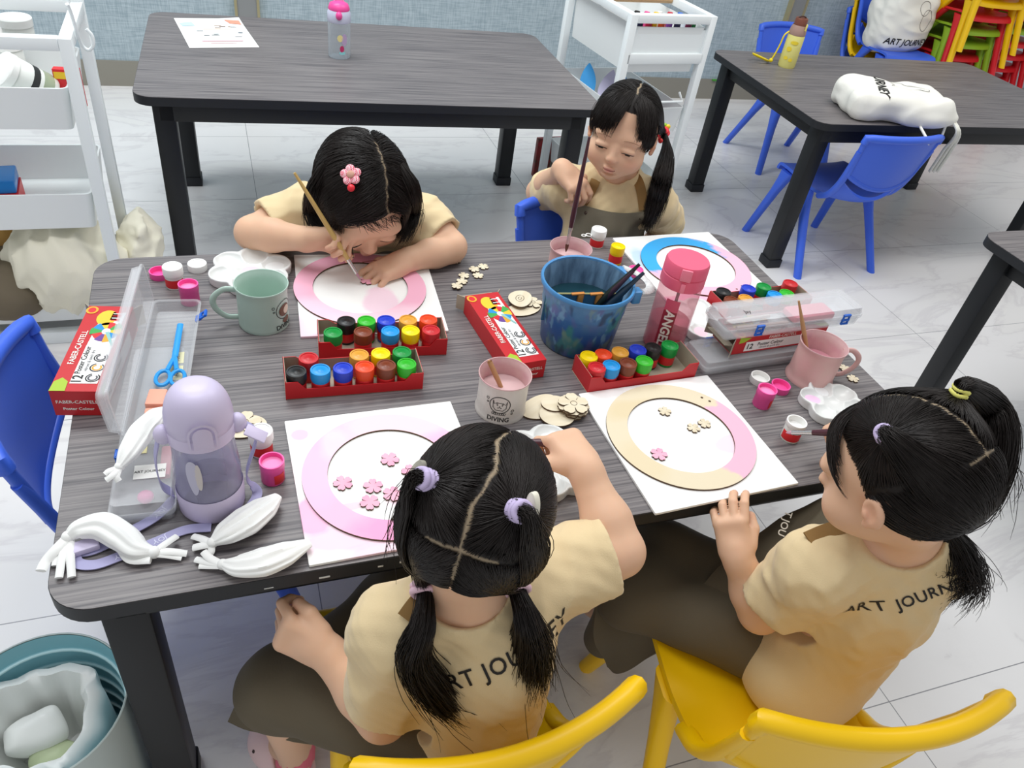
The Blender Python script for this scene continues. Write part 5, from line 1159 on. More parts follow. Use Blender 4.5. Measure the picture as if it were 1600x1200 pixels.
# knotted white cloth ears
M_CLOTH = mat('white_stretch_cloth', '#f1f2ef', .9, sheen=.3)
def cloth_ear(label, path, wid, thick, pleats, tails, seed, knots):
    P = spline(path, 60); k = len(P); s_ = np.linspace(0, 1, k); W = np.interp(s_, np.linspace(0, 1, len(wid)), wid); T = np.interp(s_, np.linspace(0, 1, len(thick)), thick)
    for _ in range(3): W[1:-1] = (W[:-2] + 2 * W[1:-1] + W[2:]) / 4; T[1:-1] = (T[:-2] + 2 * T[1:-1] + T[2:]) / 4
    mb = MB(); R = []; a = np.arange(48) / 48 * 2 * PI; tt = np.gradient(P, axis=0); rs = np.random.RandomState(seed); ph = rs.uniform(0, 6, 4)
    for i in range(k):
        n = unit(np.cross((0, 0, 1), tt[i])); u = unit(np.cross(tt[i], n)); env = math.sin(PI * min(1, max(0, s_[i]))) ** .5
        fold = 1 + .15 * env * np.sin(a * pleats + ph[0] + 1.2 * math.sin(s_[i] * 5 + ph[1])) + .08 * env * np.sin(a * (pleats * 1.7 // 1) + ph[2])
        R.append(P[i] + (W[i] * np.cos(a) * (1 + .25 * (fold - 1)))[:, None] * n + (T[i] * np.sin(a) * fold)[:, None] * u)
    mb.rings(R)
    for c, r in knots: mb.ball(c, r, 14, 10)
    for tp in tails:
        q = spline(tp[0], 12); mb.tube(q, np.linspace(tp[1], tp[1] * .9, 12), 8, flat=.55)
    o = mb.build('cloth_ear', M_CLOTH, None, smooth=70); tag(o, label, 'cloth ear', 'knotted white cloth ears'); return o
A_ = lambda px, py, z=.006: at(px, py, TH + z)
cloth_ear('white cloth ear lying across the open plastic case and leaning on the lavender bottle', [A_(186, 731, .050), A_(200, 708, .058), A_(222, 676, .068), A_(244, 652, .080), A_(262, 640, .086)], [.004, .012, .016, .014, .006], [.004, .007, .008, .006, .003], 9, [([A_(186, 731, .050), A_(176, 742, .048), A_(166, 750, .044)], .0045), ([A_(186, 731, .050), A_(182, 745, .046), A_(186, 752, .042)], .004), ([A_(186, 731, .050), A_(170, 736, .05), A_(164, 741, .048)], .004)], 3, [(A_(187, 729, .05), .0058)])
cloth_ear('long white cloth ear with tails hanging at the near left table corner', [A_(108, 838, .014), A_(126, 826, .020), A_(160, 822, .022), A_(190, 838, .018), A_(214, 856, .013), A_(240, 862, .010)], [.006, .012, .0165, .016, .013, .005], [.006, .009, .011, .010, .008, .005], 7,
    [([A_(106, 840, .013), A_(88, 858, .012), A_(72, 876, .006), A_(64, 892, .004)], .0065), ([A_(106, 842, .012), A_(98, 866, .010), A_(92, 903, .004)], .0045), ([A_(110, 844, .012), A_(110, 870, .010), A_(112, 902, .004)], .0045), ([A_(104, 842, .013), A_(90, 866, .008), A_(86, 884, .004)], .0045),
     ([A_(242, 862, .010), A_(258, 850, .012), A_(276, 838, .008)], .0045), ([A_(242, 862, .010), A_(268, 862, .009), A_(292, 865, .005)], .005), ([A_(244, 866, .009), A_(262, 868, .007), A_(284, 872, .004)], .004), ([A_(236, 874, .007), A_(205, 874, .006), A_(190, 858, .008)], .006)], 5, [(A_(107, 839, .014), .0072), (A_(241, 863, .010), .0070)])
cloth_ear('white cloth ear pointing away, propped against the lavender bottle foot', [A_(332, 848, .010), A_(352, 834, .014), A_(384, 815, .016), A_(412, 794, .015), A_(434, 775, .012)], [.005, .015, .0195, .0165, .006], [.005, .009, .010, .008, .003], 10, [([A_(330, 849, .010), A_(316, 842, .008), A_(302, 838, .004)], .0048), ([A_(330, 850, .009), A_(314, 853, .007), A_(302, 856, .004)], .0052), ([A_(330, 851, .009), A_(330, 862, .006), A_(324, 868, .004)], .004)], 7, [(A_(332, 848, .010), .0062)])
cloth_ear('white cloth ear nearest the table edge, its tip on the canvas board', [A_(348, 882, .009), A_(372, 884, .012), A_(410, 878, .014), A_(448, 864, .013), A_(484, 848, .012)], [.005, .013, .0175, .0155, .006], [.005, .008, .010, .008, .003], 9, [([A_(346, 882, .009), A_(328, 872, .010), A_(318, 862, .012)], .0048), ([A_(346, 882, .009), A_(324, 878, .007), A_(306, 874, .004)], .0045), ([A_(346, 884, .008), A_(326, 884, .005), A_(312, 884, .003)], .0045)], 9, [(A_(348, 882, .009), .0062)])
# flyer, waste bin, canvas bags
fl = thing('flyer', 'printed paper flyer lying on the table behind the girls', 'flyer', (-.3755, 1.579, TH + .0006), .15)
u = np.linspace(-1, 1, 13); G = np.zeros((13, 13, 3)); G[..., 0] = u[None, :] * .092; G[..., 1] = u[:, None] * .134; G[..., 2] = .0004 + .012 * np.clip(u[None, :] * .5 + u[:, None] * .6 - .75, 0, 1) ** 1.2
MB().slab(G, .0005).build('sheet', M_PAPER, fl, smooth=40)
mb = MB()
def fpoly(o, m_): o = np.asarray(o, float); zz = .0010 + .012 * np.clip(o[:, 0] / .092 * .5 + o[:, 1] / .134 * .6 - .75, 0, 1) ** 1.2; mb.add(np.column_stack([o, zz + .0006]), [tuple(range(len(o)))], m_)
fpoly([(.045, .118), (.086, .105), (.086, .07), (.055, .082)], 0); fpoly([(-.085, .085), (-.05, .095), (-.045, .06), (-.08, .055)], 1); fpoly([(-.03, .065), (.05, .065), (.05, .025), (-.03, .025)], 2)
fpoly([(-.05, -.075), (.06, -.075), (.06, -.083), (-.05, -.083)], 3); fpoly([(-.03, -.095), (.04, -.095), (.04, -.099), (-.03, -.099)], 3)
rs = np.random.RandomState(9)
for k in range(9): x, y = rs.uniform(-.05, .05), rs.uniform(-.05, .07); fpoly([(x, y), (x + rs.uniform(.008, .026), y), (x + .018, y + .005), (x, y + .005)], 4)
fpoly(ell2(.007, .007, 16) + (.068, -.005), 4)
mb.build('printing', [mat('salmon_print', '#e79a83', .6), mat('powder_blue_print', '#bfe2f3', .6), mat('peach_print', '#f4e3d8', .6), mat('rose_print', '#eab9c2', .6), mat('slate_print', '#8a9197', .6)], fl, smooth=0)
# bin
M_AQ = mat('pale_aqua_plastic', '#9fc6cb', .4); M_BAGP = mat('white_plastic_bag', '#e6e9e6', .35, sheen=.2); bn = thing('waste_bin', 'pale aqua waste bin beside the table\'s near left leg', 'bin', (-.672, -.275, 0)); Rb = .103; Hb = .25
MB().lathe([(0, .002), (Rb * .93, 0), (Rb * .95, .004), (Rb, Hb), (Rb * .985, Hb + .001), (Rb * .975, Hb)], 48).build('bin_wall', mat('bin_outer', '#c0cecc', .4), bn, smooth=50)
pr = []
for k in range(6):
    z1 = Hb - .001 - k * .030; r1 = Rb * (.972 - .012 * k); pr += [(r1, z1), (r1 - .002, z1 - .027), (r1 - .006, z1 - .0285)]
MB().lathe(pr + [(Rb * .78, .02), (0, .012)], 48).build('inner_wall', mat('bin_inner', '#86c0cc', .4), bn, smooth=20)
for k in range(5): MB().lathe([(Rb * (.972 - .012 * k) - .0035, Hb - .0285 - k * .030), (Rb * (.972 - .012 * k) - .006, Hb - .0290 - k * .030), (Rb * (.972 - .012 * k) - .0065, Hb - .031 - k * .030)], 48).build('inner_ridge', mat('pale_ridge', '#bfe3e8', .4), bn)
def bag_ring():
    n = 60; a = np.arange(n) / n * 2 * PI; R = []
    for r, z, w in ((Rb * .80, .15, .004), (Rb * .80, .205, .006), (Rb * .74, .222, .007), (Rb * .62, .224, .006), (Rb * .56, .208, .006), (Rb * .54, .14, .008), (Rb * .40, .09, .01)):
        rr = r + .45 * w * np.sin(a * 4 + z * 50) + .35 * w * np.sin(a * 11 + z * 90); R.append(np.column_stack([rr * np.cos(a) - .010, rr * np.sin(a) + .002, z + .010 * np.sin(a * 2 + 1) + .002 * np.sin(a * 9)]))
    o = MB().rings(R[::-1], cap0=True, cap1=False).build('bin_bag', M_BAGP, None, smooth=70, loc=(-.672, -.275, 0)); tag(o, 'crumpled white plastic bag lining the pale aqua waste bin', 'bag')
bag_ring()
cloth_heap('crumpled_wrapper', 'crumpled white plastic wrapper inside the lined waste bin', (-.694, -.262, .155), (.034, .026, .03), M_BAGP, 21, 'wrapper', .004, .02)
cloth_heap('crumpled_wrapper', 'pale green wrapper deep in the lined waste bin', (-.672, -.290, .135), (.026, .022, .02), mat('pale_green_wrap', '#b9c6a0', .5), 22, 'wrapper', .004, .01)
# drawstring bag lying on the right table, tote bag on the chair stack
def canvas_bag(label, name, c, half, M, seed, h, R_, loop=None, lettering=None, amp=.016):
    t = thing(name, label, 'bag', c); hs = np.asarray(half); ext = np.abs(R_) @ hs + .03; s = SDF(-ext, ext, h); s.rbox((0, 0, 0), hs, min(hs) * .75, R_, .01)
    rs = np.random.RandomState(seed)
    for i in range(6): s.ell(R_ @ (rs.uniform(-.6, .6, 3) * hs), hs * rs.uniform(.45, .8), R_, .025)
    s.field(lambda x, y, z: amp * .30 * noise3(x, y, z, seed, 24) + amp * .40 * np.abs(noise3(x, y, z, seed + 3, 42)) - amp * .2); s.plane((0, 0, -c[2] + (TH if name == 'drawstring_bag' else .0) + .001), (0, 0, -1), .004)
    v, f = s.mesh(1); np_mesh('bag_body', v, f, M, t); return t, BVHTree.FromPolygons(v.tolist(), f.tolist())
def project_text(t, bvh, body, size, org, right, up, M, name, bold=.015, paths=None, wd=.003):
    """Print lettering onto a soft surface by dropping it along the print direction."""
    right, up = unit(right), unit(up); n = np.cross(right, up); mb = MB()
    def fn(v):
        out = []
        for q in np.asarray(v, float)[:, :2]:
            p = np.asarray(org) + right * q[0] + up * q[1]; hit = bvh.ray_cast(Vector(p + n * .25), Vector(-n)); out.append(np.array(hit[0]) + n * .0016 if hit[0] is not None else p)
        return np.array(out)
    if body: text_on(mb, body, size, None, None, 0, fn=fn, bold=bold)
    for q in (paths or []): stroke(mb, q, wd, fn, 0)
    return mb.build(name, M, t, smooth=0)
a = at(1318, 158, TH + .05); b2 = at(1470, 175, TH + .05); ctr = (at(1395, 158, TH + .045)); dirx = unit((b2 - a) * V(1, 1, 0)); yb = math.atan2(dirx[1], dirx[0])
bg_, bv = canvas_bag('white canvas drawstring bag with black lettering, lying on the right table\'s near edge', 'drawstring_bag', (ctr[0], ctr[1], TH + .042), (.165, .092, .043), M_CANVW, 12, .005, rz(yb))
cx = rz(yb)
project_text(bg_, bv, 'JOURNEY', .046, cx @ V(-.060, .012, .0), cx @ V(-.25, -1, 0), cx @ V(1, -.25, 0), M_INK, 'bag_lettering')
ol = [np.array([(-.02, .0), (-.03, .02), (-.01, .035), (.01, .03), (.02, .012), (.05, .004), (.085, -.008), (.08, -.03), (.04, -.026), (.01, -.012), (-.01, -.02), (-.035, -.012), (-.02, 0)])]
project_text(bg_, bv, '', 1, cx @ V(.015, .018, .0), cx @ V(1, 0, 0), cx @ V(0, 1, 0), mat('grey_line_print', '#6d6a68', .6), 'line_drawing', paths=[spline(ol[0], 60)], wd=.0018)
e0 = cx @ V(.158, -.01, .01); Mcord = mat('white_cotton_cord', '#ecece4', .85)
mb = MB(); off = np.array([ctr[0], ctr[1], TH + .042])
W2 = lambda px, py, z: at(px, py, z) - off
for dx in (0, 6, 12):
    mb.tube(spline([e0 + (0, 0, .01), W2(1478 + dx * .3, 178, TH + .03), W2(1484 + dx * .4, 200, TH + .006) + V(0, -.03, 0), W2(1474 + dx, 235, TH - .10) , W2(1452 + dx, 268, TH - .19)], 24), .0065, 8, flat=.5)
mb.tube(spline([cx @ V(.06, -.085, -.03), W2(1442, 215, TH - .01) + V(0, -.02, 0), W2(1452, 229, TH - .05), W2(1466, 224, TH - .04), W2(1478, 196, TH + .012)], 22), .004, 8)
q = np.linspace(-.4, 2 * PI - 1.0, 20); mb.tube(np.column_stack([cx[0, 0] * (.185 + .018 * np.cos(q)), cx[1, 0] * (.185 + .018 * np.cos(q)) - .01, -.012 + .014 * np.sin(q)]), .0085, 8, flat=.3); mb.build('drawstring', Mcord, bg_, smooth=60)
MB().ball(cx @ V(.163, -.012, -.004), (.010, .014, .010)).build('pink_lining', M_HPINK, bg_)
tote = (2.70, 2.24, .52); tg_, bv = canvas_bag('white lettered tote bag standing on the stacked blue chair by the wall', 'tote_bag', tote, (.15, .085, .14), M_CANVW, 31, .006, rz(.05))
project_text(tg_, bv, 'ART JOURNEY', .040, V(.0, 0, -.078), V(1, .05, 0), V(0, 0, 1), M_INK, 'bag_lettering')
oc = ell2(.034, .045, 30); project_text(tg_, bv, '', 1, V(.055, 0, .02), V(1, .05, 0), V(0, 0, 1), mat('grey_line_print', '#6d6a68', .6), 'line_drawing', paths=[np.vstack([oc, oc[:1]]), ell2(.03, .03, 24) + (-.025, .05)], wd=.002)
# ================================================================== the four girls
M_SKIN = mat('skin', '#e0b48f', .5, spec=.35, sss=.12, attr='tint'); M_HAIR = mat('black_hair', '#1b1411', .46, spec=.40); M_LASH = mat('dark_lash', '#1d1512', .6); M_BROW = mat('soft_brow', '#8d6d58', .8)
M_SHIRT = mat('sand_cotton', '#ddc79c', .85, sheen=.2, bump=(700, .15)); M_APRON = mat('olive_brown_apron', '#5f5645', .85, bump=(500, .15)); M_APRB = mat('grey_olive_apron', '#6a6455', .85, bump=(500, .15)); M_STRAP = mat('ochre_brown_strap', '#8d6c3d', .8); M_BUTTON = mat('dark_brown_snap', '#3c2a1c', .4)
SK = np.array(lin('#dfb597')[:3]); LIP = np.array(lin('#c5786f')[:3]); CHK = np.array(lin('#dd9d80')[:3]); SCALP = np.array(lin('#1a1412')[:3]); PART = np.array(lin('#a08e75')[:3]); TIPC = np.array(lin('#dd9b84')[:3])
HR = np.array([.0645, .078, .071]); HC = np.array([0, -.008, .022])
def headM(fwd, up=(0, 0, 1), roll=0.0):
    """Columns: subject's right, face forward, crown."""
    f = unit(fwd); x = unit(np.cross(f, up)); z = np.cross(x, f); c, s = math.cos(roll), math.sin(roll)
    return np.stack([c * x + s * z, f, c * z - s * x], 1)
class Head:
    def __init__(s, c, fwd, roll=0.0, k=1.0): s.c = np.asarray(c, float); s.M = headM(fwd, roll=roll); s.k = k
    def W(s, p): return s.c + s.k * (np.asarray(p, float) @ s.M.T)
    def L(s, p): return (np.asarray(p, float) - s.c) @ s.M / s.k
    def dirs(s, p):
        d = (s.L(p) - HC) / HR; return d / (np.linalg.norm(d, axis=-1, keepdims=True) + 1e-9)
    def hit(s, px_, py_, lift=0.0):
        """Where the sight line through a pixel meets the head, lifted off by a share of its radius."""
        d = s.M.T @ (RC @ np.array([(px_ - 800) / F, -(py_ - 600) / F, -1.0])) / s.k / HR; o = (s.L(CAM) - HC) / HR; A, B, C = d @ d, d @ o, o @ o - (1 + lift) ** 2; D = B * B - A * C
        t = (-B - math.sqrt(D)) / A if D > 0 else -B / A
        q = o + t * d
        if D <= 0: q = q / np.linalg.norm(q) * (1 + lift)
        return s.W(HC + HR * q)
    def on(s, d, lift=0.0): d = np.asarray(d, float); d = d / np.linalg.norm(d, axis=-1, keepdims=True); return s.W(HC + HR * d * (1 + np.asarray(lift))[..., None] if np.ndim(lift) else HC + HR * d * (1 + lift))
def head_sdf(S, h, neck):
    E = lambda c, r, k=.008, op='u', M=None: S.ell(h.W(c), np.asarray(r) * h.k, h.M if M is None else h.M @ M, k, op)
    C = lambda a, b, ra, rb, k=.006, op='u': S.cone(h.W(a), h.W(b), ra * h.k, rb * h.k, k, op)
    E(HC, HR, .004); E((0, .026, -.028), (.0505, .046, .050), .02); E((0, .050, -.062), (.021, .018, .017), .018)
    for x in (-1, 1):
        E((x * .031, .043, -.034), (.025, .024, .024), .018); E((x * .024, .060, .012), (.022, .012, .012), .014)
        E((x * .027, .079, -.010), (.0135, .0085, .0075), .010, 's')
        E((x * .027, .0640, -.0105), (.0125, .0090, .0088), .006)
        E((x * .027, .0690, -.0070), (.0130, .0050, .0036), .006)
        E((x * .0655, -.008, -.010), (.0055, .0120, .0180), .004); E((x * .0712, -.006, -.008), (.0045, .0072, .0118), .003, 's'); E((x * .0690, -.001, -.012), (.0022, .0030, .0050), .002); E((x * .064, .000, -.025), (.0045, .0050, .0050), .004)
        E((x * .0068, .0752, -.0300), (.0048, .0052, .0040), .005)
    C((0, .070, -.008), (0, .0785, -.0275), .0044, .0066, .010)
    E((0, .0735, -.0480), (.0122, .0062, .0036), .004); E((0, .0730, -.0545), (.0105, .0062, .0042), .004); E((0, .0810, -.0512), (.0125, .004, .0008), .002, 's'); E((0, .066, -.0625), (.014, .006, .003), .006, 's')
    S.cone(h.W((0, -.016, -.035)), neck, .034 * h.k, .036, .015)
def head_tint(h, v, part=None, hairline=None):
    p = h.L(v); d = h.dirs(v); col = np.tile(SK, (len(v), 1)); near = np.linalg.norm(p, axis=1) < .15
    def blend(c, r, target, amt):
        q = np.sqrt((((p - np.asarray(c)) / np.asarray(r)) ** 2).sum(1)); a = np.clip(1.3 - q, 0, 1)[:, None] * amt * near[:, None]; col[:] = col * (1 - a) + target * a
    for x in (-1, 1): blend((x * .036, .058, -.036), (.018, .03, .015), CHK, .45); blend((x * .066, -.004, -.012), (.012, .02, .022), CHK, .4)
    blend((0, .08, -.0510), (.0125, .012, .0068), LIP, .75); blend((0, .083, -.030), (.010, .012, .008), CHK, .35)
    hl = np.interp(d[:, 1], [-1, -.45, 0, .25, .55, .9], [-.70, -.62, -.18, .18, .42, .56]) if hairline is None else hairline(d)
    hair = near & (d[:, 2] > hl) & (np.sqrt(((p - HC) / HR) ** 2 @ np.ones(3)) < 1.12) & ~((np.abs(p[:, 0]) > .059) & (np.abs(p[:, 1] + .005) < .02) & (p[:, 2] < .006))
    c = np.tile(SCALP, (len(v), 1))
    if part is not None: a = np.clip(part(d), 0, 1)[:, None]; c = c * (1 - a) + PART * a
    col[hair] = c[hair]; return col
def hand_sdf(S, wr, Fd, Dd, side, curls, thumb=((.8, .5, -.25), (.45, .9, -.35)), k=1.08, spread=.16):
    """side +1 right, -1 left; Fd along the fingers, Dd out of the back of the hand; curls = three bends for each of four fingers, in degrees."""
    Fd = unit(Fd); Dd = unit(np.asarray(Dd, float) - Fd * (np.asarray(Dd, float) @ Fd)); T = np.cross(Fd, Dd) * (-side); B = np.stack([T, Fd, Dd], 1); wr = np.asarray(wr, float)
    P = lambda t, f, d: wr + k * (B @ np.array([t, f, d], float))
    S.rbox(P(0, .026, 0), np.array([.0225, .027, .0105]) * k, .0100 * k, B, .008); S.cone(P(0, -.006, 0), P(0, .012, 0), .0172 * k, .0165 * k, .012)
    S.ell(P(.013, .018, -.006), np.array([.012, .018, .010]) * k, B, .006); S.ell(P(-.012, .022, -.005), np.array([.009, .018, .008]) * k, B, .005)
    tips = []
    for i, (t0, ln, r) in enumerate(((.0180, (.022, .0145, .0125), .0063), (.0060, (.024, .016, .013), .0064), (-.0060, (.0225, .015, .0125), .0061), (-.0178, (.0175, .0115, .0105), .0054))):
        p = np.array([t0, .047 - abs(t0 - .004) * .16, .001]); an = 0.0; sp = (t0) * spread / .0175
        for j in range(3):
            an += math.radians(curls[i][j]); d = np.array([math.sin(sp) * math.cos(an), math.cos(an) * math.cos(sp), -math.sin(an)]); q = p + d * ln[j]
            S.cone(P(*p), P(*q), r * k * (1 - .06 * j), r * k * (1 - .06 * (j + 1)), .0012 if j else .0022); p = q
        tips.append(P(*p))
    p = np.array([.018, .012, -.004]); t1, t2 = unit(thumb[0]), unit(thumb[1])
    q = p + t1 * .021; S.cone(P(*p), P(*q), .0092 * k, .0080 * k, .006); u = q + t2 * .017; S.cone(P(*q), P(*u), .0079 * k, .0066 * k, .003); tips.append(P(*u))
    return tips
def strands(name, P, r0, M, parent, r1=None, sides=3):
    """Many thin locks of hair as one mesh: P is strands x points x 3."""
    P = np.asarray(P, float); S_, n = P.shape[:2]; t = np.gradient(P, axis=1); t /= np.linalg.norm(t, axis=2)[..., None] + 1e-12
    ref = np.array([.31, .17, .93]); x = np.cross(t, ref); x /= np.linalg.norm(x, axis=2)[..., None] + 1e-9; y = np.cross(t, x)
    r = np.interp(np.linspace(0, 1, n), [0, .15, .8, 1], [r0 * .8, r0, r0 * .9, (r0 * .3 if r1 is None else r1)])[None, :, None]
    a = np.arange(sides) / sides * 2 * PI; ring = np.stack([P + r * (math.cos(q) * x + math.sin(q) * y) for q in a], 2)      # S n k 3
    v = ring.reshape(-1, 3); b = (np.arange(S_)[:, None, None] * n + np.arange(n - 1)[None, :, None]) * sides + np.arange(sides)[None, None, :]
    nb = (np.arange(S_)[:, None, None] * n + np.arange(n - 1)[None, :, None]) * sides + ((np.arange(sides) + 1) % sides)[None, None, :]
    f = np.stack([b, nb, nb + sides, b + sides], -1).reshape(-1, 4)
    return np_mesh(name, v, f, M, parent)
def slerp(a, b, t):
    a = a[:, None, :]; b = b[:, None, :]; dot = np.clip((a * b).sum(-1, keepdims=True), -1, 1); om = np.arccos(dot); so = np.sin(om) + 1e-6; t = t[None, :, None]
    o = (np.sin((1 - t) * om) * a + np.sin(t * om) * b) / so; return o / (np.linalg.norm(o, axis=-1, keepdims=True) + 1e-9)
def scalp(h, d0, d1, n, l0, l1, bulge=0.03, rs=None, wob=.02):
    d0 = np.asarray(d0, float); S_ = len(d0); d1 = np.broadcast_to(np.asarray(d1, float), d0.shape); d1 = d1 / np.linalg.norm(d1, axis=1, keepdims=True); t = np.linspace(0, 1, n)
    D = slerp(d0, d1, t)
    if rs is not None: D = D + wob * np.sin(t * PI)[None, :, None] * rs.normal(size=(S_, 1, 3)); D /= np.linalg.norm(D, axis=-1, keepdims=True)
    lf = (np.asarray(l0).reshape(-1, 1) * (1 - t) + np.asarray(l1).reshape(-1, 1) * t) + np.asarray(bulge).reshape(-1, 1) * np.sin(t * PI) ** .7
    return h.W(HC + HR * D * (1 + lf)[..., None])
def tail(path, S_, n, s0, s1, rs, curl=0.0, lens=(.8, 1.0), pinch=None):
    """A bundle of S_ locks along a path, its spread growing from s0 to s1."""
    Q = spline(path, 40); out = np.zeros((S_, n, 3)); t = np.linspace(0, 1, n); tt = np.gradient(Q, axis=0); tt /= np.linalg.norm(tt, axis=1)[:, None] + 1e-9
    X = np.zeros_like(Q); x = np.cross(tt[0], (.3, .2, .93)); 
    for i in range(40): x = unit(x - tt[i] * (x @ tt[i])); X[i] = x
    Y = np.cross(tt, X)
    for i in range(S_):
        L = rs.uniform(*lens); u = t * L * 39; k = np.minimum(u.astype(int), 38); fr = (u - k)[:, None]; P = Q[k] * (1 - fr) + Q[k + 1] * fr; x = X[k] * (1 - fr) + X[k + 1] * fr; y = Y[k] * (1 - fr) + Y[k + 1] * fr
        a = rs.uniform(0, 2 * PI); rr = math.sqrt(rs.uniform(0, 1))
        sp = s0 + (s1 - s0) * np.sin(np.clip(t * 1.35, 0, 1) * PI / 2) if pinch is None else np.interp(t * L, np.linspace(0, 1, len(pinch)), pinch)
        a2 = a + .5 * t * rs.normal(); out[i] = P + (rr * sp * np.cos(a2))[:, None] * x + (rr * sp * np.sin(a2))[:, None] * y + curl * (t ** 2)[:, None] * rs.normal(size=3)
    return out
def sphere_dirs(n, rs):
    d = rs.normal(size=(n, 3)); return d / np.linalg.norm(d, axis=1, keepdims=True)
HL = lambda d: np.interp(d[:, 1], [-1, -.45, 0, .25, .55, .9], [-.66, -.58, -.14, .20, .44, .58])
def hair_tie(name, parent, c, axis, R_, r, M, wraps=2):
    B = frame(axis); a = np.linspace(0, 2 * PI, 26, endpoint=False); mb = MB()
    for k in range(wraps): mb.tube(np.asarray(c) + np.column_stack([R_ * np.cos(a), R_ * np.sin(a), np.full(26, (k - (wraps - 1) / 2) * r * 1.7) + .2 * r * np.sin(3 * a + k)]) @ B.T, r, 8, close=True)
    return mb.build(name, M, parent, smooth=70)
def blob_mesh(name, parent, M, fn, lo, hi, h=.004, smooth=1):
    s = SDF(lo, hi, h); fn(s); v, f = s.mesh(smooth); return np_mesh(name, v, f, M, parent), v, f
def face_paths(h, v, f, parent, lids=.35, brow=True, lash=.0011):
    bvh = BVHTree.FromPolygons(v.tolist(), f.tolist())
    def drop(P, off=.0006):
        out = []; yl = .068
        for q in P:
            o = h.W((q[0], .104, q[1])); d = -h.M[:, 1]; hit = bvh.ray_cast(Vector(o), Vector(d)); ok = hit[0] is not None and .045 < h.L(np.array(hit[0]))[1] < .090; yl = h.L(np.array(hit[0]))[1] if ok else (yl if out else .068); out.append(h.W((q[0], yl + off, q[1])))
        return np.array(out)
    for x in (-1, 1):
        q = np.linspace(-1, 1, 14); z = -.0135 + .0022 * (1 - q ** 2) * (1 if lids > .2 else -1.0); MB().tube(drop(np.column_stack([x * .027 + .0125 * q, z])), np.interp(np.abs(q), [0, 1], [lash, lash * .4]), 6).build('eyelashes', M_LASH, parent)
        if lids > .2:
            MB().tube(drop(np.column_stack([x * .027 + .0045 * q, z * 0 - .0138]), .0001), .0019, 6, flat=.5).build('iris', mat('dark_iris', '#23150f', .15), parent)
        if brow: MB().tube(drop(np.column_stack([x * (.028 + .015 * q), .010 + .003 * (1 - q ** 2) - .001 * q]), .0002), np.interp(q, [-1, 0, 1], [.0010, .0021, .0009]), 6, flat=.25).build('eyebrow', M_BROW, parent)
    q = np.linspace(-1, 1, 14); MB().tube(drop(np.column_stack([.0120 * q, -.0512 - .0008 * np.abs(q)]), .0002), .0007, 6).build('lip_line', mat('lip_line', '#8c4a46', .6), parent)
def body(name, label, J, lo, hi, part=None, hres=.0019, hairline=None):
    """One continuous skin: trunk, neck, head, arms, hands and legs; returns the thing and the skin's points."""
    t = thing(name, label, 'person'); S = SDF(lo, hi, hres); h = J['head']
    S.chain([J['pelvis'], J['belly'], J['chest']], [.062, .060, .064], .02); S.cone(J['chest'], J['neck'], .058, .036, .03)
    for sd in ('R', 'L'):
        S.cone(J['chest'] + (J['sh' + sd] - J['chest']) * .35 + V(0, 0, .02), J['sh' + sd], .040, .034, .025); S.cone(J['neck'], J['sh' + sd], .030, .030, .02)
        sh, el, wr = J['sh' + sd], J['el' + sd], J['wr' + sd]; m1 = sh + (el - sh) * .55; m2 = el + (wr - el) * .35
        S.chain([sh, m1, el], [.034, .0325, .0275], .012); S.chain([el, m2, wr], [.0275, .0275, .0185], .012)
        J['tips' + sd] = hand_sdf(S, wr, *J['hand' + sd][:2], 1 if sd == 'R' else -1, *J['hand' + sd][2:])
        if 'knee' + sd in J:
            S.chain([J['hip' + sd], J['knee' + sd]], [.054, .040], .02); S.chain([J['knee' + sd], J['ank' + sd]], [.038, .024], .012); S.cone(J['ank' + sd], J['toe' + sd], .023, .018, .01)
    head_sdf(S, h, J['neck'])
    v, f = S.mesh(1); col = head_tint(h, v, part, hairline)
    for sd in ('R', 'L'):
        for tp in J['tips' + sd]: q = np.linalg.norm(v - tp, axis=1); a = np.clip(1.2 - q / .009, 0, 1)[:, None] * .5; col = col * (1 - a) + TIPC * a
    np_mesh('body', v, f, M_SKIN, t, col); return t, v, f
def shirt_sdf(S, J, sleeves, ease=.007, seed=1, hem=None, neck_r=.047, wr=.0030):
    S.chain([J['pelvis'] + V(0, 0, .015), J['belly'], J['chest']], [.070 + ease, .065 + ease, .068 + ease], .03); S.cone(J['chest'], J['neck'] - (J['neck'] - J['chest']) * .12, .064, .044, .03)
    for sd in ('R', 'L'):
        sh, el = J['sh' + sd], J['el' + sd]; S.cone(J['chest'] + (sh - J['chest']) * .35 + V(0, 0, .02), sh, .046, .0405, .02); S.cone(J['neck'], sh, .037, .038, .02)
        S.cone(sh, sh + (el - sh) * sleeves, .0415, .0475, .03)
    S.field(lambda x, y, z: wr * (noise3(x, y, z, seed, 60) * .6 + 1.5 * np.abs(noise3(x, y, z * 1.5, seed + 2, 62)) - .7 + .35 * noise3(x, y, z, seed + 1, 150)))
    for sd in ('R', 'L'):
        sh, el = J['sh' + sd], J['el' + sd]; e = sh + (el - sh) * sleeves; d = unit(el - sh); lo = e - .075; hi = e + d * .05 + .075
        S.cut(e, d, .068); S.cone(e - d * .030, e + d * .01, .030, .0415, .002, 's')      # open the sleeve: cut flat, hollow it out
    n = unit(J['head'].W((0, -.016, -.05)) - J['neck']); nb = J['neck'] - n * .004
    S.cone(nb + n * (neck_r * .62), nb + n * .12, neck_r, neck_r * 1.6, .004, 's')
    if hem is not None: S.plane(hem[0], hem[1], .003)
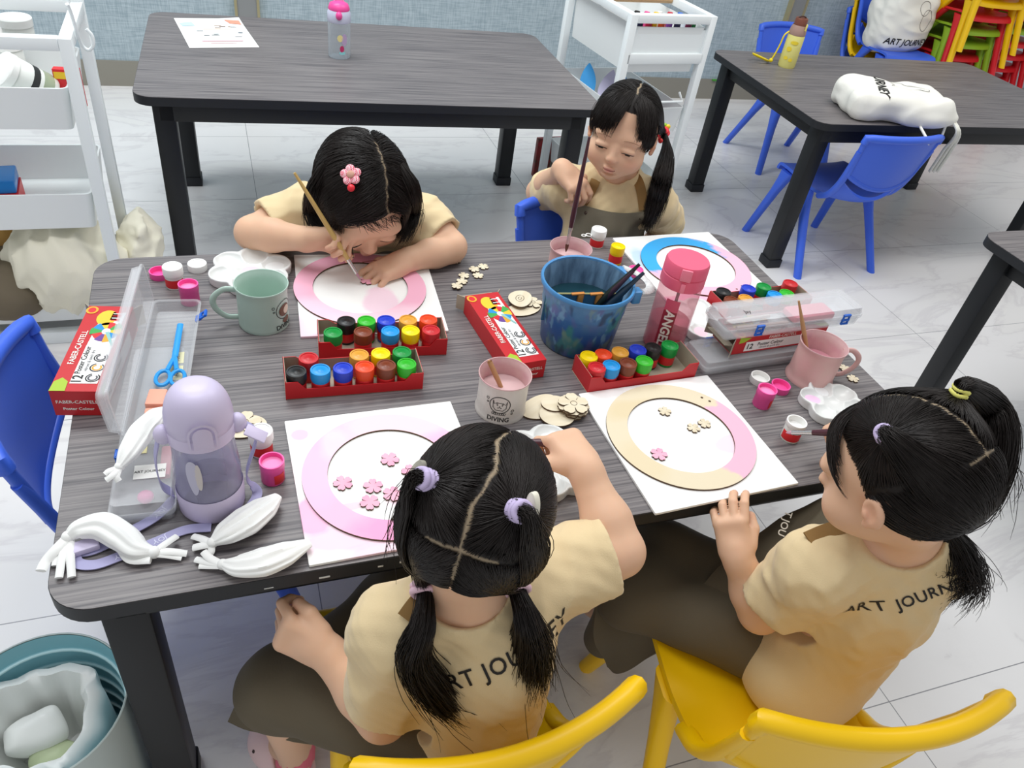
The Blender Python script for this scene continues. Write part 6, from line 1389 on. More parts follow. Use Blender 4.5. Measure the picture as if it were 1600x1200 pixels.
def wrap_text(parent, bvh, body_, size, org, right, up, M, name, arc=0.0, **k):
    n = unit(up); right = unit(np.asarray(right, float) - n * (np.asarray(right, float) @ n)); up = np.cross(n, right); mb = MB()
    def fn(v):
        out = []
        for q in np.asarray(v, float)[:, :2]:
            p = np.asarray(org) + right * q[0] + up * (q[1] + arc * q[0] ** 2); hit = bvh.ray_cast(Vector(p + n * .3), Vector(-n)); out.append(np.array(hit[0]) + n * .0012 if hit[0] is not None else p)
        return np.array(out)
    text_on(mb, body_, size, None, None, 0, fn=fn, **k); return mb.build(name, M, parent, smooth=0)
def ribbon(name, parent, M, path, wd, up, th=.002, n=30):
    """Flat band along a path; up is the side it shows (one vector or one for each control point)."""
    P = spline(path, n); U = np.asarray(up, float); U = np.tile(U, (n, 1)) if U.ndim == 1 else spline(U, n); t = np.gradient(P, axis=0); s_ = np.cross(t, U); s_ /= np.linalg.norm(s_, axis=1)[:, None] + 1e-9
    return MB().slab(np.stack([P + s_ * wd * q for q in (-.5, -.17, .17, .5)], 1), th).build(name, M, parent, smooth=50)
def snap_path(bvh, pts, away=None, off=.003):
    """Push control points onto a surface along a direction."""
    out = []
    for p in pts:
        p = np.asarray(p, float); w_ = unit(CAM - p) if away is None else np.asarray(away); hit = bvh.ray_cast(Vector(p + w_ * .3), Vector(-w_)); out.append(np.array(hit[0]) + w_ * off if hit[0] is not None else p)
    return np.array(out)
FIST = ((62, 75, 45),) * 4

def patch(name, parent, M, rows, th=.004, nu=40, nv=28, fold=.004, seed=3):
    """A sheet of cloth through rows of points, with soft folds, thickened."""
    R = np.array([spline(r, nu) for r in rows]); G = np.stack([spline(R[:, j], nv) for j in range(nu)], 1)
    n = np.cross(np.gradient(G, axis=0), np.gradient(G, axis=1)); n /= np.linalg.norm(n, axis=2)[..., None] + 1e-9
    G = G + n * (fold * noise3(G[..., 0], G[..., 1], G[..., 2], seed, 38))[..., None]
    return MB().slab(G, th).build(name, M, parent, smooth=70)
def px(*P): return [at(*p) for p in P]
# ------------------------------------------------------------------ girl with four pigtails, seen from behind
def girl_pigtails():
    hd = Head(at(745, 812, .688), (.52, .84, -.16), roll=-.10, k=1.0)
    J = dict(head=hd, pelvis=V(-.164, -.466, .325), belly=V(-.170, -.464, .40), chest=V(-.168, -.462, .485), neck=at(737, 930, .588) + V(0, .012, 0),
             shR=at(876, 893, .535), elR=at(968, 862, .552), wrR=at(912, 730, .607), handR=(unit(at(874, 676, .612) - at(912, 730, .607)), (.10, -.35, .9), ((45, 75, 45), (58, 80, 45), (66, 82, 45), (70, 80, 45)), ((.55, .75, -.45), (-.15, .85, -.6))),
             shL=at(618, 985, .525), elL=at(598, 1118, .385), wrL=at(506, 1015, .425), handL=(unit(at(437, 984, .44) - at(506, 1015, .425)), (-.2, -.85, .30), ((40, 70, 35), (58, 76, 40), (66, 76, 40), (70, 76, 40)), ((.45, .85, -.2), (.0, .95, -.45))),
             hipR=V(-.138, -.445, .312), kneeR=V(-.215, -.262, .30), ankR=V(-.24, -.225, .07), toeR=V(-.25, -.165, .03), hipL=V(-.20, -.445, .315), kneeL=V(-.385, -.345, .285), ankL=V(-.372, -.335, .08), toeL=V(-.40, -.285, .035))
    def part(d):
        x = d[:, 0] + .05 * np.sin(7 * d[:, 1] + 1.0) * (d[:, 2] > .2) + .015 * np.sin(23 * d[:, 1])
        a = np.clip(1.5 - np.abs(x) / (.026 + .012 * np.sin(9 * d[:, 2] + 4 * d[:, 1])), 0, 1) * (d[:, 2] > -.30) * (d[:, 1] < .55)
        q = d @ unit((0, .20, .98)) + .16 * np.abs(d[:, 0]); b = np.clip(1.4 - np.abs(q) / (.03 - .03 * np.abs(d[:, 0])), 0, 1) * (np.abs(d[:, 0]) < .5)
        return np.maximum(a, b)
    t, v, f = body('person', 'girl with four pigtails seen from behind, reaching over the table with a brush', J, (-.50, -.62, .0), (.10, -.10, .79), part)
    # shirt
    Sh = SDF((-.40, -.62, .28), (.08, -.30, .64), .003); shirt_sdf(Sh, J, .80, seed=5, hem=(V(0, 0, .315), (0, 0, -1)))
    vs, fs = Sh.mesh(1); np_mesh('shirt', vs, fs, M_SHIRT, t); bvh = BVHTree.FromPolygons(vs.tolist(), fs.tolist())
    o = (at(697, 1086, .41) + at(884, 988, .46)) / 2; r = at(884, 988, .46) - at(697, 1086, .41)
    wrap_text(t, bvh, 'ART JOURNEY', .0225, o, r, unit(CAM - o), M_INK, 'shirt_lettering', arc=2.2, bold=.012, spacing=1.12)
    # apron: straps at the collar and the skirt over both thighs
    def apr(s):
        s.chain([J['hipL'] + V(.02, -.02, .0), J['kneeL'] + V(.0, .0, .008)], [.068, .052], .03); s.chain([J['hipR'], J['kneeR'] + V(0, 0, .005)], [.066, .052], .03)
        s.cone(J['kneeL'] + V(0, 0, 0), J['kneeR'], .045, .045, .03)
        s.field(lambda x, y, z: .003 * noise3(x, y, z, 44, 40)); s.plane(J['hipL'] + V(.07, -.055, 0), (.35, -1, 0), .004)
    blob_mesh('apron_skirt', t, M_APRON, apr, (-.50, -.58, .13), (-.02, -.17, .40), .0035)
    patch('apron_hem', t, M_APRON, [px((640, 930, .30), (560, 950, .28), (470, 985, .25), (400, 1040, .24)), px((664, 1010, .372), (560, 1015, .362), (470, 1030, .345), (384, 1062, .300)), px((684, 1080, .345), (590, 1085, .32), (480, 1085, .29), (372, 1092, .25)), px((700, 1150, .295), (610, 1182, .24), (480, 1162, .215), (356, 1128, .195))])
    P = snap_path(bvh, [at(672, 915, .60), at(660, 930, .585), at(645, 948, .57), at(632, 966, .555)], None, .0025); ribbon('apron_strap', t, M_STRAP, P, .016, (-.1, -.45, .85))
    # shoes and socks
    M_CROC = mat('pale_pink_clog', '#eecfd0', .5); M_SOCK = mat('coral_sock', '#e06f82', .8)
    for sd in ('L', 'R'):
        a, b = J['ank' + sd], J['toe' + sd]; dr = unit((b - a) * V(1, 1, 0)); c = (a + b) / 2 * V(1, 1, 0)
        sk = MB().tube(spline([a + (0, 0, .05), a, a + dr * .01 - (0, 0, .03)], 12), .0265, 14).build('sock', M_SOCK, t, smooth=60)
        fr = np.stack([np.cross(dr, (0, 0, 1)), dr, (0, 0, 1)], 1)
        def clog(s):
            s.ell(c + (0, 0, .022) + dr * .01, (.036, .066, .030), fr, .01); s.ell(c + dr * .035 + (0, 0, .03), (.036, .036, .026), fr, .015); s.plane(c + (0, 0, .001), (0, 0, -1), .002); s.ell(c - dr * .022 + (0, 0, .052), (.027, .038, .036), fr, .004, 's')
        ob, _, _ = blob_mesh('clog', t, M_CROC, clog, c - .10, c + .10 + V(0, 0, .03), .0028)
        mb = MB()
        for k in range(5): q = c + dr * (.035 + .012 * (k % 3)) + np.cross(dr, (0, 0, 1)) * (.016 * (k - 2)) + (0, 0, .053 - .006 * abs(k - 2)); mb.ball(q, .0035, 8, 6)
        mb.build('vent_hole', mat('dark_hole', '#4a3a3a', .8), ob)
    # hair: four sections drawn from the partings to their ties
    rs = np.random.RandomState(11); D = sphere_dirs(44000, rs); D = D[(D[:, 2] > HL(D) - .02)]
    cx = D[:, 0] + .05 * np.sin(7 * D[:, 1] + 1.0) * (D[:, 2] > .2); fq = D @ unit((0, .20, .98)) + .16 * np.abs(D[:, 0])
    ties = {(-1, 1): unit((-.72, -.33, .60)), (1, 1): unit((.72, -.36, .58)), (-1, 0): unit((-.62, -.70, -.50)), (1, 0): unit((.62, -.70, -.50))}
    low = {-1: at(665, 912, .602), 1: at(803, 911, .602)}; upp = {-1: hd.hit(668, 752, .13), 1: hd.hit(808, 799, .13)}
    for sx in (-1, 1): ties[(sx, 1)] = hd.dirs(upp[sx][None])[0]
    grp = []
    for (sx, fr_), td in ties.items():
        m = (np.sign(cx) == sx) & ((fq > 0) == bool(fr_)) & (np.abs(cx) > .004 + .022 * rs.uniform(size=len(D)) ** 1.5) & (np.abs(fq) > .004 + .024 * rs.uniform(size=len(D)) ** 1.5); d0 = D[m][:3600]
        edge = np.minimum(np.abs(cx[m][:3600]), np.abs(fq[m][:3600])); l0 = .010 + .03 * np.clip(edge / .3, 0, 1) + .014 * rs.uniform(size=len(d0))
        tw = upp[sx] if fr_ else low[sx]; P = scalp(hd, d0, td, 15, l0, .075 + .02 * rs.uniform(size=len(d0)), .022 * rs.uniform(.5, 1.1, len(d0)), rs, .014)
        w_ = np.linspace(0, 1, 15)[None, :, None] ** 3; J_ = rs.normal(size=(len(d0), 1, 3)) * .0035; P = P * (1 - w_) + (tw + J_) * w_; grp.append(P)
    strands('hair', np.concatenate(grp), .00044, M_HAIR, t)
    # strands that run from the upper ties down to the lower ones, then the hanging tails
    for sx in (-1, 1):
        a, b = upp[sx], low[sx]; out = unit(a - hd.c); n_ = 1100; d0 = hd.dirs(a[None]) + .045 * rs.normal(size=(n_, 3)); d0 /= np.linalg.norm(d0, axis=1, keepdims=True)
        P = scalp(hd, d0, hd.dirs(b[None])[0] + .03 * rs.normal(size=(n_, 3)), 14, .13 + .03 * rs.uniform(size=n_), .10 + .03 * rs.uniform(size=n_), .02 + .07 * rs.uniform(size=n_), rs, .075); w_ = np.linspace(0, 1, 14)[None, :, None]
        w0, w1 = (1 - w_) ** 6, w_ ** 3; P = P * (1 - w0) + (a + rs.normal(size=(n_, 1, 3)) * .0028) * w0; P = P * (1 - w1) + (b + rs.normal(size=(n_, 1, 3)) * .003) * w1 + out * (.016 + .004 * rs.uniform(size=(n_, 1, 1))) * np.exp(-((w_ - .10) / .09) ** 2); strands('upper_pigtail', P, .00046, M_HAIR, t, .00046)
        if sx < 0: pth = [b, at(650, 938, .588), at(636, 985, .55), at(655, 1022, .515), at(690, 1060, .475), at(722, 1078, .452)]; pin = [.006, .012, .017, .017, .012, .004]
        else: pth = [b, at(806, 930, .590), at(812, 965, .555), at(812, 1005, .515), at(812, 1045, .478)]; pin = [.006, .013, .019, .019, .008]
        pth = [b] + [p - V(.0, .030, -.006) for p in pth[1:]]
        T = tail(pth, 1300, 16, .008, .02, rs, .008, (.72, 1.0), pinch=pin); strands('lower_pigtail', T, .00046, M_HAIR, t)
        fly = tail(pth[:-1] + [pth[-1], pth[-1] + V(.02, -.01, -.055)], 14, 16, .01, .02, rs, .03, (.85, 1.0)); strands('loose_strand', fly, .0004, M_HAIR, t)
        hair_tie('hair_tie', t, b + unit(pth[1] - b) * .006, unit(pth[1] - low[sx]), .0118, .0038, mat('pale_pink_tie', '#e9c4d2', .8), 2)
        hair_tie('hair_tie', t, a + out * .004, unit(out + unit(b - a) * .35), .0072, .0032, mat('lilac_tie', '#c3b4d8', .8), 3)
    M_CLP = clear_mat('grey_jelly_clip', '#b8b5a6', .6, .3); M_CLP2 = mat('ivory_clip', '#e5e0cf', .5)
    for c0, ax, M_ in ((hd.hit(650, 742, .22), (.5, .3, .9), M_CLP), (hd.hit(832, 793, .22), (.1, .35, .9), M_CLP2)):
        B = frame(ax, (0.3, -1, 0)); o2 = ell2(.0065, .014, 24); mb = MB().at(c0, B[:, [2, 0, 1]] if False else np.stack([B[:, 0], B[:, 2], np.cross(B[:, 0], B[:, 2])], 1)); mb.prism(o2, -.003, .003, .001); cl = mb.build('hair_clip', M_, t)
        for q, cc in ((-.006, '#e5788f'), (-.010, '#8fc43c')): MB().ball(c0 + B[:, 2] * q + np.cross(B[:, 0], B[:, 2]) * .003, .0026, 8, 6).build('flower_bead', mat('bead_' + cc, cc, .5), cl)
    # wisps that stand off at the left temple
    W0 = tail([hd.on((-.82, .35, -.05)), hd.on((-.95, .1, -.3), .08), at(628, 838, .62), at(640, 880, .60)], 40, 12, .006, .016, rs, .012, (.6, 1.0)); strands('loose_strand', W0, .0005, M_HAIR, t)
    return J
JC = girl_pigtails()
tipC = JC['wrR']; k = unit(at(815, 690, .600) - at(900, 692, .612))
brush(at(800, 690, .598), at(893, 693, .613), 'plum paint brush in the raised hand of the girl with four pigtails', M_PURH, r=.0045, lb=.010, lf=.012)
# ------------------------------------------------------------------ girl with the flower clip, head bent low over her board
def girl_flower_clip():
    hd = Head(at(566, 306, .642), (.10, -.75, -.66), roll=-.05, k=1.08)
    J = dict(hipR=V(-.195, .385, .312), kneeR=V(-.215, .205, .300), ankR=V(-.215, .215, .07), toeR=V(-.22, .15, .03), hipL=V(-.105, .385, .312), kneeL=V(-.085, .205, .300), ankL=V(-.085, .215, .07), toeL=V(-.08, .15, .03),
             head=hd, pelvis=V(-.150, .400, .325), belly=V(-.155, .405, .40), chest=V(-.165, .400, .475), neck=V(-.172, .352, .572),
             shR=at(478, 330, .568), elR=at(394, 364, .548), wrR=at(484, 374, .580), handR=(unit(at(530, 366, .598) - at(484, 374, .580)), (.1, .72, .68), ((38, 60, 40), (46, 66, 42), (52, 70, 42), (58, 70, 42)), ((.55, .75, -.5), (-.1, .8, -.6))),
             shL=at(655, 345, .568), elL=at(704, 386, .546), wrL=at(632, 408, .541), handL=(unit(at(588, 428, .532) - at(632, 408, .541)), (-.05, -.1, 1), ((18, 38, 24), (24, 40, 26), (26, 42, 26), (28, 42, 26)), ((.55, .85, -.15), (.05, 1, -.25))))
    def part(d):
        x = d[:, 0] + .30 + .06 * np.sin(6 * d[:, 2] + .5) + .02 * np.sin(25 * d[:, 1])
        return np.clip(1.5 - np.abs(x) / .022, 0, 1) * (d[:, 1] > -.55) * (d[:, 2] > .35)
    t, v, f = body('person', 'girl with a pink flower hair clip, bent low over the pink ring', J, (-.45, .10, .0), (.06, .52, .79), part)
    face_paths(hd, v, f, t, lids=.1, brow=False)
    Sh = SDF((-.42, .20, .28), (.04, .52, .64), .003); shirt_sdf(Sh, J, .72, seed=15, hem=(V(0, 0, .315), (0, 0, -1)))
    vs, fs = Sh.mesh(1); np_mesh('shirt', vs, fs, M_SHIRT, t)
    blob_mesh('apron_skirt', t, M_APRON, lambda s: (s.cone(J['hipR'], J['kneeR'], .064, .054, .02), s.cone(J['hipL'], J['kneeL'], .064, .054, .02), s.cone(J['kneeR'], J['kneeL'], .045, .045, .03), s.cone(J['kneeR'] + V(0, -.02, 0), J['kneeR'] + V(0, -.02, -.10), .046, .044, .02), s.cone(J['kneeL'] + V(0, -.02, 0), J['kneeL'] + V(0, -.02, -.10), .046, .044, .02)), (-.32, .10, .12), (.02, .48, .40), .005)
    rs = np.random.RandomState(21); D = sphere_dirs(40000, rs); hl = HL(D); D = D[(D[:, 2] > hl)]
    px_ = D[:, 0] + .30 + .06 * np.sin(6 * D[:, 2] + .5); dn = hd.M.T @ np.array([0, 0, -1.0])
    # hair falls from the parting down both sides of the head, then hangs
    P = []
    root = D[:9000]; side = np.where(px_[:9000] > 0, 1.0, -1.0)
    n1 = 11
    ph = rs.uniform(0, 1, len(root)); az = np.arctan2(root[:, 0] + .30 * 0, root[:, 1])
    back = np.clip((-root[:, 1] + .25) / 1.0, 0, 1)
    tgt = np.stack([side * (.96 - .30 * back + .05 * rs.normal(size=len(root))), (.40 - 1.15 * back) + .10 * rs.normal(size=len(root)), -.42 - .12 * rs.uniform(size=len(root))], 1)
    tgt /= np.linalg.norm(tgt, axis=1, keepdims=True)
    front = (root[:, 1] > .35) & (np.abs(root[:, 0]) < .62) & (root[:, 2] > .3)
    nf = front.sum(); sf = side[front]; tgt[front] = np.stack([sf * (.80 + .06 * rs.normal(size=nf)), .62 + .10 * rs.normal(size=nf), .16 + .12 * rs.uniform(size=nf)], 1)
    wisp = np.zeros(len(root), bool); wisp[np.flatnonzero(front)[:0]] = True; nw = wisp.sum(); tgt[wisp] = np.stack([rs.uniform(-.55, .35, nw), np.full(nw, .95), rs.uniform(.22, .40, nw)], 1); tgt /= np.linalg.norm(tgt, axis=1, keepdims=True)
    A = scalp(hd, root, tgt, n1, .015 + .05 * rs.uniform(size=len(root)), .07 + .09 * rs.uniform(size=len(root)), .035, rs, .02)
    end = A[:, -1]; d_end = A[:, -1] - A[:, -2]; d_end /= np.linalg.norm(d_end, axis=1, keepdims=True)
    Lh = np.where(wisp, .004, np.where(front, .010, .040) + .030 * rs.uniform(size=len(root))); B = []
    inw = hd.c - end; inw[:, 2] = 0; inw /= np.linalg.norm(inw, axis=1, keepdims=True)
    for k in range(1, 6):
        q = k / 5; d = d_end * (1 - q * .7) + np.array([0, 0, -1.0]) * q * .8 + inw * (.05 + .22 * q * q); d /= np.linalg.norm(d, axis=1, keepdims=True); end = end + d * (Lh / 5)[:, None]; B.append(end)
    P = np.concatenate([A, np.stack(B, 1)], 1); P[:, :, 2] = np.maximum(P[:, :, 2], TH + .012); d0 = np.stack([rs.uniform(-.5, .55, 64), np.full(64, .80), np.full(64, .50)], 1); d1 = d0 + np.stack([-.22 + .12 * rs.normal(size=64), np.full(64, .12), -.10 - .22 * rs.uniform(size=64)], 1)
    strands('fringe', scalp(hd, d0 / np.linalg.norm(d0, axis=1, keepdims=True), d1, 10, .05, .08 + .03 * rs.uniform(size=64), .015, rs, .01), .0004, M_HAIR, t)
    strands('hair', P, .00044, M_HAIR, t)
    for pth, n_ in (([hd.hit(622, 258, .0), hd.hit(640, 296, .10)] + px((642, 325, .620), (637, 352, .600), (622, 380, .580)), 800), ([hd.hit(515, 258, .0), hd.hit(497, 296, .10)] + px((492, 325, .62), (499, 350, .60), (515, 368, .588)), 800)):
        strands('side_lock', tail(pth, n_, 14, .008, .018, rs, .006, (.6, 1.0), pinch=[.010, .018, .019, .017, .012, .006]), .00046, M_HAIR, t)
    # fabric flower clip
    c = hd.on(unit(hd.dirs(at(541, 268, .73)[None])[0]), .13); nrm = unit(c - hd.c); B_ = frame(nrm, (1, 0, 0)); fl = thing('hair_clip', None, None); fl.parent = t
    Mg, nt, b = node_mat('pink_gingham'); tc = N(nt, 'ShaderNodeTexCoord'); ck = nt.nodes.new('ShaderNodeTexChecker'); ck.inputs['Scale'].default_value = 520; ck.inputs[1].default_value = lin('#f6d5da'); ck.inputs[2].default_value = lin('#dd5a72'); nt.links.new(tc.outputs['Object'], ck.inputs[0]); nt.links.new(ck.outputs[0], b.inputs[0]); b.inputs['Roughness'].default_value = .9
    for k in range(5):
        a = k * 2 * PI / 5 + PI / 2; MB().ball(c + B_ @ V(.0095 * math.cos(a), .0095 * math.sin(a), .002), (.0072, .0072, .0034), 16, 10, B_).build('flower_petal', Mg, fl)
    MB().ball(c + nrm * .005, (.0060, .0060, .003), 16, 10, B_).build('flower_button', mat('beige_button', '#c99a86', .8), fl)
    dwn = unit(at(541, 284, .72) - at(541, 268, .73)); MB().ball(c + dwn * .021, (.006, .006, .004), 14, 8, B_).build('clip_tab', mat('red_clip', '#d51f2f', .35), fl)
    return J
JA = girl_flower_clip()
brush(at(564, 438, TH + .014), ray_at(460, 270, at(564, 438, TH + .014), .205)[0], 'pale gold paint brush in the hand of the leaning girl with the flower clip', M_GOLDH, M_BRPNK, r=.0038, lb=.016, lf=.028)
# ------------------------------------------------------------------ girl with the beaded ponytail, dipping her brush
def girl_ponytail():
    hd = Head(at(974, 206, .694), (-.58, -.80, -.02), roll=.06, k=1.0)
    J = dict(hipR=V(.300, .420, .312), kneeR=V(.285, .245, .300), ankR=V(.285, .255, .07), toeR=V(.28, .19, .03), hipL=V(.390, .420, .312), kneeL=V(.410, .245, .300), ankL=V(.410, .255, .07), toeL=V(.415, .19, .03),
             head=hd, pelvis=V(.345, .435, .325), belly=V(.352, .445, .40), chest=V(.366, .456, .480), neck=at(962, 278, .590) + V(.012, .02, 0),
             shR=at(888, 294, .548), elR=at(843, 300, .500), wrR=at(880, 266, .604), handR=((.34, -.74, -.30), (-.10, -.42, .90), ((38, 48, 20), (44, 50, 22), (48, 52, 24), (54, 54, 26)), ((.60, .70, -.35), (-.15, .75, -.65))),
             shL=at(1020, 318, .548), elL=at(1046, 352, .44), wrL=V(.400, .36, .40), handL=(V(-.7, -.5, 0), (.2, -.3, 1), FIST))
    def part(d):
        x = d[:, 0] + .16 * (1 - d[:, 1]) * 0 + .10 + .02 * np.sin(20 * d[:, 1]); return np.clip(1.5 - np.abs(x) / .024, 0, 1) * (d[:, 2] > .55) * (d[:, 1] < .42) * (d[:, 1] > -.2)
    t, v, f = body('person', 'girl with a long beaded ponytail and apron, dipping a brush behind the blue bucket', J, (.18, .14, .0), (.56, .70, .80), part)
    face_paths(hd, v, f, t, lids=.5)
    Sh = SDF((.16, .30, .28), (.58, .70, .64), .003); shirt_sdf(Sh, J, .80, seed=25, hem=(V(0, 0, .315), (0, 0, -1)), neck_r=.045)
    vs, fs = Sh.mesh(1); np_mesh('shirt', vs, fs, M_SHIRT, t); bvh = BVHTree.FromPolygons(vs.tolist(), fs.tolist())
    tc_ = unit(V(CAM[0], CAM[1], CAM[2]) - J['chest']); aw = unit(tc_ * V(1, 1, .35))
    # bib: a sheet laid over the chest
    rows = []
    for a, b, zz in ((( 905, 318), (1016, 330), .50), ((898, 340), (1012, 344), .47), ((888, 372), (1004, 370), .43), ((880, 400), (1000, 398), .39)):
        r = []
        for q in np.linspace(0, 1, 7): pxx = a[0] + (b[0] - a[0]) * q; pyy = a[1] + (b[1] - a[1]) * q + (8 * math.sin(PI * q) if zz == .50 else 0); r.append(at(pxx, pyy, zz))
        rows.append(snap_path(bvh, r, None, .010))
    patch('apron_bib', t, M_APRB, rows, .003, 30, 22, .0015, 6)
    for a in ([(908, 322, .50), (922, 300, .53), (930, 284, .555), (934, 268, .575)], [(1006, 328, .50), (1003, 305, .53), (998, 285, .555), (988, 268, .575)]):
        ribbon('apron_strap', t, M_STRAP, snap_path(bvh, [at(*q) for q in a], None, .004), .020, aw, .0025)
    for x, y in ((916, 333), (1000, 340)): c = snap_path(bvh, [at(x, y, .49)], None, .0075)[0]; MB().ball(c, (.005, .005, .005), 12, 8).build('snap_button', M_BUTTON, t)
    blob_mesh('apron_skirt', t, M_APRB, lambda s: (s.cone(J['hipR'], J['kneeR'], .064, .054, .02), s.cone(J['hipL'], J['kneeL'], .064, .054, .02), s.cone(J['kneeR'], J['kneeL'], .045, .045, .03), s.cone(J['kneeR'] + V(0, -.02, 0), J['kneeR'] + V(0, -.02, -.10), .046, .044, .02), s.cone(J['kneeL'] + V(0, -.02, 0), J['kneeL'] + V(0, -.02, -.10), .046, .044, .02)), (.18, .14, .12), (.52, .52, .40), .005)
    rs = np.random.RandomState(31); D = sphere_dirs(36000, rs); D = D[D[:, 2] > HL(D)]
    px_ = D[:, 0] + .10
    tie = unit((-.80, -.42, -.18)); tieR = unit((.75, -.62, -.20)); tw = at(1036, 208, .665)
    grp = []
    m = (px_ < -.02) & ~((D[:, 1] > .42) & (D[:, 2] > .2)); d0 = D[m][:3000]; P = scalp(hd, d0, tie, 14, .012 + .03 * rs.uniform(size=len(d0)), .05 + .02 * rs.uniform(size=len(d0)), .022, rs, .012); w_ = np.linspace(0, 1, 14)[None, :, None] ** 3; grp.append(P * (1 - w_) + (tw + rs.normal(size=(len(d0), 1, 3)) * .003) * w_)
    m = (px_ > .02) & ~((D[:, 1] > .42) & (D[:, 2] > .2)); d0 = D[m][:3000]; grp.append(scalp(hd, d0, tieR, 14, .012 + .03 * rs.uniform(size=len(d0)), .05 + .02 * rs.uniform(size=len(d0)), .022, rs, .012))
    # fringe swept to both sides of the forehead
    def fringe(sx, n, x0, x1, z1, lf):
        u = rs.uniform(size=n); d0 = np.stack([-.10 + sx * (.03 + .55 * u * rs.uniform(.6, 1, n)), .30 + .45 * rs.uniform(size=n) * (1 - .3 * u), np.full(n, .75)], 1); d0 /= np.linalg.norm(d0, axis=1, keepdims=True)
        x = x0 + (x1 - x0) * u + .03 * rs.normal(size=n); d1 = np.stack([x, np.sqrt(np.clip(1 - x ** 2 - .02, .05, 1)), z1(u) + .13 * rs.normal(size=n)], 1); d1 /= np.linalg.norm(d1, axis=1, keepdims=True)
        return scalp(hd, d0, d1, 14, .02 + .03 * rs.uniform(size=n), lf + .03 * rs.uniform(size=n), .05, rs, .012)
    grp.append(fringe(1, 620, .14, .93, lambda u: .24 - .52 * u, .10)); grp.append(fringe(-1, 520, -.52, -.93, lambda u: .14 - .62 * u, .10))
    grp.append(fringe(1, 45, .16, .60, lambda u: .10 - .1 * u, .13)); grp.append(fringe(-1, 36, -.40, -.80, lambda u: .0 - .2 * u, .13))
    strands('hair', np.concatenate(grp), .00046, M_HAIR, t)
    pt = snap_path(bvh, [at(1027, 308, .54), at(1018, 336, .51), at(1010, 358, .49)], None, .018); T = tail([tw, at(1041, 224, .658), at(1041, 248, .645), at(1035, 278, .63)] + list(pt), 1200, 18, .006, .02, rs, .006, (.78, 1.0), pinch=[.007, .007, .015, .019, .017, .011, .004]); strands('ponytail', T, .00046, M_HAIR, t)
    ax = unit(at(1041, 222, .645) - tw); hair_tie('hair_tie', t, tw, ax, .010, .0040, mat('red_tie', '#d8202c', .5), 2)
    for k, (dx, dy, cc) in enumerate(((-10, 8, '#d92b2b'), (-13, 0, '#7fae2c'), (-6, -8, '#e9c92b'), (3, -12, '#8fbf34'), (8, -10, '#e9c92b'), (-4, 12, '#d92b2b'))):
        MB().ball(at(1036 + dx, 208 + dy, .668), .0052, 12, 8).build('hair_bead', mat('bead_' + cc, cc, .35), t)
    return J
JB = girl_ponytail()
brush(at(884, 394, TH + .036), ray_at(921, 214, at(884, 394, TH + .036), .215)[0], 'plum paint brush dipped in the pink cup by the ponytail girl', M_PURH, M_HAIRB, r=.0040, lb=.018, lf=.032)
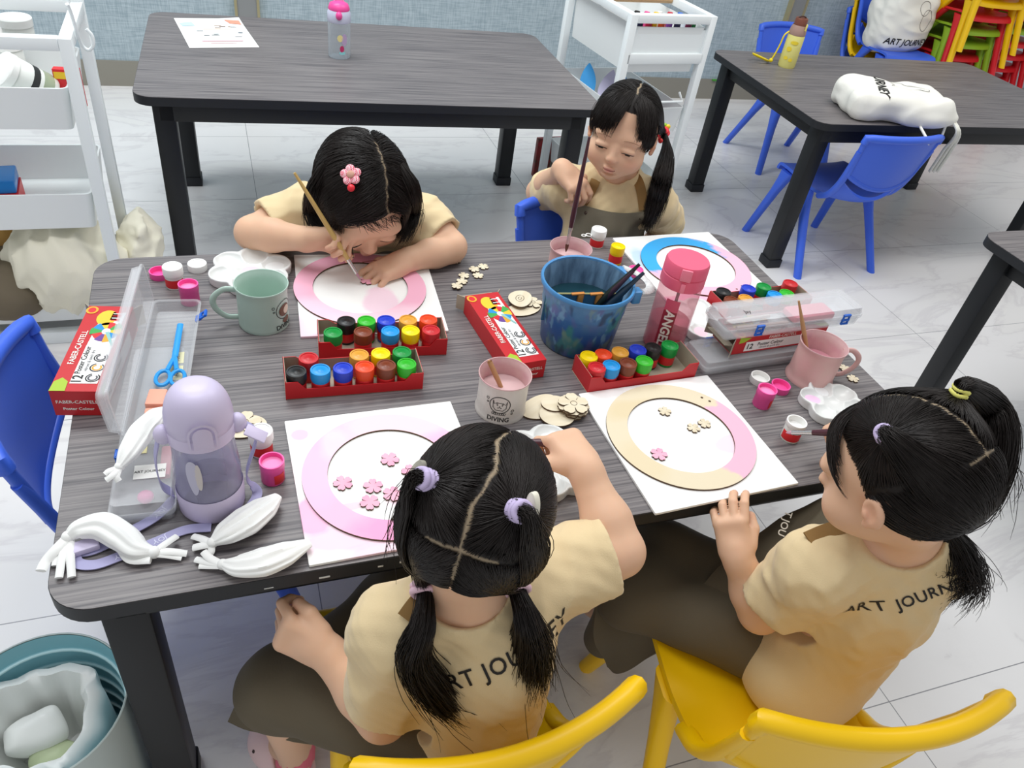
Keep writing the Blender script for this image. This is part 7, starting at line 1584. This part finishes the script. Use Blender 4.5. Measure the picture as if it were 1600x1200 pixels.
# ------------------------------------------------------------------ girl in profile on the right of the near side
def girl_profile():
    hd = Head(at(1410, 748, .694), (-.26, .86, -.42), roll=.02, k=1.04)
    J = dict(head=hd, pelvis=V(.330, -.485, .325), belly=V(.332, -.492, .40), chest=V(.334, -.498, .480), neck=at(1412, 822, .600),
             shL=at(1272, 890, .530), elL=at(1188, 955, .405), wrL=at(1152, 868, .478), handL=(unit(at(1138, 800, .520) - at(1152, 868, .478)), (-.55, -.80, .15), ((20, 40, 30), (24, 42, 30), (28, 46, 30), (34, 50, 32)), ((.35, .9, -.6), (-.05, .9, -.45)), 1.0),
             shR=at(1440, 905, .540) + V(.02, .02, 0), elR=V(.445, -.40, .50), wrR=at(1372, 690, .585), handR=(V(-.35, .75, .0), (.3, .2, .9), FIST),
             hipR=V(.370, -.455, .315), kneeR=V(.205, -.275, .305), ankR=V(.20, -.24, .07), toeR=V(.18, -.17, .03), hipL=V(.295, -.470, .315), kneeL=V(.128, -.322, .300), ankL=V(.195, -.275, .07), toeL=V(.185, -.215, .03))
    def part(d):
        x = d[:, 0] + .02 * np.sin(22 * d[:, 1]); a = np.clip(1.5 - np.abs(x) / .022, 0, 1) * (d[:, 2] > .0) * (d[:, 1] < .55)
        q = d @ unit((0, .42, .90)) + .10 * np.abs(d[:, 0]); return np.maximum(a, np.clip(1.4 - np.abs(q) / .018, 0, 1) * (np.abs(d[:, 0]) < .35))
    LOW = lambda d: np.interp(d[:, 1], [-1, -.45, 0, .25, .55, .9], [-1.1, -1.1, -.62, .14, .42, .56])
    t, v, f = body('person', 'girl seen in profile on the right, one hand raised at the table edge', J, (.06, -.66, .0), (.50, -.10, .82), part, hairline=LOW)
    face_paths(hd, v, f, t, lids=.3)
    Sh = SDF((.12, -.68, .26), (.50, -.30, .66), .003); shirt_sdf(Sh, J, .66, seed=35, hem=(V(0, 0, .285), (0, 0, -1)), neck_r=.050)
    Sh.cone(V(.30, -.50, .315), V(.345, -.475, .315), .082, .085, .03); Sh.plane((0, 0, .276), (0, 0, -1), .004)
    vs, fs = Sh.mesh(1); np_mesh('shirt', vs, fs, M_SHIRT, t); bvh = BVHTree.FromPolygons(vs.tolist(), fs.tolist())
    o = snap_path(bvh, [at(1432, 938, .43)])[0]
    wrap_text(t, bvh, 'ART JOURNEY', .0180, o, V(.95, .25, .22), unit(V(.30, -.85, .40)), M_INK, 'shirt_lettering', arc=.8, bold=.012, spacing=1.1)
    # apron: skirt over both thighs, hanging hem, bib pulled forward and strap
    def apr(s):
        s.chain([J['hipL'] + V(-.03, .03, 0), J['kneeL']], [.060, .052], .03); s.chain([J['hipR'] + V(-.03, .03, 0), J['kneeR']], [.062, .054], .03); s.cone(J['kneeL'], J['kneeR'], .050, .05, .03)
        s.cone(J['kneeL'] + V(.0, .015, -.02), J['kneeL'] + V(-.0, .03, -.17), .040, .030, .03); s.cone(J['kneeR'] + V(0, .02, -.02), J['kneeR'] + V(-.02, .03, -.17), .045, .035, .03)
        s.field(lambda x, y, z: .003 * noise3(x, y, z, 54, 40))
    blob_mesh('apron_skirt', t, M_APRON, apr, (.0, -.56, .08), (.46, -.14, .40), .0035)
    patch('apron_bib', t, M_APRON, [px((1070, 950, .34), (1125, 885, .375), (1195, 828, .425), (1262, 788, .472), (1322, 764, .505)), px((1092, 972, .335), (1142, 910, .375), (1208, 858, .43), (1275, 812, .485), (1338, 788, .525)), px((1110, 995, .33), (1168, 945, .37), (1235, 882, .435), (1268, 840, .490), (1300, 818, .520))], .003, 30, 14, .003, 9)
    patch('apron_hem', t, M_APRON, [px((1120, 960, .345), (1050, 900, .352), (985, 885, .345), (938, 925, .315)), px((1085, 1000, .31), (1015, 975, .275), (960, 985, .24), (927, 990, .225)), px((1040, 1012, .26), (1000, 1035, .19), (965, 1052, .15), (948, 1045, .15))], .004, 30, 20)
    P = snap_path(bvh, [at(1262, 842, .50), at(1290, 830, .53), at(1320, 822, .56), at(1345, 820, .58)], None, .003); ribbon('apron_strap', t, M_STRAP, P, .017, (-.4, -.3, .85), .0025)
    c = at(1240, 834, .488); MB().ball(c + V(-.004, -.006, .006), (.0055, .0055, .005), 12, 8).build('snap_button', mat('bronze_snap', '#6b4526', .35, metal=.5), t)
    mb = MB(); d1 = unit(at(1230, 790, .47) - at(1208, 850, .455)); n_ = unit(CAM - at(1220, 820, .47)); s_ = np.cross(d1, n_)
    text_on(mb, 'T JOU', .0165, at(1226, 818, .462) + n_ * .012, np.stack([d1 * -1, s_, n_], 1), 0, bold=.012); mb.build('apron_lettering', mat('cream_lettering', '#d8d0c0', .7), t, smooth=0)
    rs = np.random.RandomState(41); D = sphere_dirs(60000, rs); D = D[D[:, 2] > LOW(D)]; ax = np.abs(D[:, 0]); fq = D @ unit((0, .42, .90)) + .10 * ax
    tieL = unit((-.78, .10, .58)); tieR = unit((.70, -.10, .70)); nape = unit((.22, -.74, -.68)); tl_, trr = hd.hit(1384, 682, .13), hd.hit(1500, 612, .13); tn = at(1474, 822, .620)
    tieL, tieR = hd.dirs(tl_[None])[0], hd.dirs(trr[None])[0]
    grp = []
    for sx, td, tw in ((-1, tieL, tl_), (1, tieR, trr)):
        m = (np.sign(D[:, 0]) == sx) & (fq > .015) & (ax > .014); d0 = D[m][:3800]; P = scalp(hd, d0, td, 14, .012 + .03 * rs.uniform(size=len(d0)), .07 + .02 * rs.uniform(size=len(d0)), .024, rs, .012); w_ = np.linspace(0, 1, 14)[None, :, None] ** 3; grp.append(P * (1 - w_) + (tw + rs.normal(size=(len(d0), 1, 3)) * .003) * w_)
    m = (fq < -.012); d0 = D[m][:5500]; P = scalp(hd, d0, nape, 14, .012 + .05 * rs.uniform(size=len(d0)), .10 + .03 * rs.uniform(size=len(d0)), .045, rs, .015); w_ = np.linspace(0, 1, 14)[None, :, None] ** 3; grp.append(P * (1 - w_) + (tn + rs.normal(size=(len(d0), 1, 3)) * .004) * w_)
    strands('hair', np.concatenate(grp), .00044, M_HAIR, t)
    # side tails sweep from the upper ties down the head to the nape tie
    n_ = 2200; d0 = tieL + .05 * rs.normal(size=(n_, 3)); d0 /= np.linalg.norm(d0, axis=1, keepdims=True); P = scalp(hd, d0, nape + .05 * rs.normal(size=(n_, 3)), 14, .12 + .03 * rs.uniform(size=n_), .13 + .03 * rs.uniform(size=n_), .01 + .06 * rs.uniform(size=n_), rs, .10)
    w_ = np.linspace(0, 1, 14)[None, :, None]; w0, w1 = (1 - w_) ** 6, w_ ** 3; P = P * (1 - w0) + (tl_ + rs.normal(size=(n_, 1, 3)) * .003) * w0; P = P * (1 - w1) + (tn + rs.normal(size=(n_, 1, 3)) * .004) * w1 + unit(tl_ - hd.c) * (.014 + .004 * rs.uniform(size=(n_, 1, 1))) * np.exp(-((w_ - .09) / .08) ** 2); strands('upper_pigtail', P, .00046, M_HAIR, t, .00046)
    T = tail([trr, trr + unit(trr - hd.c) * .012, at(1537, 628, .765), at(1553, 665, .745), at(1546, 720, .71), at(1520, 785, .65), tn], 1400, 16, .006, .02, rs, .003, (.9, 1.0), pinch=[.005, .009, .020, .024, .026, .022, .010]); strands('upper_pigtail', T, .00046, M_HAIR, t, .00046)
    T = tail([tn, at(1488, 850, .595), at(1494, 880, .57), at(1492, 905, .553), at(1476, 918, .545)], 1100, 16, .008, .02, rs, .012, (.7, 1.0), pinch=[.008, .018, .026, .026, .018]); strands('lower_pigtail', T, .00046, M_HAIR, t)
    T = tail([at(1545, 720, .71), at(1565, 745, .69), at(1552, 790, .66), at(1530, 815, .64)], 40, 14, .012, .02, rs, .015, (.5, 1.0)); strands('loose_strand', T, .0004, M_HAIR, t)
    u = rs.uniform(size=260); d0 = np.stack([-.10 - .3 * u, .62 + .1 * rs.normal(size=260), np.full(260, .62)], 1); d1 = np.stack([-.55 - .38 * u, .80 - .35 * u, .25 - .75 * u * rs.uniform(size=260)], 1); strands('fringe', scalp(hd, d0 / np.linalg.norm(d0, axis=1, keepdims=True), d1, 14, .02 + .02 * rs.uniform(size=260), .05 + .05 * rs.uniform(size=260), .05, rs, .02), .0005, M_HAIR, t)
    hair_tie('hair_tie', t, tl_ + unit(tl_ - hd.c) * .004, unit(unit(at(1400, 720, .74) - tl_) * .35 + unit(tl_ - hd.c)), .0072, .0032, mat('lilac_tie', '#c3b4d8', .8), 3); hair_tie('hair_tie', t, trr + unit(trr - hd.c) * .005, unit(trr - hd.c), .0068, .0032, mat('yellow_tie', '#ece67a', .6), 2); hair_tie('hair_tie', t, tn, unit(at(1488, 850, .595) - tn), .0095, .0036, mat('pale_pink_tie', '#e9c4d2', .8), 2)
    return J
JD = girl_profile()
brush(at(1228, 676, TH + .030), at(1325, 676, .600), 'white-ferruled paint brush dipping into the open white pot, held behind the dark hair', M_PURH, M_BRPNK, r=.0042, lb=.010, lf=.030)
